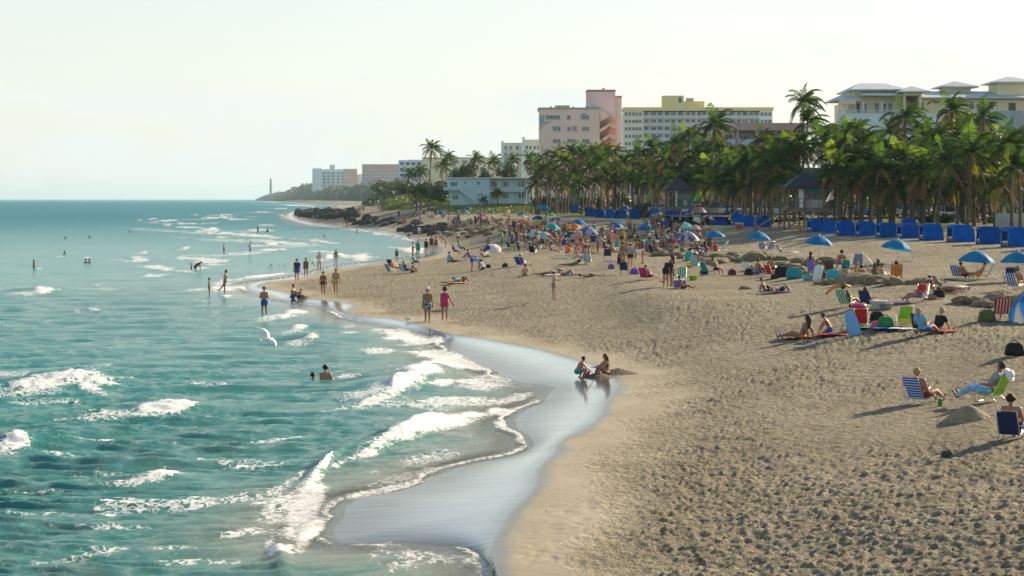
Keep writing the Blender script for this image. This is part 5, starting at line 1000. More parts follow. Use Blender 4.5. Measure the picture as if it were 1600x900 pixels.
def garment(pose, kind):
    Bd = body(pose)
    if kind in Bd['g']: return Bd['g'][kind]
    T, t, P, Nn, inf = Bd['tag'], Bd['t'], Bd['P'], Bd['N'], Bd['inf']; off = .012; name = kind
    isin = lambda *k: np.isin(T, k)
    hipz = (P-np.array(POSES[pose][0]))@np.array(inf['t'])
    if kind == 'trunks': m = isin('pelvis') | (isin('thigh') & (t < .62)) | (isin('waist') & (hipz < .07)); off = .018
    elif kind == 'shorts': m = isin('pelvis') | (isin('thigh') & (t < .35)) | (isin('waist') & (hipz < .07)); off = .015
    elif kind == 'trousers': m = isin('pelvis', 'thigh', 'shin') | (isin('waist') & (hipz < .07)); off = .018
    elif kind == 'bikini_bottom': m = (isin('pelvis') & (hipz < .06)) | (isin('thigh') & (t < .04)); off = .008
    elif kind == 'bikini_top': m = isin('chest', 'waist') & (hipz > .25) & (hipz < .375); off = .012
    elif kind == 'swimsuit': m = isin('pelvis', 'waist') | (isin('chest') & (hipz < .40)); off = .009
    elif kind == 'shirt': m = isin('waist', 'chest', 'shoulder') | (isin('uarm') & (t < .6)) | (isin('pelvis') & (hipz > -.02)); off = .020
    elif kind == 'vest': m = isin('waist', 'chest') | (isin('pelvis') & (hipz > -.02)); off = .016
    elif kind == 'dress': m = isin('waist', 'chest', 'pelvis') | (isin('thigh') & (t < .5)); off = .022
    elif kind == 'sarong': m = isin('pelvis', 'waist') & (hipz < .32) | (isin('thigh')) | (isin('chest') & (hipz < .36)); off = .026
    elif kind in ('hair', 'long_hair'):
        q = P-np.array(inf['hc']); up = q@np.array(inf['hu']); fw = q@np.array(inf['fc']); m = isin('head', 'neck') & ((up > .052) | ((fw < .02) & (up > (-.05 if kind == 'hair' else -.13)))); off = .014
    V = []; Fs = []; mp_ = {}
    for f in Bd['F']:
        if m[list(f)].all():
            g = []
            for v in f:
                if v not in mp_: mp_[v] = len(V); V.append(tuple(P[v]+Nn[v]*off))
                g.append(mp_[v])
            Fs.append(tuple(g))
    ed = {}                                                          # turn the free rims in to the skin, so the cloth has an edge
    for f in Fs:
        for i in range(len(f)): a, b = f[i], f[(i+1) % len(f)]; ed[(a, b)] = 1
    inv = {v: k for k, v in mp_.items()}; low = {}
    for (a, b) in list(ed):
        if (b, a) not in ed:
            for q in (a, b):
                if q not in low: low[q] = len(V); V.append(tuple(P[inv[q]]-Nn[inv[q]]*.004))
            Fs.append((b, a, low[a], low[b]))
    if kind == 'long_hair':
        mb = MB(); hc, hu, fc, nk, tr = inf['hc'], inf['hu'], inf['fc'], inf['nk'], inf['t']
        mb.tube([hc+hu*.05-fc*.06, hc-hu*.05-fc*.085, nk-tr*.02-fc*.09, nk-tr*.16-fc*.12, nk-tr*.24-fc*.115], [.06, .075, .07, .055, .02], 8); b0 = len(V); V += mb.v; Fs += [tuple(b0+i for i in f) for f in mb.f]
    me = bpy.data.meshes.new(name); me.from_pydata(V, [], Fs); me.materials.append(M['hair' if 'hair' in kind else 'cloth']); me.polygons.foreach_set('use_smooth', [True]*len(me.polygons)); me.update()
    Bd['g'][kind] = me; return me
CLR = dict(navy=(.015, .03, .12), blue=(.02, .09, .42), sky=(.16, .42, .70), teal=(.02, .30, .30), turquoise=(.03, .48, .50), green=(.03, .28, .06), lime=(.30, .62, .04), yellow=(.75, .58, .05), orange=(.80, .24, .03), red=(.55, .02, .02), magenta=(.55, .02, .16),
           pink=(.75, .16, .28), purple=(.20, .08, .36), white=(.78, .79, .80), grey=(.30, .32, .33), black=(.012, .012, .014), brown=(.13, .07, .04), khaki=(.25, .24, .14), maroon=(.16, .02, .03), beige=(.55, .45, .30), olive=(.12, .14, .05), violet=(.16, .13, .45), peach=(.80, .42, .28))
SKIN = dict(tan=(.40, .20, .115), fair=(.56, .33, .22), dark=(.17, .085, .05), brown=(.27, .13, .075))
HAIRC = dict(black=(.008, .007, .006), brown=(.045, .022, .01), blond=(.38, .24, .09), grey=(.3, .3, .3))
def hat_mesh(kind):
    key = 'hat_'+kind
    if key in BODY: return BODY[key]
    b = MB()
    if kind == 'cap': b.lathe([(.11, .0), (.112, .05), (.09, .10), (.05, .125), (.01, .13)], 14); b.box(-.07, .07, .08, .19, .0, .015)
    elif kind == 'straw': b.lathe([(.23, -.01), (.22, .0), (.115, .02), (.105, .10), (.07, .125), (.01, .13)], 16)
    else: b.lathe([(.19, -.03), (.17, -.01), (.11, .02), (.105, .09), (.06, .12), (.01, .125)], 14)
    me = b.mesh('hat', M['cloth'], True); BODY[key] = me; return me
PEOPLE = []
def person(loc, rz, pose, lb, sc=1.0, skin='tan', wear=(('trunks', 'blue'),), hair=('hair', 'brown'), hat=None, group=None, zoff=0.0, fl=False):
    Bd = body(pose); o = link('person', Bd['mesh'], None, (loc[0], loc[1], loc[2]+zoff), (0, 0, R(rz)), (sc, sc, sc), SKIN[skin]); tag(o, lb, 'person', group)
    for k, c in wear:
        flo = c.startswith('floral '); g = garment(pose, k); c2 = CLR[c.replace('floral ', '')]
        if flo: g = g.copy(); g.materials.clear(); g.materials.append(M['floral'])
        link(k, g, o, color=c2)
    if hair: link('hair', garment(pose, hair[0]), o, color=HAIRC[hair[1]])
    if hat:
        inf = Bd['inf']; hm_ = link('hat', hat_mesh(hat[0]), o, color=CLR[hat[1]]); up = inf['hu']; f = inf['fc']; x = f.cross(up); mtx = Matrix((x, f, up)).transposed().to_4x4(); mtx.translation = inf['hc']+up*.055
        hm_.matrix_local = mtx
    PEOPLE.append(o); return o
def who(px, py, *a, **k):
    return person(gpt(px, py), *a, **k)
# ================================================================== beach furniture
M['canvas'] = mat('canvas', (1, 1, 1), 0.7, 0.10, 3, objcol=True, trans=.30, bump=.01, bscale=8); M['canvas_blue'] = mat('cabana_canvas', (0.0, 0.09, 0.38), 0.8, 0.25, 2.0, bump=.05, bscale=3.0, spec=.05)
vary(M['canvas_blue'], .75, 1.3); M['alu'] = mat('aluminium', (0.62, 0.63, 0.62), 0.35, 0.1, metal=.8); M['fabric'] = mat('sling_fabric', (1, 1, 1), 0.85, 0.1, 6, objcol=True, trans=.15); M['paint'] = mat('coloured_plastic', (1, 1, 1), 0.4, 0.06, 3, objcol=True)
M['cushion'] = mat('cushion', (.75, .76, .72), .9, .08)
NP = 8
def panel_mesh(k, Rr=1.07, drop=.60):
    a0, a1 = 2*math.pi*k/NP, 2*math.pi*(k+1)/NP; V = []; Fs = []; nr, na = 4, 4
    for i in range(nr+1):
        t = i/nr
        for j in range(na+1):
            u = j/na; a = a0+(a1-a0)*u; edge = math.cos((u-.5)*math.pi); r = Rr*t; chord = r*(1-(1-math.cos((a1-a0)/2))*edge*0.9)
            V.append((chord*math.cos(a), chord*math.sin(a), -drop*(t**1.75)+.05*edge*t*(1-t)*1.5))
    for i in range(nr):
        for j in range(na): b = i*(na+1)+j; Fs.append((b, b+na+1, b+na+2, b+1))
    b0 = len(V)                                                     # valance
    for j in range(na+1): x, y, z = V[nr*(na+1)+j]; V.append((x*1.01, y*1.01, z-.075-.02*math.sin(math.pi*j/na)))
    for j in range(na): Fs.append((nr*(na+1)+j, b0+j, b0+j+1, nr*(na+1)+j+1))
    me = bpy.data.meshes.new('canopy_panel'); me.from_pydata(V, [], Fs); me.materials.append(M['canvas']); me.polygons.foreach_set('use_smooth', [True]*len(me.polygons)); me.update(); return me
PAN = [panel_mesh(k) for k in range(NP)]
_b = MB(); _b.tube([(0, 0, -1.75), (0, 0, .06)], .019, 7); POLE = _b.mesh('pole', M['alu'], True)
_b = MB(); _b.lathe([(.03, .0), (.035, .03), (.015, .07), (.002, .1)], 8); FIN = _b.mesh('finial', M['white'], True)
_b = MB(); [_b.tube([(0, 0, -.03), (.5*math.cos(6.283*k/8), .5*math.sin(6.283*k/8), -.17), (1.06*math.cos(6.283*k/8), 1.06*math.sin(6.283*k/8), -.63)], .008, 4) for k in range(8)]; RIBS = _b.mesh('rib_frame', M['alu'])
def umbrella(px, py, wpx, cols, lb, tilt=(0, 0), hgt=1.7, seed=0, base=None, full=True):
    """canopy centre at (px,py), wpx wide in the photograph"""
    bpx = px; bpy_ = base if base else py+.63*wpx*hgt/1.7; x, y, z = gpt(bpx, bpy_); s = wpx*y/F/2.16; s = min(max(s, .6), 1.6)
    rnd = random.Random(seed+int(px)); o = empty('beach_umbrella', (x, y, z-.02), rnd.uniform(0, .78), lb, 'umbrella', 'beach umbrellas')
    hh = hgt*max(s, .85); rt = (R(tilt[0]+rnd.uniform(-4, 4)), R(tilt[1]+rnd.uniform(-4, 4)), 0); o.rotation_euler = (0, 0, 0); tz = rnd.uniform(0, .78)
    e = Euler(rt).to_matrix()
    for k in range(NP): link('canopy_panel', PAN[k], o, loc=(0, 0, hh), rot=(e @ Euler((0, 0, tz)).to_matrix()).to_euler(), scale=(s, s, s), color=CLR[cols[k % len(cols)]] if isinstance(cols[k % len(cols)], str) else cols[k % len(cols)])
    if full: link('rib_frame', RIBS, o, loc=(0, 0, hh-.01), rot=(e @ Euler((0, 0, tz)).to_matrix()).to_euler(), scale=(s, s, s))
    link('pole', POLE, o, loc=(0, 0, hh-.02), scale=(1, 1, hh/1.75)); link('finial', FIN, o, loc=tuple(Vector((0, 0, hh))+e @ Vector((0, 0, .02))), rot=rt)
    return o
def slab_sling(w, pts, th=.02):
    b = MB(); n = len(pts)
    V = [(sx*w/2, p[0], p[1]+dz) for dz in (0, -th) for p in pts for sx in (-1, 1)]
    def i(l, k, s): return l*2*n+2*k+s
    Fs = []
    for k in range(n-1): Fs += [(i(0, k, 0), i(0, k, 1), i(0, k+1, 1), i(0, k+1, 0)), (i(1, k, 0), i(1, k+1, 0), i(1, k+1, 1), i(1, k, 1)), (i(0, k, 0), i(0, k+1, 0), i(1, k+1, 0), i(1, k, 0)), (i(0, k, 1), i(1, k, 1), i(1, k+1, 1), i(0, k+1, 1))]
    Fs += [(i(0, 0, 0), i(1, 0, 0), i(1, 0, 1), i(0, 0, 1)), (i(0, n-1, 0), i(0, n-1, 1), i(1, n-1, 1), i(1, n-1, 0))]; return b.add(V, Fs)
CH = {}
def chair_parts(kind):
    if kind in CH: return CH[kind]
    P_ = []
    if kind == 'low':
        seat = slab_sling(.52, [(.26, .27), (.1, .235), (-.1, .215), (-.22, .23)]); back = slab_sling(.52, [(-.22, .23), (-.34, .45), (-.45, .66), (-.54, .84)])
        for s in (-1, 1):
            P_.append(('side_frame', MB().tube([(s*.28, .33, .02), (s*.28, .30, .30), (s*.28, -.1, .225), (s*.28, -.24, .24), (s*.28, -.56, .88)], .013, 6), 'alu')); P_.append(('rear_leg', MB().tube([(s*.285, .12, .46), (s*.285, -.18, .18), (s*.285, -.40, .02)], .012, 6), 'alu'))
            P_.append(('armrest', MB().box(s*.31-.025, s*.31+.025, -.30, .20, .45, .475), 'white'))
        P_.append(('top_rail', MB().tube([(-.28, -.56, .88), (.28, -.56, .88)], .013, 6), 'alu')); P_.append(('foot_rail', MB().tube([(-.28, .33, .02), (.28, .33, .02)], .013, 6), 'alu')); P_.append(('rear_foot_rail', MB().tube([(-.285, -.4, .02), (.285, -.4, .02)], .012, 6), 'alu'))
    elif kind == 'camp':
        seat = slab_sling(.54, [(.24, .36), (0, .32), (-.20, .35)]); back = slab_sling(.54, [(-.20, .35), (-.28, .6), (-.36, .88)])
        for s in (-1, 1):
            P_.append(('side_frame', MB().tube([(s*.29, -.30, .01), (s*.29, .24, .37), (s*.29, .26, .55), (s*.29, -.26, .57)], .013, 6), 'dark')); P_.append(('leg', MB().tube([(s*.29, .26, .01), (s*.29, -.20, .36), (s*.29, -.38, .9)], .013, 6), 'dark')); P_.append(('armrest', MB().box(s*.3-.04, s*.3+.04, -.26, .26, .565, .585), 'dark'))
        P_.append(('cross_bar', MB().tube([(-.29, .26, .03), (.29, -.3, .03)], .011, 5), 'dark')); P_.append(('top_rail', MB().tube([(-.29, -.38, .9), (.29, -.38, .9)], .012, 5), 'dark'))
    else:
        seat = slab_sling(.6, [(1.05, .34), (.5, .33), (0, .33), (-.25, .34)]); back = slab_sling(.6, [(-.25, .34), (-.45, .6), (-.66, .88)])
        for s in (-1, 1):
            P_.append(('side_rail', MB().tube([(s*.32, 1.07, .34), (s*.32, -.72, .34)], .016, 6), 'alu'))
            P_.append(('back_rail', MB().tube([(s*.31, -.25, .34), (s*.31, -.68, .9)], .014, 6), 'alu'))
            for yy in (.95, -.62): P_.append(('leg', MB().tube([(s*.32, yy, .34), (s*.33, yy+.04, .0)], .014, 6), 'alu'))
        P_.append(('back_prop', MB().tube([(-.31, -.5, .64), (-.31, -.62, .34)], .011, 5), 'alu')); P_.append(('end_rail', MB().tube([(-.32, 1.07, .34), (.32, 1.07, .34)], .016, 6), 'alu'))
    CH[kind] = [(n, q.mesh(n, M[m_], True)) for n, q, m_ in P_], seat, back, {}
    return CH[kind]
def chair(px, py, rz, kind, col, lb, sc=1.0, pat='fabric', backcol=None, loc=None):
    fr, seat, back, cache = chair_parts(kind); x, y, z = loc or gpt(px, py)
    nm = 'lounge_chair' if kind == 'lounge' else 'beach_chair'; o = empty(nm, (x, y, z-.03), R(rz), lb, 'lounge chair' if kind == 'lounge' else 'chair', 'beach chairs'); o.scale = (sc, sc, sc)
    for n, me in fr: link(n, me, o)
    if pat not in cache: cache[pat] = (seat.mesh('seat', M[pat]), back.mesh('backrest', M[pat]))
    link('seat', cache[pat][0], o, color=CLR[col]); link('backrest', cache[pat][1], o, color=CLR[backcol or col]); return o
# ---- hooded cabana: the hood closed towards the camera side, open to the sea
def cab_meshes():
    pr = [(-.74, 1.30), (-.66, 1.40), (-.25, 1.46), (.30, 1.45), (.62, 1.36), (.76, 1.12), (.86, .60), (.90, .0)]; pr2 = [(a-.03 if a > .5 else a, c-.03) for a, c in pr]
    b = MB(); n = len(pr)
    for k in range(n-1): b.add([(pr[k][0], -.72, pr[k][1]), (pr[k+1][0], -.72, pr[k+1][1]), (pr[k+1][0], .72, pr[k+1][1]), (pr[k][0], .72, pr[k][1]), (pr2[k][0], -.72, pr2[k][1]), (pr2[k+1][0], -.72, pr2[k+1][1]), (pr2[k+1][0], .72, pr2[k+1][1]), (pr2[k][0], .72, pr2[k][1])], [(0, 1, 2, 3), (7, 6, 5, 4), (0, 4, 5, 1), (3, 2, 6, 7)])
    hood = b.mesh('hood', M['canvas_blue'], True)
    bm = bmesh.new(); bm.from_mesh(hood); bmesh.ops.subdivide_edges(bm, edges=[e for e in bm.edges if abs((e.verts[0].co-e.verts[1].co).y) > 1], cuts=9)
    for v in bm.verts: v.co.z += .022*math.sin(v.co.y*17+v.co.x*4)*(v.co.z > .9)
    bm.to_mesh(hood); bm.free()
    side = []
    for sy in (-1, 1):
        b = MB(); pts = [(-.80, .02), (-.76, .7), (-.74, 1.28)]+[(a*.985, c-.01) for a, c in pr[1:]]; b.prism(pts, sy*.735-.012, sy*.735+.012, 'y'); side.append(b.mesh('side_panel', M['canvas_blue'], False, .006))
    b = MB(); [b.tube([(-.78, sy*.70, 0), (-.72, sy*.70, 1.27), (-.6, sy*.70, 1.36)], .018, 6) for sy in (-1, 1)]; b.tube([(-.72, -.7, 1.28), (-.72, .7, 1.28)], .018, 6); fr = b.mesh('front_hoop', M['white'], True)
    b = MB(); b.box(-.70, .72, -.66, .66, .12, .34); bench = b.mesh('bench', M['wood']); b = MB(); b.box(-.72, .5, -.64, -.02, .345, .45); b.box(-.72, .5, .02, .64, .345, .45); cu = b.mesh('cushion', M['cushion'], False, .03)
    b = MB(); b.box(-.78, -.75, -.70, .70, 1.12, 1.27); val = b.mesh('valance', M['canvas_blue'])
    return [('hood', hood), ('side_panel', side[0]), ('side_panel', side[1]), ('front_hoop', fr), ('bench', bench), ('cushion', cu), ('valance', val)]
CAB = cab_meshes()
def cabana(x0, x1, ytop, ybase, lb, rz=0.0):
    x, y, z = gpt((x0+x1)/2, ybase); s = (x1-x0)*y/F/1.72; hz_ = (ybase-ytop)*y/F/1.46
    o = empty('cabana', (x, y+.4, z-.03), R(rz), lb, 'cabana', 'blue hooded cabanas in a row at the back of the beach'); o.scale = (s, s, hz_)
    for n, me in CAB: link(n, me, o)
    return o
# ================================================================== placing
CABS = [(1263, 1286, 341, 362), (1286.5, 1307, 342, 364), (1308, 1336, 344, 368), (1339, 1368, 345, 369), (1371, 1402, 347, 371), (1404, 1436, 349, 373), (1410, 1433, 341, 366), (1439, 1473, 349, 375), (1483, 1521, 350, 378), (1528, 1566, 353, 382), (1569, 1607, 354, 386), (1612, 1652, 356, 390),
        (1181, 1204, 336, 355), (1163, 1181, 336, 354), (1143, 1163, 333, 352), (1112, 1136, 338, 351), (1093, 1114, 332, 346), (1064, 1083, 330, 344.5), (1039, 1060, 329, 345), (1015, 1032, 325, 342), (983, 1000, 326, 341.5), (963, 978, 328, 341), (946, 962, 327, 341), (929, 945, 326, 340), (914, 929, 323, 338), (892, 907, 320, 333)]
cw = ['first', 'second', 'third', 'fourth', 'fifth', 'sixth', 'pale-topped back-row', 'seventh', 'eighth', 'ninth', 'tenth', 'eleventh']
cl = [f'blue hooded cabana, {w_} to the right of the largest lifeguard tower' for w_ in cw]+['blue cabana just left of the largest lifeguard tower', 'blue cabana, second left of the largest lifeguard tower', 'blue cabana behind the red cooler', 'tilted blue cabana right of the red and white parasols', 'blue cabana under the peach parasol',
      'blue cabana right of the middle lifeguard tower ramp', 'square blue cabana right of the dark bin', 'leaning blue cabana left of the green bin', 'blue cabana just left of the round hedge', 'low blue cabana, second left of the round hedge', 'blue cabana, third left of the round hedge', 'blue cabana, fourth left of the round hedge', 'blue cabana nearest the lone dark post', 'small blue cabana beside the farthest lifeguard tower']
for (a, c, d, e), l_ in zip(CABS, cl): cabana(a, c, d, e, l_, random.Random(a).uniform(-13, 13))
BL = ((.002, .24, .52), (.002, .20, .46)); 
UM = [(1527, 400, 57, BL, 'bright blue parasol over the blue and white chairs, right side', (0, 4)), (1592, 401, 58, BL, 'bright blue parasol cut by the right edge, beside the blue armchair', (0, 4)), (1403, 381, 50, BL, 'blue parasol left of the curved empty lounge chair', (0, 8)), (1280, 374, 45, BL, 'blue parasol below the first cabanas right of the tower', (4, 6)),
      (1186, 367, 39, BL, 'blue tilted parasol standing alone below the pink hydrant', (0, 4)), (1116, 365, 34, BL, 'blue parasol over the orange chair', (0, -4)), (1149, 328, 26, BL, 'large blue parasol on the lawn behind the cabanas', (0, 0)), (1187, 320, 17, ('yellow', (.8, .65, .15)), 'yellow parasol on the lawn left of the largest tower', (0, 0)),
      (1095, 327, 25, ('peach', (.80, .55, .42)), 'peach parasol leaning among the cabanas', (10, 14)), (1096, 345, 25, ((.62, .74, .76), 'white'), 'white parasol tipped over to the right', (0, 26)), (1110, 342, 20, ('red', 'white'), 'red and white parasol beside the tipped white one', (0, 20)), (1070, 352, 33, ('turquoise', 'green', (.5, .66, .75)), 'turquoise parasol with a green centre', (0, 4)),
      (1043, 350, 22, ((.02, .06, .42),), 'plain deep blue parasol left of the turquoise one', (0, 0)), (1012, 351, 27, ((.03, .32, .55), (.02, .2, .45)), 'light blue parasol behind the navy one', (0, 6)), (1006, 358, 23, ((.03, .12, .42), (.03, .15, .45)), 'medium blue parasol in front of the light blue one', (0, 4)), (1074, 367, 42, ((.10, .14, .30), (.45, .48, .58)), 'wide blue and white striped parasol with tan underside', (4, 8)),
      (1087, 360, 20, ((.62, .42, .46), 'beige'), 'faded pink and cream parasol', (0, 4)), (961, 351, 27, ((.01, .20, .48),), 'blue parasol in front of a pale one above the crowd', (0, 2)), (970, 346, 24, ((.35, .55, .55), (.45, .6, .6)), 'pale blue parasol just behind the blue one', (0, 10)), (898, 354, 22, ('orange',), 'orange red parasol right of the crowd centre', (0, 0)), (904, 346, 24, ((.01, .18, .48),), 'blue parasol behind the orange red one', (0, 3)),
      (922, 359, 33, ((.04, .15, .45), (.45, .45, .62)), 'blue and lilac parasol beside the orange red one', (4, 10)), (894, 366, 26, ('navy',), 'dark navy parasol below the orange red one', (0, -3)), (865, 353, 28, ('turquoise', (.02, .40, .45)), 'turquoise parasol in the crowd centre', (0, 8)), (869, 343, 21, ((.01, .12, .42),), 'blue parasol behind the turquoise one', (0, 4)), (843, 348, 20, ('lime', 'yellow'), 'lime yellow parasol left of the turquoise one', (0, 10)),
      (816, 348, 18, ((.80, .20, .05),), 'orange parasol left of the lime yellow one', (0, 8)), (841, 340, 20, ('navy', 'blue'), 'navy parasol behind the lime yellow one', (0, 0)), (862, 340, 14, ('lime', 'turquoise'), 'small lime green parasol behind the crowd', (0, 8)), (792, 339, 14, ('pink', 'yellow'), 'pink and yellow parasol at the left of the crowd', (0, 8)), (816, 336, 16, ('teal',), 'teal parasol above the orange one', (0, 4)), (818, 342, 14, ('peach', 'white'), 'orange and white parasol behind the plain orange one', (0, 8)),
      (833, 364, 29, ((.35, .62, .70), (.45, .70, .78)), 'pale cyan patterned parasol tipped towards the sea', (6, -14)), (852, 367, 30, ((.30, .52, .52), (.4, .6, .6)), 'flat pale green parasol beside the pale cyan one', (4, 8)), (852, 324, 24, BL, 'large blue sheet-like parasol left of the farthest tower', (0, 14)), (833, 321, 12, BL, 'small blue parasol left of the large blue one', (0, 0)), (851, 315, 14, ('beige', 'green'), 'cream and green parasol above the large blue one', (0, 0)), (819, 318, 10, ('beige', 'grey'), 'cream parasol far up the beach by the dune', (0, 0)),
      (977, 324, 18, ((.02, .14, .45),), 'blue parasol behind the cabanas left of the hedge', (0, 0)), (876, 314, 7, ((.03, .25, .55),), 'tiny blue parasol beside the farthest tower', (0, 0)), (671, 332, 14, ('blue', 'white', (.5, .6, .3)), 'blue and white parasol, leftmost of the far group', (0, 4)), (689, 331.5, 16, BL, 'blue parasol, second of the far group', (0, 0)), (715, 332, 10, ('teal',), 'small teal parasol in the far group', (0, 0)), (725, 329.5, 13, BL, 'blue parasol behind the small teal one', (0, 0)),
      (722, 332.5, 8, ('pink', 'red'), 'small pink parasol in front of the far blue one', (0, 8)), (732, 325.5, 11, BL, 'highest blue parasol of the far group', (0, 0)), (750, 334, 12, BL, 'blue parasol left of the salmon one', (0, 0)), (757, 337, 14, ('peach', (.75, .4, .35)), 'salmon parasol tilted in the far group', (10, 18)), (768, 334.5, 8, BL, 'small blue parasol right of the salmon one', (0, 0)), (1598, 313, 14, ((.05, .5, .7),), 'light blue parasol up by the hut at the right edge', (0, -10))]
for u in UM: umbrella(u[0], u[1], u[2], u[3], u[4], u[5], full=u[2] > 16)
# the white umbrella lying on its rim, with printed ovals
x, y, z = gpt(767, 396); o = empty('beach_umbrella', (x, y, z+.55), 0, 'white parasol with oval prints lying tilted on its rim', 'umbrella', 'beach umbrellas')
e = (Euler((R(52), R(-12), 0))).to_matrix()
for k in range(NP): link('canopy_panel', PAN[k], o, rot=(e @ Euler((0, 0, .2)).to_matrix()).to_euler(), scale=(1.05,)*3, color=(.80, .78, .78) if k not in (2, 3) else (.05, .05, .12))
link('pole', POLE, o, rot=e.to_euler(), scale=(1, 1, .8)); link('rib_frame', RIBS, o, rot=e.to_euler())
# the big tipped umbrella at the right edge
x, y, z = gpt(1603, 503); o = empty('beach_umbrella', (x-.25, y, z+.9), 0, 'large blue umbrella tipped on its side at the right edge', 'umbrella', 'beach umbrellas')
e = Euler((R(14), R(-56), 0)).to_matrix()
for k in range(NP): link('canopy_panel', PAN[k], o, rot=e.to_euler(), scale=(1.45,)*3, color=(.01, .17, .55) if k % 4 else (.3, .33, .36))
link('pole', POLE, o, rot=e.to_euler(), scale=(1, 1, .7)); link('rib_frame', RIBS, o, rot=e.to_euler(), scale=(1.2,)*3)
# ---- chairs: (px, py base, turn, kind, colour, label, pattern, scale) ; turn 0 faces away, -90 faces right
CHAIRS = [(1438, 632, -46, 'low', 'blue', 'blue chair with white bands and a reclining reader, near right', 'bands', 1.0), (1547, 627, 48, 'low', 'lime', 'lime green chair with a white hat hung over its back', 'fabric', 1.0), (1580, 688, -28, 'low', 'navy', 'plain navy low chair at the right edge', 'fabric', .88),
          (1441, 525, -46, 'camp', 'navy', 'navy chair holding the grey-haired man', 'fabric', 1.0), (1412, 509, 0, 'low', 'lime', 'lime green chair with a towel over the top', 'fabric', 1.0), (1564, 502, 0, 'camp', 'red', 'red and orange striped chair holding the blond woman', 'stripes', 1.1), (1323, 480, -46, 'low', 'green', 'green and white chair under the orange float', 'stripes_white', 1.0),
          (1356, 482, -46, 'camp', 'navy', 'dark navy chair next to the white tub', 'fabric', .95), (1345, 511, -10, 'low', 'red', 'red chair with the pink swim ring on top', 'fabric', .95), (1438, 471, 150, 'low', 'white', 'white chair holding the person in red', 'fabric', .95), (1498, 436, -46, 'low', 'blue', 'blue and white chair under the parasol, left one', 'stripes_white', .95),
          (1537, 436, 80, 'low', 'blue', 'blue and white chair under the parasol, right one', 'stripes_white', .95), (1586, 452, -46, 'low', 'blue', 'blue chair with white panel near the right edge', 'stripes_white', .95), (1577, 441, 0, 'camp', 'navy', 'dark blue armchair behind the blue and white one', 'fabric', .9), (1401, 437, -10, 'camp', 'orange', 'orange red chair holding the reader', 'fabric', 1.0),
          (1367, 436, 20, 'camp', 'olive', 'olive patterned camp chair with its occupant', 'fabric', 1.05), (1294, 428, 0, 'camp', 'brown', 'brown chair with blue top by the sarong woman', 'fabric', .95), (1320, 424, 0, 'low', 'teal', 'teal backed blue chair behind the towels', 'fabric', .9), (1338, 418, 5, 'low', 'violet', 'tall blue striped chair', 'bands', 1.1), (1205, 432, -46, 'low', 'red', 'red low chair beside the orange towel', 'fabric', .9),
          (1172, 429, -46, 'low', 'white', 'white folding chair leaning back, middle beach', 'fabric', 1.0), (1106, 429, -50, 'low', 'teal', 'teal chair with the shirtless man beside it', 'fabric', 1.0), (1087, 418, -30, 'low', 'sky', 'pale blue chair below the crowd', 'bands', .9), (1075, 410, 0, 'low', 'turquoise', 'turquoise chair at the right of the crowd', 'fabric', 1.0), (1065, 437, 170, 'low', 'green', 'pale green chair behind the blue cooler', 'stripes_white', .95),
          (1009, 438, -30, 'low', 'magenta', 'magenta chair with its occupant', 'fabric', 1.0), (976, 428, -20, 'camp', 'navy', 'navy backpack chair below the standing group', 'fabric', .95), (1104, 384, 0, 'low', 'orange', 'orange chair under the blue parasol', 'fabric', .9), (1128, 391, 60, 'low', 'sky', 'pale striped chair right of the orange one', 'bands', .9), (1192, 392, -20, 'low', 'violet', 'violet folding chair, left of the empty pair', 'bands', .9),
          (1202, 392, 20, 'low', 'violet', 'violet folding chair, right of the empty pair', 'bands', .9), (814, 417, -46, 'low', 'blue', 'blue chair with a person facing right, left part of the crowd', 'fabric', 1.0), (648, 414, -120, 'low', 'teal', 'teal chair at the water side group, tilted right', 'fabric', 1.0), (614, 420, -46, 'low', 'navy', 'navy chair at the water side group', 'fabric', 1.05), (632, 427, -30, 'low', 'sky', 'blue grey chair in the water side group', 'stripes_white', 1.0),
          (611, 427, -46, 'low', 'grey', 'grey low chair, leftmost at the water side', 'fabric', 1.0), (1180, 377, -40, 'low', 'white', 'white chair near the lone blue parasol', 'fabric', .8), (918, 413, -10, 'low', 'turquoise', 'white and turquoise striped chair in the crowd', 'stripes_white', 1.0), (949, 405, 0, 'camp', 'navy', 'navy chair in the crowd below the blue and lilac parasol', 'fabric', 1.0), (848, 385, -20, 'camp', 'navy', 'tall navy chair in the crowd below the pale cyan parasol', 'fabric', 1.0),
          (833, 397, -20, 'low', 'black', 'black chair in the left crowd', 'fabric', 1.0), (866, 394, -50, 'low', 'red', 'red chair in the crowd centre', 'fabric', 1.0), (805, 393, -46, 'low', 'lime', 'yellow green chair at the left of the crowd', 'fabric', .9), (880, 385, 10, 'low', 'blue', 'blue chair behind the red one in the crowd', 'fabric', .95), (905, 398, -30, 'low', 'orange', 'orange chair in front of the navy parasol', 'fabric', .95), (1021, 396, -46, 'low', 'navy', 'navy chair by the sandy rocks in the crowd', 'fabric', 1.0),
          (1000, 388, 20, 'low', 'teal', 'dark teal chair near the yellow float', 'fabric', .9), (963, 388, 0, 'low', 'turquoise', 'bright turquoise chair by the yellow float', 'fabric', .9), (1045, 385, 0, 'camp', 'blue', 'blue camp chair by the green boards', 'fabric', .9), (797, 388, -46, 'low', 'navy', 'small navy chair at the far left of the crowd', 'fabric', .9)]
for c in CHAIRS: chair(c[0], c[1], c[2], c[3], c[4], c[5], c[7], c[6])
LOUN = [(1416, 416, 78, 'khaki', 'empty brown lounge chair with its back raised to the right'), (1370, 420, -105, 'grey', 'empty grey lounge chair behind the olive camp chair'), (1226, 400, -80, 'grey', 'empty grey lounge chair by the sandy rocks'), (1478, 457, -85, 'khaki', 'white lounge chair with a sunbather in red')]
for px, py, rz, c, l_ in LOUN: chair(px, py, rz, 'lounge', c, l_, .95)
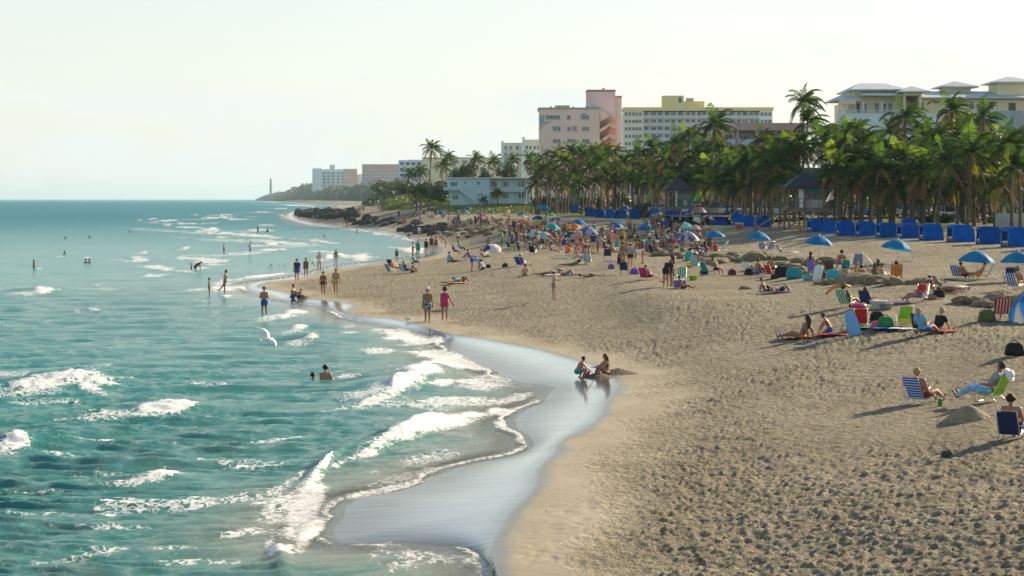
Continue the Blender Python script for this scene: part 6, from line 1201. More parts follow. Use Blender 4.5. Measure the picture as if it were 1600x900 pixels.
# ------------------------------------------------------------------ lifeguard towers
def tower(px, ybase, eave, peak, wroof, lb, sc_cab, flagc, bigk=True, label_sign=True):
    x, y, z = gpt(px, ybase); k = y/F; o = empty('lifeguard_tower', (x, y, z-.1), 0, lb, 'lifeguard tower', 'lifeguard towers at the back of the beach'); W_ = wroof*k; he = (ybase-eave)*k; hp = (ybase-peak)*k; fl_ = he-2.15
    w2 = W_*.42; hip(o, -W_/2+.25, W_/2-.25, -W_/2+.3, W_/2-.2, he, hp, .06, .25, 'shingle')
    for sx in (-1, -.12, 1):
        for sy in (-1, 1): bx(o, 'post', 'wood', sx*w2-.09, sx*w2+.09, sy*w2-.09, sy*w2+.09, 0, he-.02)
    bx(o, 'platform', 'wood', -w2-.3, w2+.3, -w2-.3, w2+.3, fl_-.28, fl_); bx(o, 'beam', 'wood', -w2-.25, w2+.25, -w2-.36, -w2-.30, fl_-.42, fl_-.1)
    c0, c1 = -.1*w2, w2-.12; wm = sc_cab
    bx(o, 'hut_wall', wm, c0, c1, -w2+.15, -w2+.22, fl_, fl_+.85); bx(o, 'hut_back_wall', 'teal', c0, c1, w2-.2, w2-.1, fl_, he-.02); bx(o, 'hut_left_wall', 'white', c0-.1, c0, -w2+.12, w2-.1, fl_, he-.02); bx(o, 'hut_side_wall', wm, c1, c1+.08, -w2+.12, w2-.1, fl_, fl_+.85)
    bx(o, 'lintel', 'teal', c0, c1+.08, -w2+.15, -w2+.24, he-.45, he-.03)
    window(o, c0, fl_+.86, c1-c0, he-.48-fl_-.86, -w2+.2, 2, 0, 'wood')
    sg = bx(o, 'number_board', 'white', (c0+c1)/2-.12, (c0+c1)/2+.32, -w2+.08, -w2+.14, fl_+.15, fl_+.75)
    q = MB(); s0 = (c0+c1)/2-.02                                     # the dark figure on the board
    for a in ((0, .24, .50, .55), (0, .24, .30, .35), (0, .05, .10, .55), (.19, .24, .30, .55), (.19, .24, .10, .28)): q.box(s0+a[0]-.02, s0+a[1]-.02, -w2+.068, -w2+.079, fl_+.15+a[2]-.03, fl_+.15+a[3]-.03)
    q.obj('figure', M['dark'], sg)
    for zz in (.45, .95): bx(o, 'rail', 'wood', -w2-.25, c0-.12, -w2-.2, -w2-.12, fl_+zz, fl_+zz+.08)
    for t in range(5): a = -w2-.2+t*(c0-.15+w2+.2)/4; bx(o, 'baluster', 'wood', a-.03, a+.03, -w2-.19, -w2-.13, fl_, fl_+.95)
    for sx in (-1, 1):
        q = MB(); q.tube([(sx*w2*.95, -w2, .3), (-sx*w2*.1, -w2, fl_-.3)], .06, 5); q.obj('brace', M['wood'], o)
    q = MB(); q.add([(-w2-.3, -w2-.1, fl_-.1), (-w2-.3, -w2+1, fl_-.1), (-w2-2.1*fl_*.75, -w2+1, .1), (-w2-2.1*fl_*.75, -w2-.1, .1), (-w2-.3, -w2-.1, fl_-.22), (-w2-.3, -w2+1, fl_-.22), (-w2-2.1*fl_*.75, -w2+1, -.02), (-w2-2.1*fl_*.75, -w2-.1, -.02)], [(0, 1, 2, 3), (7, 6, 5, 4), (0, 3, 7, 4), (1, 5, 6, 2), (0, 4, 5, 1), (3, 2, 6, 7)]); q.obj('ramp', M['wood'], o)
    for yy in (-w2-.12, -w2+1.0):
        q = MB(); q.tube([(-w2-.3, yy, fl_+.8), (-w2-2.1*fl_*.75, yy, .95)], .045, 5); q.tube([(-w2-2.1*fl_*.75, yy, 0), (-w2-2.1*fl_*.75, yy, .97)], .045, 5); q.tube([(-w2-.3-fl_*.7, yy, 0), (-w2-.3-fl_*.7, yy, fl_*.5+.9)], .045, 5); q.obj('ramp_rail', M['wood'], o)
    # flag on a short slanting staff
    q = MB(); q.tube([(w2+.05, -w2, fl_+.2), (w2+1.0, -w2-.1, fl_+2.0)], .02, 5); f = q.obj('flag_staff', M['white'], o)
    V = []; Fs = []
    for i in range(7):
        for j in range(5): V.append((w2+1.0+.02-.85*(i/6)*(.3+.7*j/4), -w2-.1+.08*math.sin(i*1.3), fl_+2.0-1.35*(j/4)*.8-.28*(i/6)))
    for i in range(6):
        for j in range(4): Fs.append((i*5+j, i*5+j+1, i*5+j+6, i*5+j+5))
    q = MB(); q.add(V, Fs); link('flag', q.mesh('flag', M['canvas'], True), f, color=CLR[flagc]); return o
tower(1256, 357, 292, 268, 64, 'largest lifeguard tower, beige hut on tall wooden stilts with white and purple flag', 'concrete', 'white')
tower(1060, 344, 296, 277, 44, 'middle lifeguard tower, teal green hut behind the blue cabanas', 'teal', 'green')
tower(888, 332, 297, 285.5, 35, 'farthest lifeguard tower, small teal green hut by the palms', 'teal', 'green')
# ------------------------------------------------------------------ cars in the street behind the lawn
CARM = {}
def car_mesh(kind):
    if kind in CARM: return CARM[kind]
    h = 1.46 if kind == 'car' else 1.8; L = 4.5; w_ = .88; out = []
    prof = [(-L/2, .35), (-L/2+.03, .85), (-L/2+.15, .95), (L/2-1.25, .98), (L/2-.12, .80), (L/2, .62), (L/2, .33), (L/2-.5, .26), (-L/2+.45, .26)]
    b = MB(); b.prism(prof, -w_, w_, 'y'); out.append(('body', b.mesh('body', M['paint'], False, .05), True, None))
    c = [(-L/2+.25, .96), (-L/2+.85, h-.03), (.25, h-.03), (1.15, .97)] if kind == 'car' else [(-L/2+.1, .95), (-L/2+.35, h-.03), (.5, h-.03), (1.25, .98)]
    b = MB(); b.prism(c, -w_+.14, w_-.14, 'y'); out.append(('windows', b.mesh('windows', M['glass'], False, .03), False, None))
    b = MB(); b.prism([(c[1][0]-.05, h-.06), (c[1][0]+.1, h), (c[2][0]-.1, h), (c[2][0]+.06, h-.06)], -w_+.12, w_-.12, 'y')
    for s in (-1, 1):
        for xx in (c[1][0]+.1, (c[1][0]+c[2][0])/2): b.box(xx-.04, xx+.04, s*(w_-.135)-.01, s*(w_-.135)+.01, .95, h-.04)
    out.append(('roof', b.mesh('roof', M['paint'], False), True, None))
    wh = MB(); wh.prism([(.33*math.cos(k*.5236), .33*math.sin(k*.5236)) for k in range(12)], -.11, .11, 'y'); wm = wh.mesh('wheel', M['dark']); rm = MB(); rm.prism([(.19*math.cos(k*.5236), .19*math.sin(k*.5236)) for k in range(12)], -.12, .12, 'y'); rmm = rm.mesh('rim', M['alu'])
    for sx in (-1.35, 1.38):
        for sy in (-1, 1): out.append(('wheel', wm, False, ((sx, sy*.8, .33), rmm)))
    hl = MB(); hl.box(L/2-.06, L/2+.01, -.12, .12, .60, .74); hm_ = hl.mesh('headlight', M['white'])
    for sy in (-1, 1): out.append(('headlight', hm_, False, ((0, sy*.68, 0), None)))
    tl = MB(); tl.box(-L/2-.01, -L/2+.05, -.14, .14, .66, .82); tm = tl.mesh('tail_light', M['pink_dark'])
    for sy in (-1, 1): out.append(('tail_light', tm, False, ((0, sy*.68, 0), None)))
    CARM[kind] = out; return out
def car(px, Yd, rz, kind, col, lb):
    x = (px-800)*Yd/F; z = 4.53 if Yd > 236 else float(base_z(np.array([x]), np.array([float(Yd)]))[0]); o = empty('parked_car', (x, Yd, z), R(rz), lb, 'car', 'cars parked in the street behind the palms')
    for n, me, colr, ex in car_mesh(kind):
        q = link(n, me, o, loc=ex[0] if ex else None, color=CLR[col] if colr else None)
        if ex and ex[1]: link('rim', ex[1], q)
CARS = [(1092, 268, 0, 'car', 'white', 'white car'), (1118, 266, 180, 'van', 'grey', 'grey van'), (1150, 262, 0, 'car', 'white', 'pale saloon car'), (1210, 256, 0, 'van', 'white', 'white sport utility car'), (1300, 250, 90, 'car', 'grey', 'grey car seen end on'), (1342, 246, 0, 'car', 'sky', 'light blue car'), (1384, 244, 180, 'car', 'black', 'black car'),
        (1412, 238, 80, 'van', 'white', 'white van'), (1446, 236, 60, 'car', 'teal', 'dark teal car'), (1478, 232, 95, 'van', 'white', 'white sport utility car with red tail lights'), (1556, 224, 75, 'car', 'sky', 'light blue car with shiny windows'), (1584, 222, 80, 'van', 'black', 'dark sport utility car'), (1036, 290, 0, 'car', 'grey', 'silver car'), (1600, 236, 70, 'car', 'pink', 'pinkish white car'), (930, 400, 0, 'car', 'red', 'red car'), (1010, 330, 0, 'car', 'black', 'black car')]
for px, Yd, rz, k, c, l_ in CARS: car(px, Yd, rz, k, c, f'{l_} in the street {near_lm(px)}'.replace('just ', '').replace('sport utility car with red tail lights', 'car with red lights'))
# ------------------------------------------------------------------ small things
def thing_mesh(name, m, build, smooth=False, bevel=0.0):
    b = MB(); build(b); return b.mesh(name, M[m], smooth, bevel)
def put(px, py, name, me, lb, cat, rz=0.0, col=None, sc=1.0, z=0.0, group=None):
    x, y, zz = gpt(px, py); o = link(name, me, None, (x, y, zz+z), (0, 0, R(rz)), (sc,)*3, CLR[col] if col else None); return tag(o, lb, cat, group)
BIN = thing_mesh('bin', 'paint', lambda b: b.lathe([(.27, 0), (.30, .02), (.32, .4), (.30, .42), (.32, .46), (.32, .86), (.35, .88), (.34, .96), (.1, 1.0)], 14), True)
def bin_(px, py, c, l_, s): o = put(px, py, 'bin', BIN, l_, 'bin', 0, c, s); return o
bin_(1028, 347, 'grey', 'grey green barrel bin left of the middle tower cabanas', 1.15); bin_(1074, 346, 'grey', 'dark bin between the square cabana and the next', 1.1); bin_(908, 335, 'olive', 'bin beside the small far cabana', 1.2); bin_(1006, 338, 'beige', 'pale bin right of the round hedge', 1.1)
CONE = thing_mesh('traffic_cone', 'paint', lambda b: (b.box(-.2, .2, -.2, .2, 0, .03), b.lathe([(.15, .03), (.03, .72), (.01, .73)], 10)), True)
put(1250, 361, 'traffic_cone', CONE, 'tall orange traffic cone right of the tower ramp', 'cone', 0, 'orange', 1.15); put(1218, 358, 'traffic_cone', CONE, 'orange traffic cone under the tower ramp', 'cone', 0, 'orange', .95)
HYD = thing_mesh('marker_post', 'paint', lambda b: b.lathe([(.10, 0), (.09, .1), (.07, .12), (.07, .5), (.11, .52), (.1, .58), (.04, .66), (.01, .7)], 10), True)
put(1183, 361, 'marker_post', HYD, 'pinkish red marker post behind the lone blue parasol', 'post', 0, 'magenta', .9); put(980, 353, 'marker_post', HYD, 'red marker post left of the leaning cabana', 'post', 0, 'red', 1.0)
COOL = thing_mesh('cooler', 'paint', lambda b: b.box(-.3, .3, -.2, .2, 0, .36), False, .03); LID = thing_mesh('lid', 'white', lambda b: b.box(-.31, .31, -.21, .21, .365, .43), False, .02); HAN = thing_mesh('handle', 'white', lambda b: b.tube([(-.33, 0, .3), (-.36, 0, .5), (.36, 0, .5), (.33, 0, .3)], .012, 5))
def cooler(px, py, c, l_, s, rz=0): o = put(px, py, 'cooler', COOL, l_, 'cooler', rz, c, s); link('lid', LID, o); link('handle', HAN, o)
cooler(1155, 357, 'red', 'red cooler in front of the cabanas', 1.35); cooler(1062, 449, 'blue', 'blue cooler with white lid and stacked white box behind the couple', 1.1); cooler(1044, 380, 'green', 'green cooler by the striped parasol', 1.0, 20)
BAG = thing_mesh('bag', 'cloth', lambda b: (b.prism([(-.25, 0), (.25, 0), (.27, .08), (.22, .30), (.12, .38), (-.12, .38), (-.22, .30), (-.27, .08)], -.13, .13, 'y'), b.box(-.17, .17, -.20, -.135, .05, .22)), True, .035); BH = thing_mesh('strap', 'dark', lambda b: b.tube([(-.1, 0, .36), (-.06, 0, .43), (.06, 0, .43), (.1, 0, .36)], .014, 5))
def bag(px, py, c, l_, s=1.0, rz=0): o = put(px, py, 'bag', BAG, l_, 'bag', rz, c, s); link('strap', BH, o)
BAGS = [(1585, 556, 'black', 'black rucksack alone on the sand at the right edge', 1.15), (1370, 502, 'black', 'black bag behind the green bag', 1.1), (1384, 512, 'green', 'bright green cool bag on the towels', 1.2), (1369, 513, 'pink', 'pink ball-shaped bag next to the green bag', .8), (1467, 465, 'black', 'black round bag under the white lounge chair', 1.0), (1542, 503, 'olive', 'dark olive bag beside the striped chair', 1.3), (1283, 437, 'maroon', 'dark red bag behind the sarong woman', 1.3),
        (1302, 437, 'turquoise', 'turquoise towel-covered bag below the teal chair', 1.6), (1262, 438, 'turquoise', 'turquoise ball bag beside the white board', 1.0), (1100, 429, 'black', 'black bag left of the teal chair', 1.0), (1144, 430, 'maroon', 'brown bag alone between the teal and white chairs', 1.0), (789, 418, 'black', 'small black bag alone left of the blue chair', .9), (991, 429, 'purple', 'dark bag on the ground by the navy chair', 1.1), (1241, 436, 'teal', 'large teal inflatable bag right of the orange towel', 1.9), (1222, 434, 'black', 'black draped bag under the orange towel', 1.9),
        (763, 419, 'black', 'dark bag behind the bending man', .8), (1210, 437, 'black', 'black bag between the red chair and orange towel', .9), (1170, 430, 'black', 'black bag under the white folding chair', 1.1), (918, 388, 'green', 'green crate-like bag in the crowd', 1.2), (955, 420, 'purple', 'lilac bag near the standing group', .9)]
for px, py, c, l_, s in BAGS: bag(px, py, c, l_, s)
TOW = {}
def towel(px, py, c, l_, w_=.9, ln=1.7, rz=0, seed=0):
    bm = bmesh.new(); bmesh.ops.create_grid(bm, x_segments=14, y_segments=20, size=.5)
    for v in bm.verts: v.co.z = .045+.04*float(fbm(np.array([v.co.x*5+seed]), np.array([v.co.y*7]), seed, 3)[0])
    r_ = bmesh.ops.extrude_face_region(bm, geom=bm.faces[:]); [setattr(v.co, 'z', v.co.z-.02) for v in r_['geom'] if isinstance(v, bmesh.types.BMVert)]
    bmesh.ops.recalc_face_normals(bm, faces=bm.faces); me = bpy.data.meshes.new('towel'); bm.to_mesh(me); bm.free(); me.materials.append(M['cloth']); me.polygons.foreach_set('use_smooth', [True]*len(me.polygons))
    x, y, z = gpt(px, py); o = link('towel', me, None, (x, y, z+.02), (0, 0, R(rz)), (w_, ln, 1), CLR[c]); return tag(o, l_, 'towel')
TW = [(1385, 515, 'blue', 'patterned blue towel under the green bag', 1.0, 1.3, 60), (1345, 514, 'green', 'green towel in front of the red chair', .9, 1.0, 70), (1300, 525, 'red', 'thin red towel by the child in blue trunks', .8, 1.3, 70), (1252, 528, 'orange', 'orange towel under the woman sitting up', 1, 1.6, 80), (1490, 520, 'red', 'red cloth on the sand by the feet of the grey-haired man', .7, 1.1, 70), (1410, 516, 'white', 'white and red towel left of the navy chair', .6, 1, 60),
      (1405, 474, 'violet', 'lilac towel under the person in red', .8, 1.0, 70), (1500, 438, 'teal', 'towel between the parasol chairs', .9, 1.6, 80), (1218, 458, 'navy', 'blue towel under the lying man', 1, 2, 85), (862, 431, 'white', 'white towel bundle by the lying woman', .8, 1.0, 80), (905, 430, 'purple', 'violet towel under the man lying flat', .9, 1.9, 85), (895, 414, 'teal', 'teal towel by the green-suited sunbather', .9, 1.4, 80), (725, 443, 'orange', 'orange towel under the prone pair', .9, 2.4, 85), (1325, 437, 'white', 'crumpled white towel below the teal chair', .8, 1.2, 70),
      (960, 409, 'blue', 'blue towel by the standing group', 1, 1.8, 80), (875, 405, 'teal', 'dark towel below the red chair', .8, 1.4, 80), (1355, 435, 'blue', 'blue towel beside the yellow towel woman', .8, 1.4, 80)]
for i, (px, py, c, l_, a, b_, rz) in enumerate(TW): towel(px, py, c, l_, a, b_, rz, i)
BOARD = thing_mesh('boogie_board', 'paint', lambda b: b.prism([(-.27, 0), (.27, 0), (.28, .6), (.24, .9), (.12, 1.05), (-.12, 1.05), (-.24, .9), (-.28, .6)], -.03, .03, 'y'), False, .015)
def board(px, py, c, l_, rx=-14, ry=0, rz=0, s=1.0): o = put(px, py, 'boogie_board', BOARD, l_, 'board', rz, c, s); o.rotation_euler = (R(rx), R(ry), R(rz))
board(1276, 439, 'white', 'white boogie board stuck upright by the sarong woman', -14, 12, 0, .95); board(1337, 524, 'sky', 'blue boogie board held upright by the child', -10, -14, 10, .95); board(954, 382, 'pink', 'pink and white board held by a person in the crowd', -10, 20, 0, 1.2); board(972, 382, 'yellow', 'yellow float standing upright in the crowd', -5, 6, 0, 1.3)
for i, (px, py) in enumerate([(1028, 382), (1034, 378)]): o = put(px, py, 'surfboard', BOARD, ['pale green board on the sand in the crowd', 'second pale green board just behind the first'][i], 'board', 90, 'lime', 1.9, .15); o.rotation_euler = (R(-88), 0, R(85)); o.color = (.4, .75, .5, 1)
RING = None
def torus(name, R_, r_, m, n=20, k=8):
    b = MB(); V = []; Fs = []
    for i in range(n):
        for j in range(k): a = 6.2832*i/n; c = 6.2832*j/k; V.append(((R_+r_*math.cos(c))*math.cos(a), (R_+r_*math.cos(c))*math.sin(a), r_*math.sin(c)))
    for i in range(n):
        for j in range(k): Fs.append((i*k+j, ((i+1) % n)*k+j, ((i+1) % n)*k+(j+1) % k, i*k+(j+1) % k))
    return b.add(V, Fs).mesh(name, M[m], True)
rm_ = torus('swim_ring', .26, .09, 'paint'); put(1341, 513, 'swim_ring', rm_, 'pink swim ring resting on top of the red chair', 'swim ring', 0, 'magenta', 1.0, .93)
nd = MB(); nd.tube([(-.9, .1, -.35), (-.45, 0, .05), (0, 0, .12), (.35, 0, .02)], .07, 8); put(1318, 481, 'pool_noodle', nd.mesh('pool_noodle', M['paint'], True), 'orange pool float bent over the green and white chair', 'float', 0, 'orange', .9, .95)
TUB = thing_mesh('tub', 'paint', lambda b: b.lathe([(.2, 0), (.24, .02), (.32, .3), (.34, .31), (.33, .33), (.22, .06), (.05, .05)], 16), True); put(1372, 483, 'tub', TUB, 'white plastic tub right of the dark navy chair', 'tub', 0, 'white', 1.2); put(1385, 484, 'tub', TUB, 'pale net basket beside the white tub', 'basket', 0, 'grey', .9)
put(1083, 438, 'bucket', TUB, 'lime green bucket right of the blue cooler', 'bucket', 0, 'lime', .95); put(1076, 419, 'bucket', TUB, 'small yellow bucket above the pale green chair', 'bucket', 0, 'yellow', .7); put(917, 586, 'bucket', TUB, 'small red bucket between the two playing children', 'bucket', 0, 'red', .42)
CUP = thing_mesh('tumbler', 'paint', lambda b: b.lathe([(.045, 0), (.06, .02), (.07, .2), (.07, .22), (.02, .22)], 12), True); put(1469, 635, 'tumbler', CUP, 'green tumbler on the sand by the reader', 'tumbler', 0, 'green', 1.0)
ST = thing_mesh('stone', 'rock', lambda b: b.blob((0, 0, .05), .12, .09, .09, 8, 5, .15, random.Random(3)), True); put(1480, 715, 'stone', ST, 'dark stone alone on the near sand', 'stone', 0, None, 1.2); put(1492, 718, 'shell', thing_mesh('shell', 'white', lambda b: b.blob((0, 0, .02), .08, .05, .03, 8, 4), True), 'small white shell beside the dark stone', 'shell')
HATM = hat_mesh('straw'); x, y, z = gpt(1547, 627)
o = tag(link('sun_hat', HATM, None, (x+.43, y-.46, z+.78), (R(64), R(8), R(44)), (.95,)*3, CLR['white']), 'white sun hat hung on the back of the lime green chair', 'hat')
tw_ = MB(); 
for i in range(3): tw_.box(-.28+.01*i, .28-.01*i, -.03, .03, .76-.25*i, .99-.25*i)
x, y, z = gpt(1412, 509); tag(link('towel', tw_.mesh('towel', M['cloth']), None, (x, y-.62*.9, z+.02), (R(-26), 0, 0), (.95, 1, .32), (.75, .6, .08)), 'yellow and blue towel folded over the lime green chair', 'towel')
# the green inflatable palm on its pole
x, y, z = gpt(784, 384); o = empty('inflatable_palm', (x, y, z), 0, 'green toy palm on a green pole standing by the white parasol', 'toy'); b = MB(); b.tube([(0, 0, 0), (.05, 0, .9), (0, 0, 1.75)], [.12, .10, .08], 8); link('stem', b.mesh('stem', M['paint'], True), o, color=CLR['green']); b = MB()
for k in range(7): a = k*.9; b.blob((.28*math.cos(a), .28*math.sin(a), 1.85+.05*(k % 2)), .3, .14, .1, 8, 5)
link('leaf_head', b.mesh('leaf_head', M['paint'], True), o, color=CLR['green'])
# notice board, wall and posts along the lawn
x, y, z = gpt(653, 326); o = empty('notice_board', (x, y, z), 0, 'small grey notice board below the short palm on the dune', 'sign'); bx(o, 'board', 'concrete', -.45, .45, -.04, .04, .9, 1.8); bx(o, 'post', 'wood', -.05, .05, .05, .15, 0, 1.7)
x, y, z = gpt(1583, 356); k = y/F; o = empty('low_wall', (x, y+.5, z-.1), 0, 'pale grey wall at the right edge behind the cabanas', 'wall'); bx(o, 'wall_panel', 'concrete', -26*k, 60*k, 0, .25, 0, 24*k, .02); bx(o, 'end_post', 'shade_wall', -28*k, -26.2*k, -.05, .3, 0, 25*k)
x, y, z = gpt(1168, 340); k = y/F; o = empty('utility_box', (x, y+.5, z-.1), 0, 'beige box on the lawn right of the large blue parasol', 'box'); bx(o, 'housing', 'beige', -7*k, 7*k, 0, .6, 0, 13*k, .02); bx(o, 'door', 'concrete', -6*k, 6*k, -.03, -.005, 1*k, 12*k)
bx(o, 'lid', 'concrete', -7.4*k, 7.4*k, -.05, .65, 13.1*k, 13.7*k)
x, y, z = gpt(957, 338); b = MB(); b.lathe([(.16, 0), (.14, 1.6), (.2, 1.65), (.12, 1.8), (.01, 1.85)], 8); tag(b.obj('bollard', M['dark'], None, smooth=True, loc=(x, y, z)), 'lone dark post behind the cabanas left of the hedge', 'post')
x, y, z = gpt(1470, 347); b = MB(); b.box(-.3, .3, -.3, .3, 0, .95); b.box(-.34, .34, -.34, .34, .96, 1.05); tag(b.obj('litter_box', M['wood'], None, loc=(x, y+3, z)), 'brown wooden litter box on the lawn behind the cabanas', 'bin')
x, y, z = gpt(1204, 344); o = empty('ice_cream_cart', (x, y, z), 0, 'yellow cart at the left foot of the largest tower', 'cart'); bx(o, 'body', 'yellow', -.4, .4, -.3, .3, 1.2, 2.2); bx(o, 'leg', 'wood', -.35, -.28, -.2, .2, 0, 1.19); bx(o, 'leg', 'wood', .28, .35, -.2, .2, 0, 1.19)
# ------------------------------------------------------------------ sea birds
def bird(loc, rz, lb, sc=1.0, fly=True, bank=0.0, dark=False, group=None):
    b = MB(); V = [(0, .22, 0), (.05, .1, .0), (.055, -.05, 0), (.02, -.22, .01), (-.02, -.22, .01), (-.055, -.05, 0), (-.05, .1, 0)]
    b.tube([(0, .26, .03), (0, .17, .035), (0, .05, 0), (0, -.1, 0), (0, -.24, .01)], [.012, .038, .06, .05, .012], 8)
    o = b.obj('seabird', M['bird_dark' if dark else 'bird'], None, smooth=True); o.location = loc; o.rotation_euler = (0, R(bank), R(rz)); o.scale = (sc,)*3
    tag(o, lb, 'bird', group)
    bk = MB(); bk.tube([(0, .25, .03), (0, .32, .02)], [.012, .003], 5); bk.obj('beak', M['yellow'], o)
    if fly:
        for s in (-1, 1):
            q = MB(); top = [(0, .10), (.25, .17), (.5, .10), (.78, -.08)]; bot = [(0, -.07), (.25, -.02), (.5, -.04), (.78, -.11)]; V = []
            for (a, c), (a2, d) in zip(top, bot): zz = .17*math.sin(a*3.0)-.25*max(0, a-.3); V += [(s*a, c, zz+.012), (s*a, d, zz)]
            V2 = [(x_, y_, z_-.014) for x_, y_, z_ in V]; n = len(V)
            q.add(V+V2, [(i, i+1, i+3, i+2) for i in (0, 2, 4)]+[(n+i+2, n+i+3, n+i+1, n+i) for i in (0, 2, 4)]+[(0, 2, n+2, n), (2, 4, n+4, n+2), (4, 6, n+6, n+4), (1, n+1, n+3, 3), (3, n+3, n+5, 5), (5, n+5, n+7, 7), (6, 7, n+7, n+6)]); q.obj('wing', M['bird_dark' if dark else 'bird'], o, smooth=True)
    else:
        for s in (-1, 1): q = MB(); q.tube([(s*.02, 0, -.04), (s*.025, .01, -.16)], .006, 4); q.obj('leg', M['dark'], o)
    q = MB(); q.add([(-.03, -.2, .01), (.03, -.2, .01), (.06, -.33, .0), (-.06, -.33, .0), (-.03, -.2, 0), (.03, -.2, 0), (.06, -.33, -.01), (-.06, -.33, -.01)], [(0, 1, 2, 3), (7, 6, 5, 4), (0, 3, 7, 4), (1, 5, 6, 2), (2, 6, 7, 3), (0, 4, 5, 1)]); q.obj('tail', M['bird_dark' if dark else 'bird'], o)
    return o
M['bird'] = mat('white_feathers', (.80, .79, .76), .8, .06, 8, trans=.0); M['bird_dark'] = mat('dark_feathers', (.10, .085, .07), .8, .3, 10)
def atd(px, py, Yd): return ((px-800)*Yd/F, Yd, H-(py-HY)*Yd/F)
bird(atd(418, 530, 62), -50, 'large white gull gliding over the water with spread wings', .85, True, 32)
bird(atd(596, 664, 48), 25, 'white and grey gull diving into the water', .42, True, -25)
x, y, z = gpt(637, 503); bird((x, y, z+.17), 60, 'small gull standing on wet sand left of the walking couple', 1.0, False)
for i, (px, py, f) in enumerate([(421, 434, False), (420, 422, True), (424, 418, True), (436, 420, True), (446, 419, True), (445, 424, True), (452, 427, False), (488, 418, True), (492, 423, True), (539, 413, False)]):
    x, y, z = gpt(px, py); bird((x, y, z+(.5 if f else .1)), 40*i, ['dark wader standing nearest the tip of the spit', 'dark gull with raised wings above the wader', 'dark gull flying over the shallows, upper left of the flock', 'small dark bird left of centre in the flock', 'small dark bird, highest of the flock', 'dark bird just below the highest one', 'dark bird standing at the right of the flock', 'dark bird flying beside the man in the navy shirt', 'low dark bird by the woman in dark swimwear', 'small bird standing right of the woman in yellow'][i], .5, f, 20*(-1)**i, True, 'small birds over the spit')
# ================================================================== everybody, one by one
def sw(px, py, depth, sc=1.0):                                       # a bather standing in the water, sunk by depth
    x, y, z = gpt(px, py); return (x, y, -depth*sc)
T = 'trunks'; BB = 'bikini_bottom'; BT = 'bikini_top'; SH = 'shirt'; SS = 'swimsuit'
# --- in the water and at its edge
who(413, 491, 165, 'arms_crossed', 'man in royal blue trunks standing ankle-deep with folded arms', 1.06, 'tan', ((T, 'blue'),), ('hair', 'black'))
who(327, 461, -80, 'stand', 'boy in dark green trunks watching the man who kicks the water', .80, 'tan', ((T, 'green'),), ('hair', 'black'))
who(352, 457, 70, 'kick', 'man in black and teal trunks kicking one leg in the shallows', 1.0, 'brown', ((T, 'teal'),), ('hair', 'black'))
who(307, 421, -95, 'bend', 'person in dark red shirt and black shorts stooping in the surf', 1.0, 'brown', ((SH, 'maroon'), (T, 'black')), ('hair', 'black'))
who(299, 421, -90, 'stand', 'small child in black beside the stooping person in dark red', .72, 'dark', ((SS, 'black'),), ('hair', 'black'))
person(sw(350, 395, .30), 80, 'stand', 'bather in blue trunks standing knee-deep, seen from the side', .9, 'tan', ((T, 'blue'),), ('hair', 'black'))
person(sw(391, 394, .35), 70, 'hold', 'bather in dark trunks knee-deep holding his arms forward', .95, 'tan', ((T, 'teal'),), ('hair', 'black'))
person(sw(403, 364, .3), 60, 'stand', 'far bather in black standing upright in the surf', .95, 'dark', ((T, 'black'), (SH, 'black')), ('hair', 'black'))
person(sw(418, 363, .9), 20, 'stand', 'far bather waist-deep right of the one in black', 1.0, 'dark', ((SH, 'black'),), ('hair', 'black'))
for px, py, l_ in [(456, 360, 'swimmer, only head showing, below the rock groyne'), (507, 370, 'swimmer, only head showing, right of the far surf'), (101, 397, 'swimmer, only head showing, left of the pair of heads'), (134, 411, 'left of two dark heads close together in the sea'), (139.5, 411, 'right of two dark heads close together in the sea'), (102, 373, 'distant swimmer far left'), (140, 372, 'distant swimmer right of the far left one'), (202, 364, 'distant swimmer alone near the middle of the far sea')]:
    person(sw(px, py, 1.38), 30, 'stand', l_, 1.05, 'dark', (), ('hair', 'black'), group='far swimmers')
person(sw(53, 418, .95), -60, 'stand', 'lone bather at far left, chest out of the water', 1.0, 'brown', ((BT, 'yellow'),), ('hair', 'brown'))
person(sw(489, 594, 1.30), -50, 'stand', 'dark-haired child up to the neck beside an adult in the water', .93, 'brown', (), ('hair', 'black'))
person(sw(508, 594, 1.14), -15, 'hold', 'bare-shouldered adult chest-deep beside the child', 1.0, 'tan', (), ('hair', 'black'))
who(464, 440, 180, 'walk', 'man in navy shirt and blue trunks walking along the spit', 1.06, 'tan', ((SH, 'navy'), (T, 'blue')), ('hair', 'black'))
who(478, 432, 180, 'stand', 'woman in dark swimwear walking just behind the man in the navy shirt', .92, 'brown', ((SS, 'olive'),), ('hair', 'black'))
who(499, 424, 175, 'hold', 'woman in white swimsuit standing in shallow water', 1.05, 'fair', ((SS, 'white'),), ('hair', 'brown'))
who(525, 409, 170, 'stand', 'woman in yellow bikini at the edge of the bay', .9, 'tan', ((BT, 'yellow'), (BB, 'yellow')), ('hair', 'blond'))
who(505, 461, 180, 'walk', 'woman in dark patterned bikini walking towards the camera', .95, 'brown', ((BT, 'maroon'), ('shorts', 'maroon')), ('hair', 'black'))
who(525, 460, 178, 'walk', 'long-haired woman in white top and lime bikini bottom', 1.04, 'tan', ((BT, 'white'), (BB, 'lime')), ('long_hair', 'blond'))
who(457, 466, -110, 'sit_knees', 'dark-haired man sitting at the tip of the spit', 1.05, 'tan', ((T, 'blue'),), ('hair', 'black'))
who(467, 468, -60, 'squat', 'child crouching in front of the man at the tip of the spit', .68, 'brown', ((T, 'black'),), ('hair', 'black'))
who(668, 504, -2, 'walk', 'tanned man in floral navy trunks and pale cap walking away', 1.08, 'brown', ((T, 'floral navy'),), None, ('cap', 'white'))
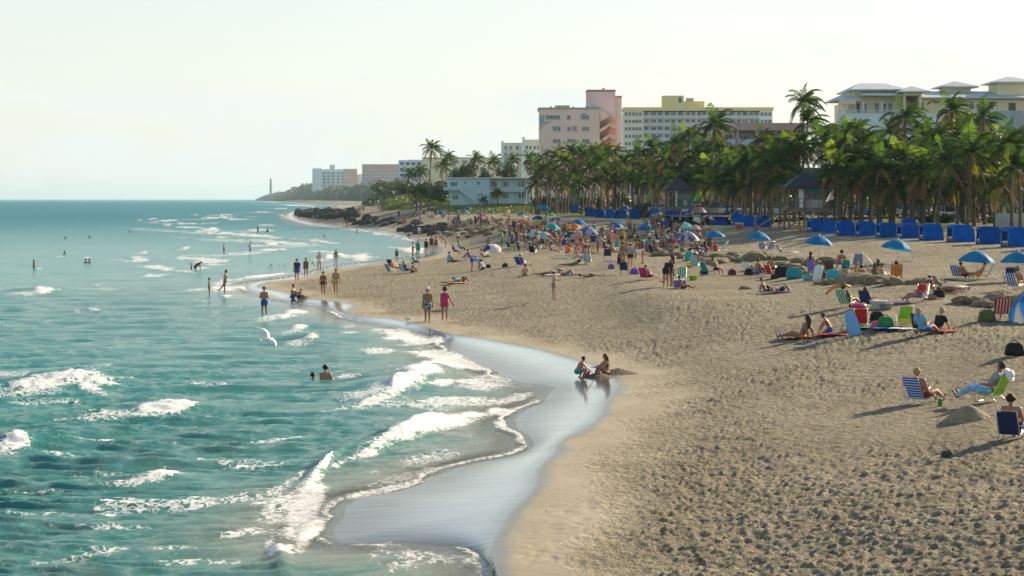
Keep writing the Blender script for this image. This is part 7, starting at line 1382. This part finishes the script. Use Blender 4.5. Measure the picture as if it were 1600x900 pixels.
who(695, 500, 4, 'walk_out', 'woman in pink dress and black hat walking away beside the man in trunks', 1.02, 'brown', (('dress', 'magenta'),), ('hair', 'black'), ('sun', 'black'))
who(905, 590, -75, 'squat', 'small boy squatting in the wet sand', .78, 'tan', ((T, 'teal'),), ('hair', 'black'))
who(948, 587, 110, 'sit_knees', 'girl with long black hair sitting on the dark wet sand heap', .92, 'tan', ((BB, 'black'), (BT, 'black')), ('long_hair', 'black'))
who(865, 468, -75, 'hold', 'standing man in white cap and khaki shorts with bare chest', .98, 'fair', (('trunks', 'khaki'),), ('hair', 'brown'), ('cap', 'white'))
# --- far left, near the rocks
for a in [(489, 344, 'walk', (('shirt', 'sky'), (T, 'blue')), 'left one of two people in blue at the foot of the groyne', 1.0), (496, 344, 'stand', (('shirt', 'sky'), (T, 'blue')), 'right one of two people in blue at the foot of the groyne', 1.0), (537, 353, 'stand', (('shirt', 'red'), (T, 'maroon')), 'person in red at the shore end of the groyne', 1.05), (542, 353, 'walk', (('shirt', 'orange'), (T, 'maroon')), 'person in orange beside the one in red by the groyne', 1.0),
          (558, 365, 'walk', ((T, 'orange'),), 'runner splashing in the shallows below the groyne', .9), (556, 332, 'stand', (('shirt', 'white'), (T, 'black')), 'far walker in white shirt behind the groyne', 1.0), (561, 331, 'walk', (('shirt', 'sky'), (T, 'navy')), 'far walker in pale blue behind the groyne', 1.0), (564, 332, 'stand', (('shirt', 'black'), (T, 'black')), 'far walker in black behind the groyne', 1.05), (568, 332, 'walk', (('shirt', 'black'), (T, 'khaki')), 'second far walker in black behind the groyne', 1.0),
          (611, 348, 'stand', ((SH, 'black'), (T, 'maroon')), 'dark figure standing on the rocks right of the groyne', 1.05), (623, 340, 'walk', (('trousers', 'black'), (SH, 'black')), 'dark figure on the sand below the dune', 1.05), (629, 355, 'stand', ((SH, 'pink'), (T, 'red')), 'person in pink among the shore rocks', 1.15), (633, 352, 'bend', ((SH, 'red'), (T, 'maroon')), 'person in red bending among the shore rocks', 1.1),
          (657, 348, 'walk', ((SH, 'turquoise'), (T, 'black')), 'person in turquoise shirt above the rock band', 1.2), (655, 371, 'stand', ((SH, 'white'), (T, 'sky')), 'person in white standing at the water in the bay', 1.15), (678, 366, 'walk', ((SH, 'maroon'), ('trousers', 'maroon')), 'dark red figure in front of the rock band', 1.1), (687, 374, 'stand', ((T, 'orange'),), 'small child behind the group at the bay', .8)]:
    who(a[0], a[1], random.Random(a[0]).choice([0, 180, 90, -90]), a[2], a[4], a[5], 'tan', a[3], ('hair', 'black'))
BAY = [(645, 402, -90, 'hold', ((T, 'red'),), 'bare-chested person in red trunks at the bay edge', 1.05), (653, 400, 0, 'stand', ((SH, 'teal'), ('trousers', 'teal')), 'person in teal suit at the bay edge', 1.1), (666, 396, 0, 'stand', ((SS, 'black'), (T, 'black')), 'woman in black standing in the swash', 1.1), (674, 392, 180, 'stand', ((SH, 'maroon'), (T, 'maroon')), 'dark figure, left of the two chatting at the bay', 1.15), (681, 393, 180, 'stand', ((BT, 'black'), (BB, 'black')), 'woman in black bikini, right of the two chatting at the bay', 1.1),
       (695, 387, 90, 'bend', ((BB, 'orange'),), 'tanned person bending over by the bay', 1.1), (620, 407, 180, 'walk', ((SH, 'teal'), (T, 'black')), 'child in teal at the water behind the chairs', .78), (640, 372, 90, 'squat', ((SS, 'black'),), 'dark figure crouching in the far foam', 1.2), (716, 381, 0, 'walk', ((SH, 'white'), (T, 'red')), 'man in white shirt and red shorts walking past the rocks', 1.2),
       (701, 409, -60, 'sit_knees', ((SH, 'sky'), (T, 'grey')), 'person in grey blue shirt sitting, left of the picnic group', 1.15), (711, 397, -60, 'chair', ((SH, 'navy'), (T, 'blue')), 'dark-haired person in navy in the picnic group', 1.1), (720, 392, -60, 'chair', ((SH, 'turquoise'), (T, 'black')), 'person in turquoise shirt in the picnic group', 1.15), (725, 402, -80, 'sit_knees', ((SH, 'white'), (T, 'khaki')), 'person in white shirt in the picnic group', 1.15), (734, 403, -70, 'sit_back', ((SH, 'purple'), (T, 'pink')), 'person in purple lying back, right of the picnic group', 1.1),
       (712, 410, -80, 'lie', ((SH, 'black'), (T, 'brown')), 'person in black stretched out in the picnic group', 1.0), (756, 403, -90, 'sit_back', ((T, 'green'),), 'person leaning back in front of the white parasol', 1.1), (763, 383, 0, 'sit_knees', ((BB, 'teal'),), 'bare-backed person sitting behind the white parasol', 1.2), (742, 424, -90, 'bend_low', ((SH, 'sky'), (T, 'blue')), 'person in pale shirt and blue shorts bending right over', 1.15), (752, 423, 90, 'kneel', ((SH, 'white'), (T, 'navy')), 'person in white kneeling beside the bending one', 1.0),
       (710, 443, -90, 'prone', ((SS, 'teal'),), 'woman in teal swimsuit propped up on her elbows', 1.05), (722, 441, -85, 'lie_knees', ((SH, 'white'), (T, 'navy')), 'person in white lying behind the woman in teal', .95), (616, 424, -60, 'chair_out', ((SH, 'orange'),), 'person in orange in the navy chair at the water side', 1.0), (636, 427, -60, 'chair_out', ((SH, 'navy'), (T, 'blue')), 'person in navy in the blue grey chair at the water side', 1.0), (644, 426, -60, 'sit_knees', ((T, 'brown'),), 'bare-chested person on the sand at the water side chairs', 1.0),
       (649, 414, -120, 'chair', ((SH, 'grey'), (T, 'black')), 'person in grey in the teal chair at the water side', 1.0)]
for px, py, rz, po, we, l_, s in BAY: who(px, py, rz, po, l_, s*.97, 'tan', we, ('hair', 'black'))
# --- the crowd, the ones that can be told apart
CR = [(817, 417, -46, 'chair_out', ((SH, 'violet'), (T, 'white')), 'person reading in the blue chair', 'tan', 1.0, ('straw', 'beige')), (821, 432, 0, 'sit_back', ((T, 'green'),), 'bare-backed man sitting and looking inland', 'fair', 1.05, None), (853, 430, -90, 'prone', ((T, 'maroon'),), 'bare-backed person lying behind the man in the cap', 'tan', 1.0, None), (884, 431, -90, 'lie_knees', ((T, 'teal'),), 'person in teal shorts lying with raised knees', 'tan', 1.0, None), (922, 433, -90, 'lie', ((T, 'black'),), 'pale person in black lying flat', 'fair', 1.0, None),
      (894, 415, -95, 'prone', ((SS, 'green'),), 'woman in green lying with her head up', 'brown', 1.0, None), (915, 413, 30, 'stand', ((T, 'black'),), 'boy in black shorts standing in front of the crowd', 'tan', .85, None), (866, 396, -46, 'chair', ((SH, 'white'), (T, 'red')), 'person in white shirt in the red chair', 'tan', 1.0, None), (886, 396, -40, 'sit_knees', ((SH, 'orange'), (T, 'red')), 'person in orange on the sand near the crowd centre', 'tan', 1.1, None), (904, 402, -60, 'sit_back', ((T, 'white'),), 'pale person sitting in the middle front of the crowd', 'fair', 1.1, None),
      (911, 404, 60, 'sit_back', ((SS, 'pink'),), 'woman in pink leaning back beside the pale person', 'fair', 1.1, None), (973, 415, 10, 'stand', ((T, 'khaki'),), 'bare-backed tanned man standing, left of the pair facing away', 'brown', 1.05, None), (985, 417, -20, 'stand', ((SH, 'grey'), (T, 'black')), 'man in grey shirt and black shorts standing with his back turned', 'tan', 1.0, None), (1000, 411, 90, 'bend_low', ((SH, 'white'), (T, 'orange')), 'man in white shirt and orange shorts bending over', 'tan', 1.08, None), (978, 406, 160, 'stand', ((T, 'maroon'),), 'person behind the tanned standing man', 'tan', 1.0, None),
      (927, 398, 0, 'stand', ((SH, 'navy'), ('trousers', 'beige')), 'person in navy top standing under the blue and lilac parasol', 'tan', 1.2, None), (953, 396, -40, 'sit_knees', ((T, 'navy'),), 'bare-backed person sitting by the navy chair', 'tan', 1.2, None), (956, 382, 60, 'stand', ((SS, 'purple'),), 'person holding the pink and white board', 'tan', 1.05, None), (945, 388, -30, 'sit_knees', ((BT, 'red'), (BB, 'red')), 'woman in red bikini in the crowd', 'tan', 1.1, None), (967, 413, -60, 'sit_knees', ((SS, 'black'),), 'woman in black sitting low beside the lilac bag', 'tan', 1.0, ('straw', 'beige')),
      (1042, 448, -30, 'bend', ((SH, 'black'), (T, 'black')), 'man in black shirt and shorts leaning over, mid beach', 'tan', 1.12, None), (1050, 447, 60, 'stand', ((BT, 'orange'), (T, 'black')), 'woman in orange top standing close to the man in black', 'brown', 1.1, None), (1049, 447, 90, 'kick', ((BB, 'red'),), 'person in red partly hidden behind the man in black', 'tan', .95, None), (1014, 438, -46, 'chair_out', ((T, 'maroon'),), 'person in the magenta chair with knees up', 'tan', .95, None), (1066, 451, -60, 'sit_back', ((T, 'maroon'),), 'person low behind the blue cooler', 'brown', .9, None),
      (1118, 428, -46, 'chair', ((T, 'black'),), 'shirtless man sitting forward beside the teal chair', 'tan', 1.0, None), (1183, 428, -60, 'sit_knees', ((T, 'violet'),), 'bare-backed man sitting by the white folding chair', 'brown', 1.15, None), (1206, 427, -30, 'chair', ((T, 'maroon'),), 'bare-backed person in the red chair', 'tan', 1.0, None), (1267, 438, -30, 'stand', (('sarong', 'violet'),), 'woman wrapped in a violet towel standing', 'tan', 1.0, None), (1284, 431, 60, 'sit_knees', ((T, 'maroon'),), 'person sitting by the brown chair', 'tan', .95, None),
      (1314, 420, 0, 'chair', ((T, 'purple'),), 'person behind the teal chair turned away', 'tan', 1.15, None), (1338, 436, -60, 'sit_knees', (('vest', 'yellow'), (T, 'khaki')), 'blond woman with a yellow towel sitting', 'tan', 1.1, None), (1348, 437, -30, 'sit_back', ((T, 'khaki'),), 'person reclining right of the yellow towel', 'tan', 1.0, None), (1322, 436, 20, 'sit_knees', ((T, 'sky'),), 'person sitting below the teal chair', 'tan', .9, None), (1368, 435, 20, 'chair', ((SH, 'grey'), (T, 'khaki')), 'person in grey in the olive camp chair', 'fair', 1.0, ('cap', 'grey')),
      (1378, 437, -46, 'chair_out', ((T, 'white'),), 'pale person beside the olive camp chair', 'fair', .9, None), (1402, 437, -20, 'chair_out', ((T, 'orange'),), 'reader in the orange red chair', 'tan', 1.0, None), (1196, 457, -88, 'sit_back', ((T, 'navy'),), 'dark-haired man lying propped up on a navy towel', 'tan', .95, None), (1219, 457, -88, 'lie_knees', ((T, 'navy'),), 'person lying flat right of the propped up man', 'fair', 1.0, None), (1253, 529, 60, 'sit_back', ((BB, 'orange'),), 'tanned woman with auburn hair sitting and leaning left', 'brown', 1.15, None),
      (1290, 523, 80, 'kneel', ((T, 'blue'),), 'child in blue shorts kneeling on the sand', 'tan', .92, None), (1329, 523, -20, 'stand', ((T, 'navy'),), 'child standing behind the blue boogie board', 'tan', .72, None), (1325, 480, -46, 'chair_out', ((BB, 'green'),), 'woman lying back in the green and white chair', 'brown', 1.05, ('sun', 'olive')), (1358, 482, -46, 'chair_out', ((BB, 'black'),), 'person stretched in the dark navy chair', 'tan', .95, None), (1443, 526, -46, 'chair_out', ((SH, 'sky'), (T, 'blue')), 'grey-haired man in the navy chair', 'tan', 1.08, None),
      (1464, 520, 120, 'sit_back', ((SH, 'black'), (T, 'pink')), 'person in black reclining and reading behind the grey-haired man', 'fair', 1.15, None), (1435, 472, 120, 'chair_out', ((SH, 'red'), (T, 'violet')), 'person in red top in the white chair', 'tan', 1.05, None), (1454, 457, 0, 'squat', ((BB, 'orange'),), 'tanned person with a white head towel crouching', 'brown', .85, ('cap', 'white')), (1487, 455, -85, 'lie', ((SS, 'red'),), 'sunbather in red on the white lounge chair', 'tan', .95, None), (1506, 437, -46, 'chair_out', ((T, 'maroon'),), 'left sunbather under the right blue parasol', 'tan', .95, None),
      (1530, 437, 70, 'chair_out', ((T, 'orange'),), 'right sunbather under the right blue parasol', 'tan', .95, None), (1564, 501, 0, 'chair', ((BT, 'red'),), 'blond woman in the red striped chair', 'fair', 1.1, None), (1595, 450, -46, 'chair_out', ((T, 'orange'),), 'person in the blue and white chair at the right edge', 'tan', 1.0, ('sun', 'olive')), (1443, 633, -46, 'chair_out', ((T, 'maroon'),), 'fair-haired reader in the white-banded blue chair', 'tan', 1.05, None), 
      (1584, 689, -28, 'chair', ((T, 'navy'),), 'person in the plain navy chair at the right edge', 'tan', 1.05, None), (1545, 628, 62, 'chair_out', (('trousers', 'floral sky'), (SH, 'grey')), 'person stretched out in the lime green chair under a floral blue wrap', 'brown', 1.1, None), (1098, 398, 40, 'sit_knees', ((SH, 'violet'), (T, 'grey')), 'person in violet sitting left under the striped parasol', 'tan', 1.0, None), (1112, 391, -30, 'chair', ((T, 'orange'),), 'bare-backed person right of the orange chair', 'tan', 1.0, None), (1119, 393, 40, 'sit_knees', ((SH, 'red'), (T, 'green')), 'person in red sitting right of the orange chair', 'tan', 1.0, None),
      (1081, 400, 0, 'sit_knees', ((SH, 'black'), (T, 'khaki')), 'dark-haired person in black above the turquoise chair', 'brown', 1.1, None), (1064, 398, -80, 'sit_knees', ((SH, 'green'),), 'person in green sitting by the sandy rocks', 'tan', 1.05, None), (1026, 396, -46, 'chair_out', ((T, 'olive'),), 'person stretched out by the sandy rocks in the crowd', 'brown', 1.0, None), (1098, 362, 180, 'stand', ((T, 'black'),), 'person standing behind the faded pink parasol', 'brown', 1.1, None), (1048, 364, 0, 'stand', (('trousers', 'black'), (SH, 'black')), 'person in black under the deep blue parasol', 'tan', 1.0, None),
      (991, 372, 60, 'walk', ((SS, 'olive'),), 'slim person walking on the open sand above the crowd', 'dark', .95, None), (984, 364, 0, 'stand', ((T, 'brown'),), 'boy on the open sand left of the blue parasols', 'brown', .85, None), (1183, 338, 0, 'sit_knees', ((SH, 'red'),), 'person in red under the yellow parasol', 'tan', 1.2, None)]
for i, (px, py, rz, po, we, l_, sk, s, ht) in enumerate(CR):
    hr = ('long_hair' if 'woman' in l_ or 'girl' in l_ else 'hair', 'grey' if 'grey-haired' in l_ else 'blond' if 'blond' in l_ or 'fair-haired' in l_ else ('black', 'brown')[i % 2]); who(px, py, rz, po, l_, s, sk, we, hr, ht)
# --- the rest of the crowd: each with clothes, posture and a landmark
LM = [(u[0], u[4]) for u in UM]
pn = {'stand': 'standing', 'walk': 'walking', 'sit_back': 'leaning back', 'sit_knees': 'sitting', 'lie': 'lying', 'chair': 'sitting upright', 'squat': 'crouching', 'bend': 'bending', 'lie_knees': 'lying with knees up', 'hold': 'standing with arms out', 'arm_up': 'raising an arm', 'prone': 'lying face down', 'kneel': 'kneeling'}
LMS = [(671, 'far leftmost parasol'), (689, 'second far blue parasol'), (715, 'small teal parasol'), (732, 'highest far parasol'), (750, 'far blue parasol'), (757, 'salmon parasol'), (792, 'pink and yellow parasol'), (816, 'orange parasol'), (833, 'pale cyan parasol'), (843, 'lime yellow parasol'), (865, 'turquoise parasol'), (894, 'navy parasol'), (898, 'orange red parasol'), (922, 'blue and lilac parasol'), (961, 'blue parasol above the crowd'), (1006, 'medium blue parasol'), (1043, 'deep blue parasol'), (1074, 'striped tan-lined parasol'), (1116, 'parasol over the orange chair')]
taken = set()
def crowd(n, x0, x1, yf, poses, seed, s=1.05, lawn_=False):
    r = random.Random(seed)
    for i in range(n):
        px = r.uniform(x0, x1); lo, hi = yf(px); py = r.uniform(lo, hi); po = r.choice(poses)
        c = r.choice(['navy', 'blue', 'red', 'black', 'white', 'pink', 'teal', 'green', 'orange', 'purple', 'grey', 'maroon', 'turquoise', 'khaki', 'yellow', 'black', 'navy']); c2 = r.choice(['black', 'navy', 'blue', 'khaki', 'red', 'white', 'grey'])
        t = r.choice(['t', 't', 's', 'w', 'v']); we = {'t': ((T, c),), 's': ((SH, c), (T, c2)), 'w': ((SS, c),), 'v': ((BT, c), (BB, c))}[t]
        cw_ = {'t': f'{c} trunks', 's': f'{c} shirt and {c2} shorts', 'w': f'{c} swimsuit', 'v': f'{c} bikini'}[t]
        near = near_lm(px) if lawn_ else None
        if not lawn_: d, nm_ = min((abs(px-a), n_) for a, n_ in LMS); a0 = [a for a, n_ in LMS if n_ == nm_][0]; near = ('right of the ' if px > a0 else 'left of the ')+nm_
        where = ('on the lawn ' if lawn_ else ('far ' if py < (lo+hi)/2 else ''))+near
        lb = f'person in {cw_} {pn[po]} {where}'
        if len(lb.split()) > 16: lb = f'person in {cw_} {pn[po]} {near.replace("just ", "")}'
        if lb in taken: lb = lb.replace('person in', 'tanned person in')
        if len(lb.split()) > 16: lb = lb.replace(' parasol', '').replace('tanned ', '').replace('on the lawn ', '').replace(' of the hip-roofed building', '').replace('standing with arms out', 'gesturing').replace('lying with knees up', 'resting')
        taken.add(lb); who(px, py, r.uniform(-120, 60), po, lb, s*r.uniform(.88, 1.08), r.choice(['tan', 'fair', 'brown', 'tan', 'dark']), we, (r.choice(['hair', 'long_hair']), r.choice(['black', 'brown', 'brown', 'blond'])), r.choice([None, None, None, ('straw', 'beige'), ('cap', r.choice(['white', 'navy', 'red']))]), 'people in the beach crowd' if not lawn_ else 'people under the palms')
ST_ = ['stand', 'sit_back', 'sit_knees', 'sit_knees', 'chair', 'lie_knees', 'sit_back', 'walk', 'chair', 'bend']
crowd(98, 800, 900, lambda x: (357, 393), ST_, 31); crowd(78, 900, 1062, lambda x: (366, 398), ST_, 32); crowd(14, 1062, 1112, lambda x: (376, 400), ST_, 33); crowd(42, 700, 800, lambda x: (343.5, 352+(x-700)*.1), ST_, 34); crowd(20, 642, 700, lambda x: (338, 342), ST_, 35); crowd(14, 780, 830, lambda x: (352, 372), ST_, 36)
crowd(8, 1000, 1060, lambda x: (360, 368), ['stand', 'stand', 'sit_knees'], 37)
crowd(38, 895, 1050, lambda x: (327.5-(x-895)*0+((x-895)*.045), 330.5+(x-895)*.05), ['stand', 'walk', 'stand', 'chair', 'sit_knees'], 41, 1.05, True)
crowd(22, 1060, 1320, lambda x: (335+(x-1060)*.02, 338+(x-1060)*.03), ['stand', 'walk', 'chair', 'sit_knees', 'bend'], 42, 1.05, True)
crowd(26, 1300, 1560, lambda x: (342, 348.5), ['stand', 'walk', 'chair', 'sit_knees', 'stand'], 43, 1.05, True)

# past three hundred people in view: the farthest ones become one mass
def merge_far(keep=296):
    ps = sorted(PEOPLE, key=lambda o: o.location.y); far_ = ps[keep:]
    Vs = []; Fa = []; Cs = []; nb = 0; cache = {}
    bpy.context.view_layer.update()
    for o in far_:
        for q in [o]+list(o.children):
            me = q.data
            if me.name not in cache:
                me.calc_loop_triangles(); v = np.empty(len(me.vertices)*3, np.float32); me.vertices.foreach_get('co', v); t = np.empty(len(me.loop_triangles)*3, np.int32); me.loop_triangles.foreach_get('vertices', t); cache[me.name] = (v.reshape(-1, 3), t.reshape(-1, 3))
            v, t = cache[me.name]; mw = np.array(q.matrix_world); Vs.append(v@mw[:3, :3].T+mw[:3, 3]); Fa.append(t+nb); nb += len(v); Cs.append(np.tile(np.array(q.color, np.float32), (len(v), 1)))
    me = mesh_np('far_crowd', np.vstack(Vs), np.vstack(Fa), None, True); at = me.color_attributes.new('tint', 'FLOAT_COLOR', 'POINT'); at.data.foreach_set('color', np.vstack(Cs).ravel())
    m, nt, p_ = newmat('far_people'); a = N(nt, 'ShaderNodeAttribute', attribute_name='tint'); nt.links.new(a.outputs['Color'], p_.inputs['Base Color']); p_.inputs['Roughness'].default_value = .7; me.materials.append(m)
    tag(link('far_crowd', me), kind='stuff')
    for o in far_:
        for q in list(o.children): bpy.data.objects.remove(q)
        bpy.data.objects.remove(o)
merge_far()
# ================================================================== the air: pale haze round everything
hm = bpy.data.materials.new('haze_air'); hm.use_nodes = True; nt = hm.node_tree; nt.nodes.clear()
pv = N(nt, 'ShaderNodeVolumePrincipled', Density=5.5e-5, Anisotropy=0.3); pv.inputs['Color'].default_value = (0.64, 0.89, 1.0, 1)
ho = nt.nodes.new('ShaderNodeOutputMaterial'); nt.links.new(pv.outputs[0], ho.inputs['Volume'])
_g = MB(); _g.box(-36000, 41000, -320, 41500, -5.2, 95)
tag(_g.obj('haze', hm), kind='stuff')
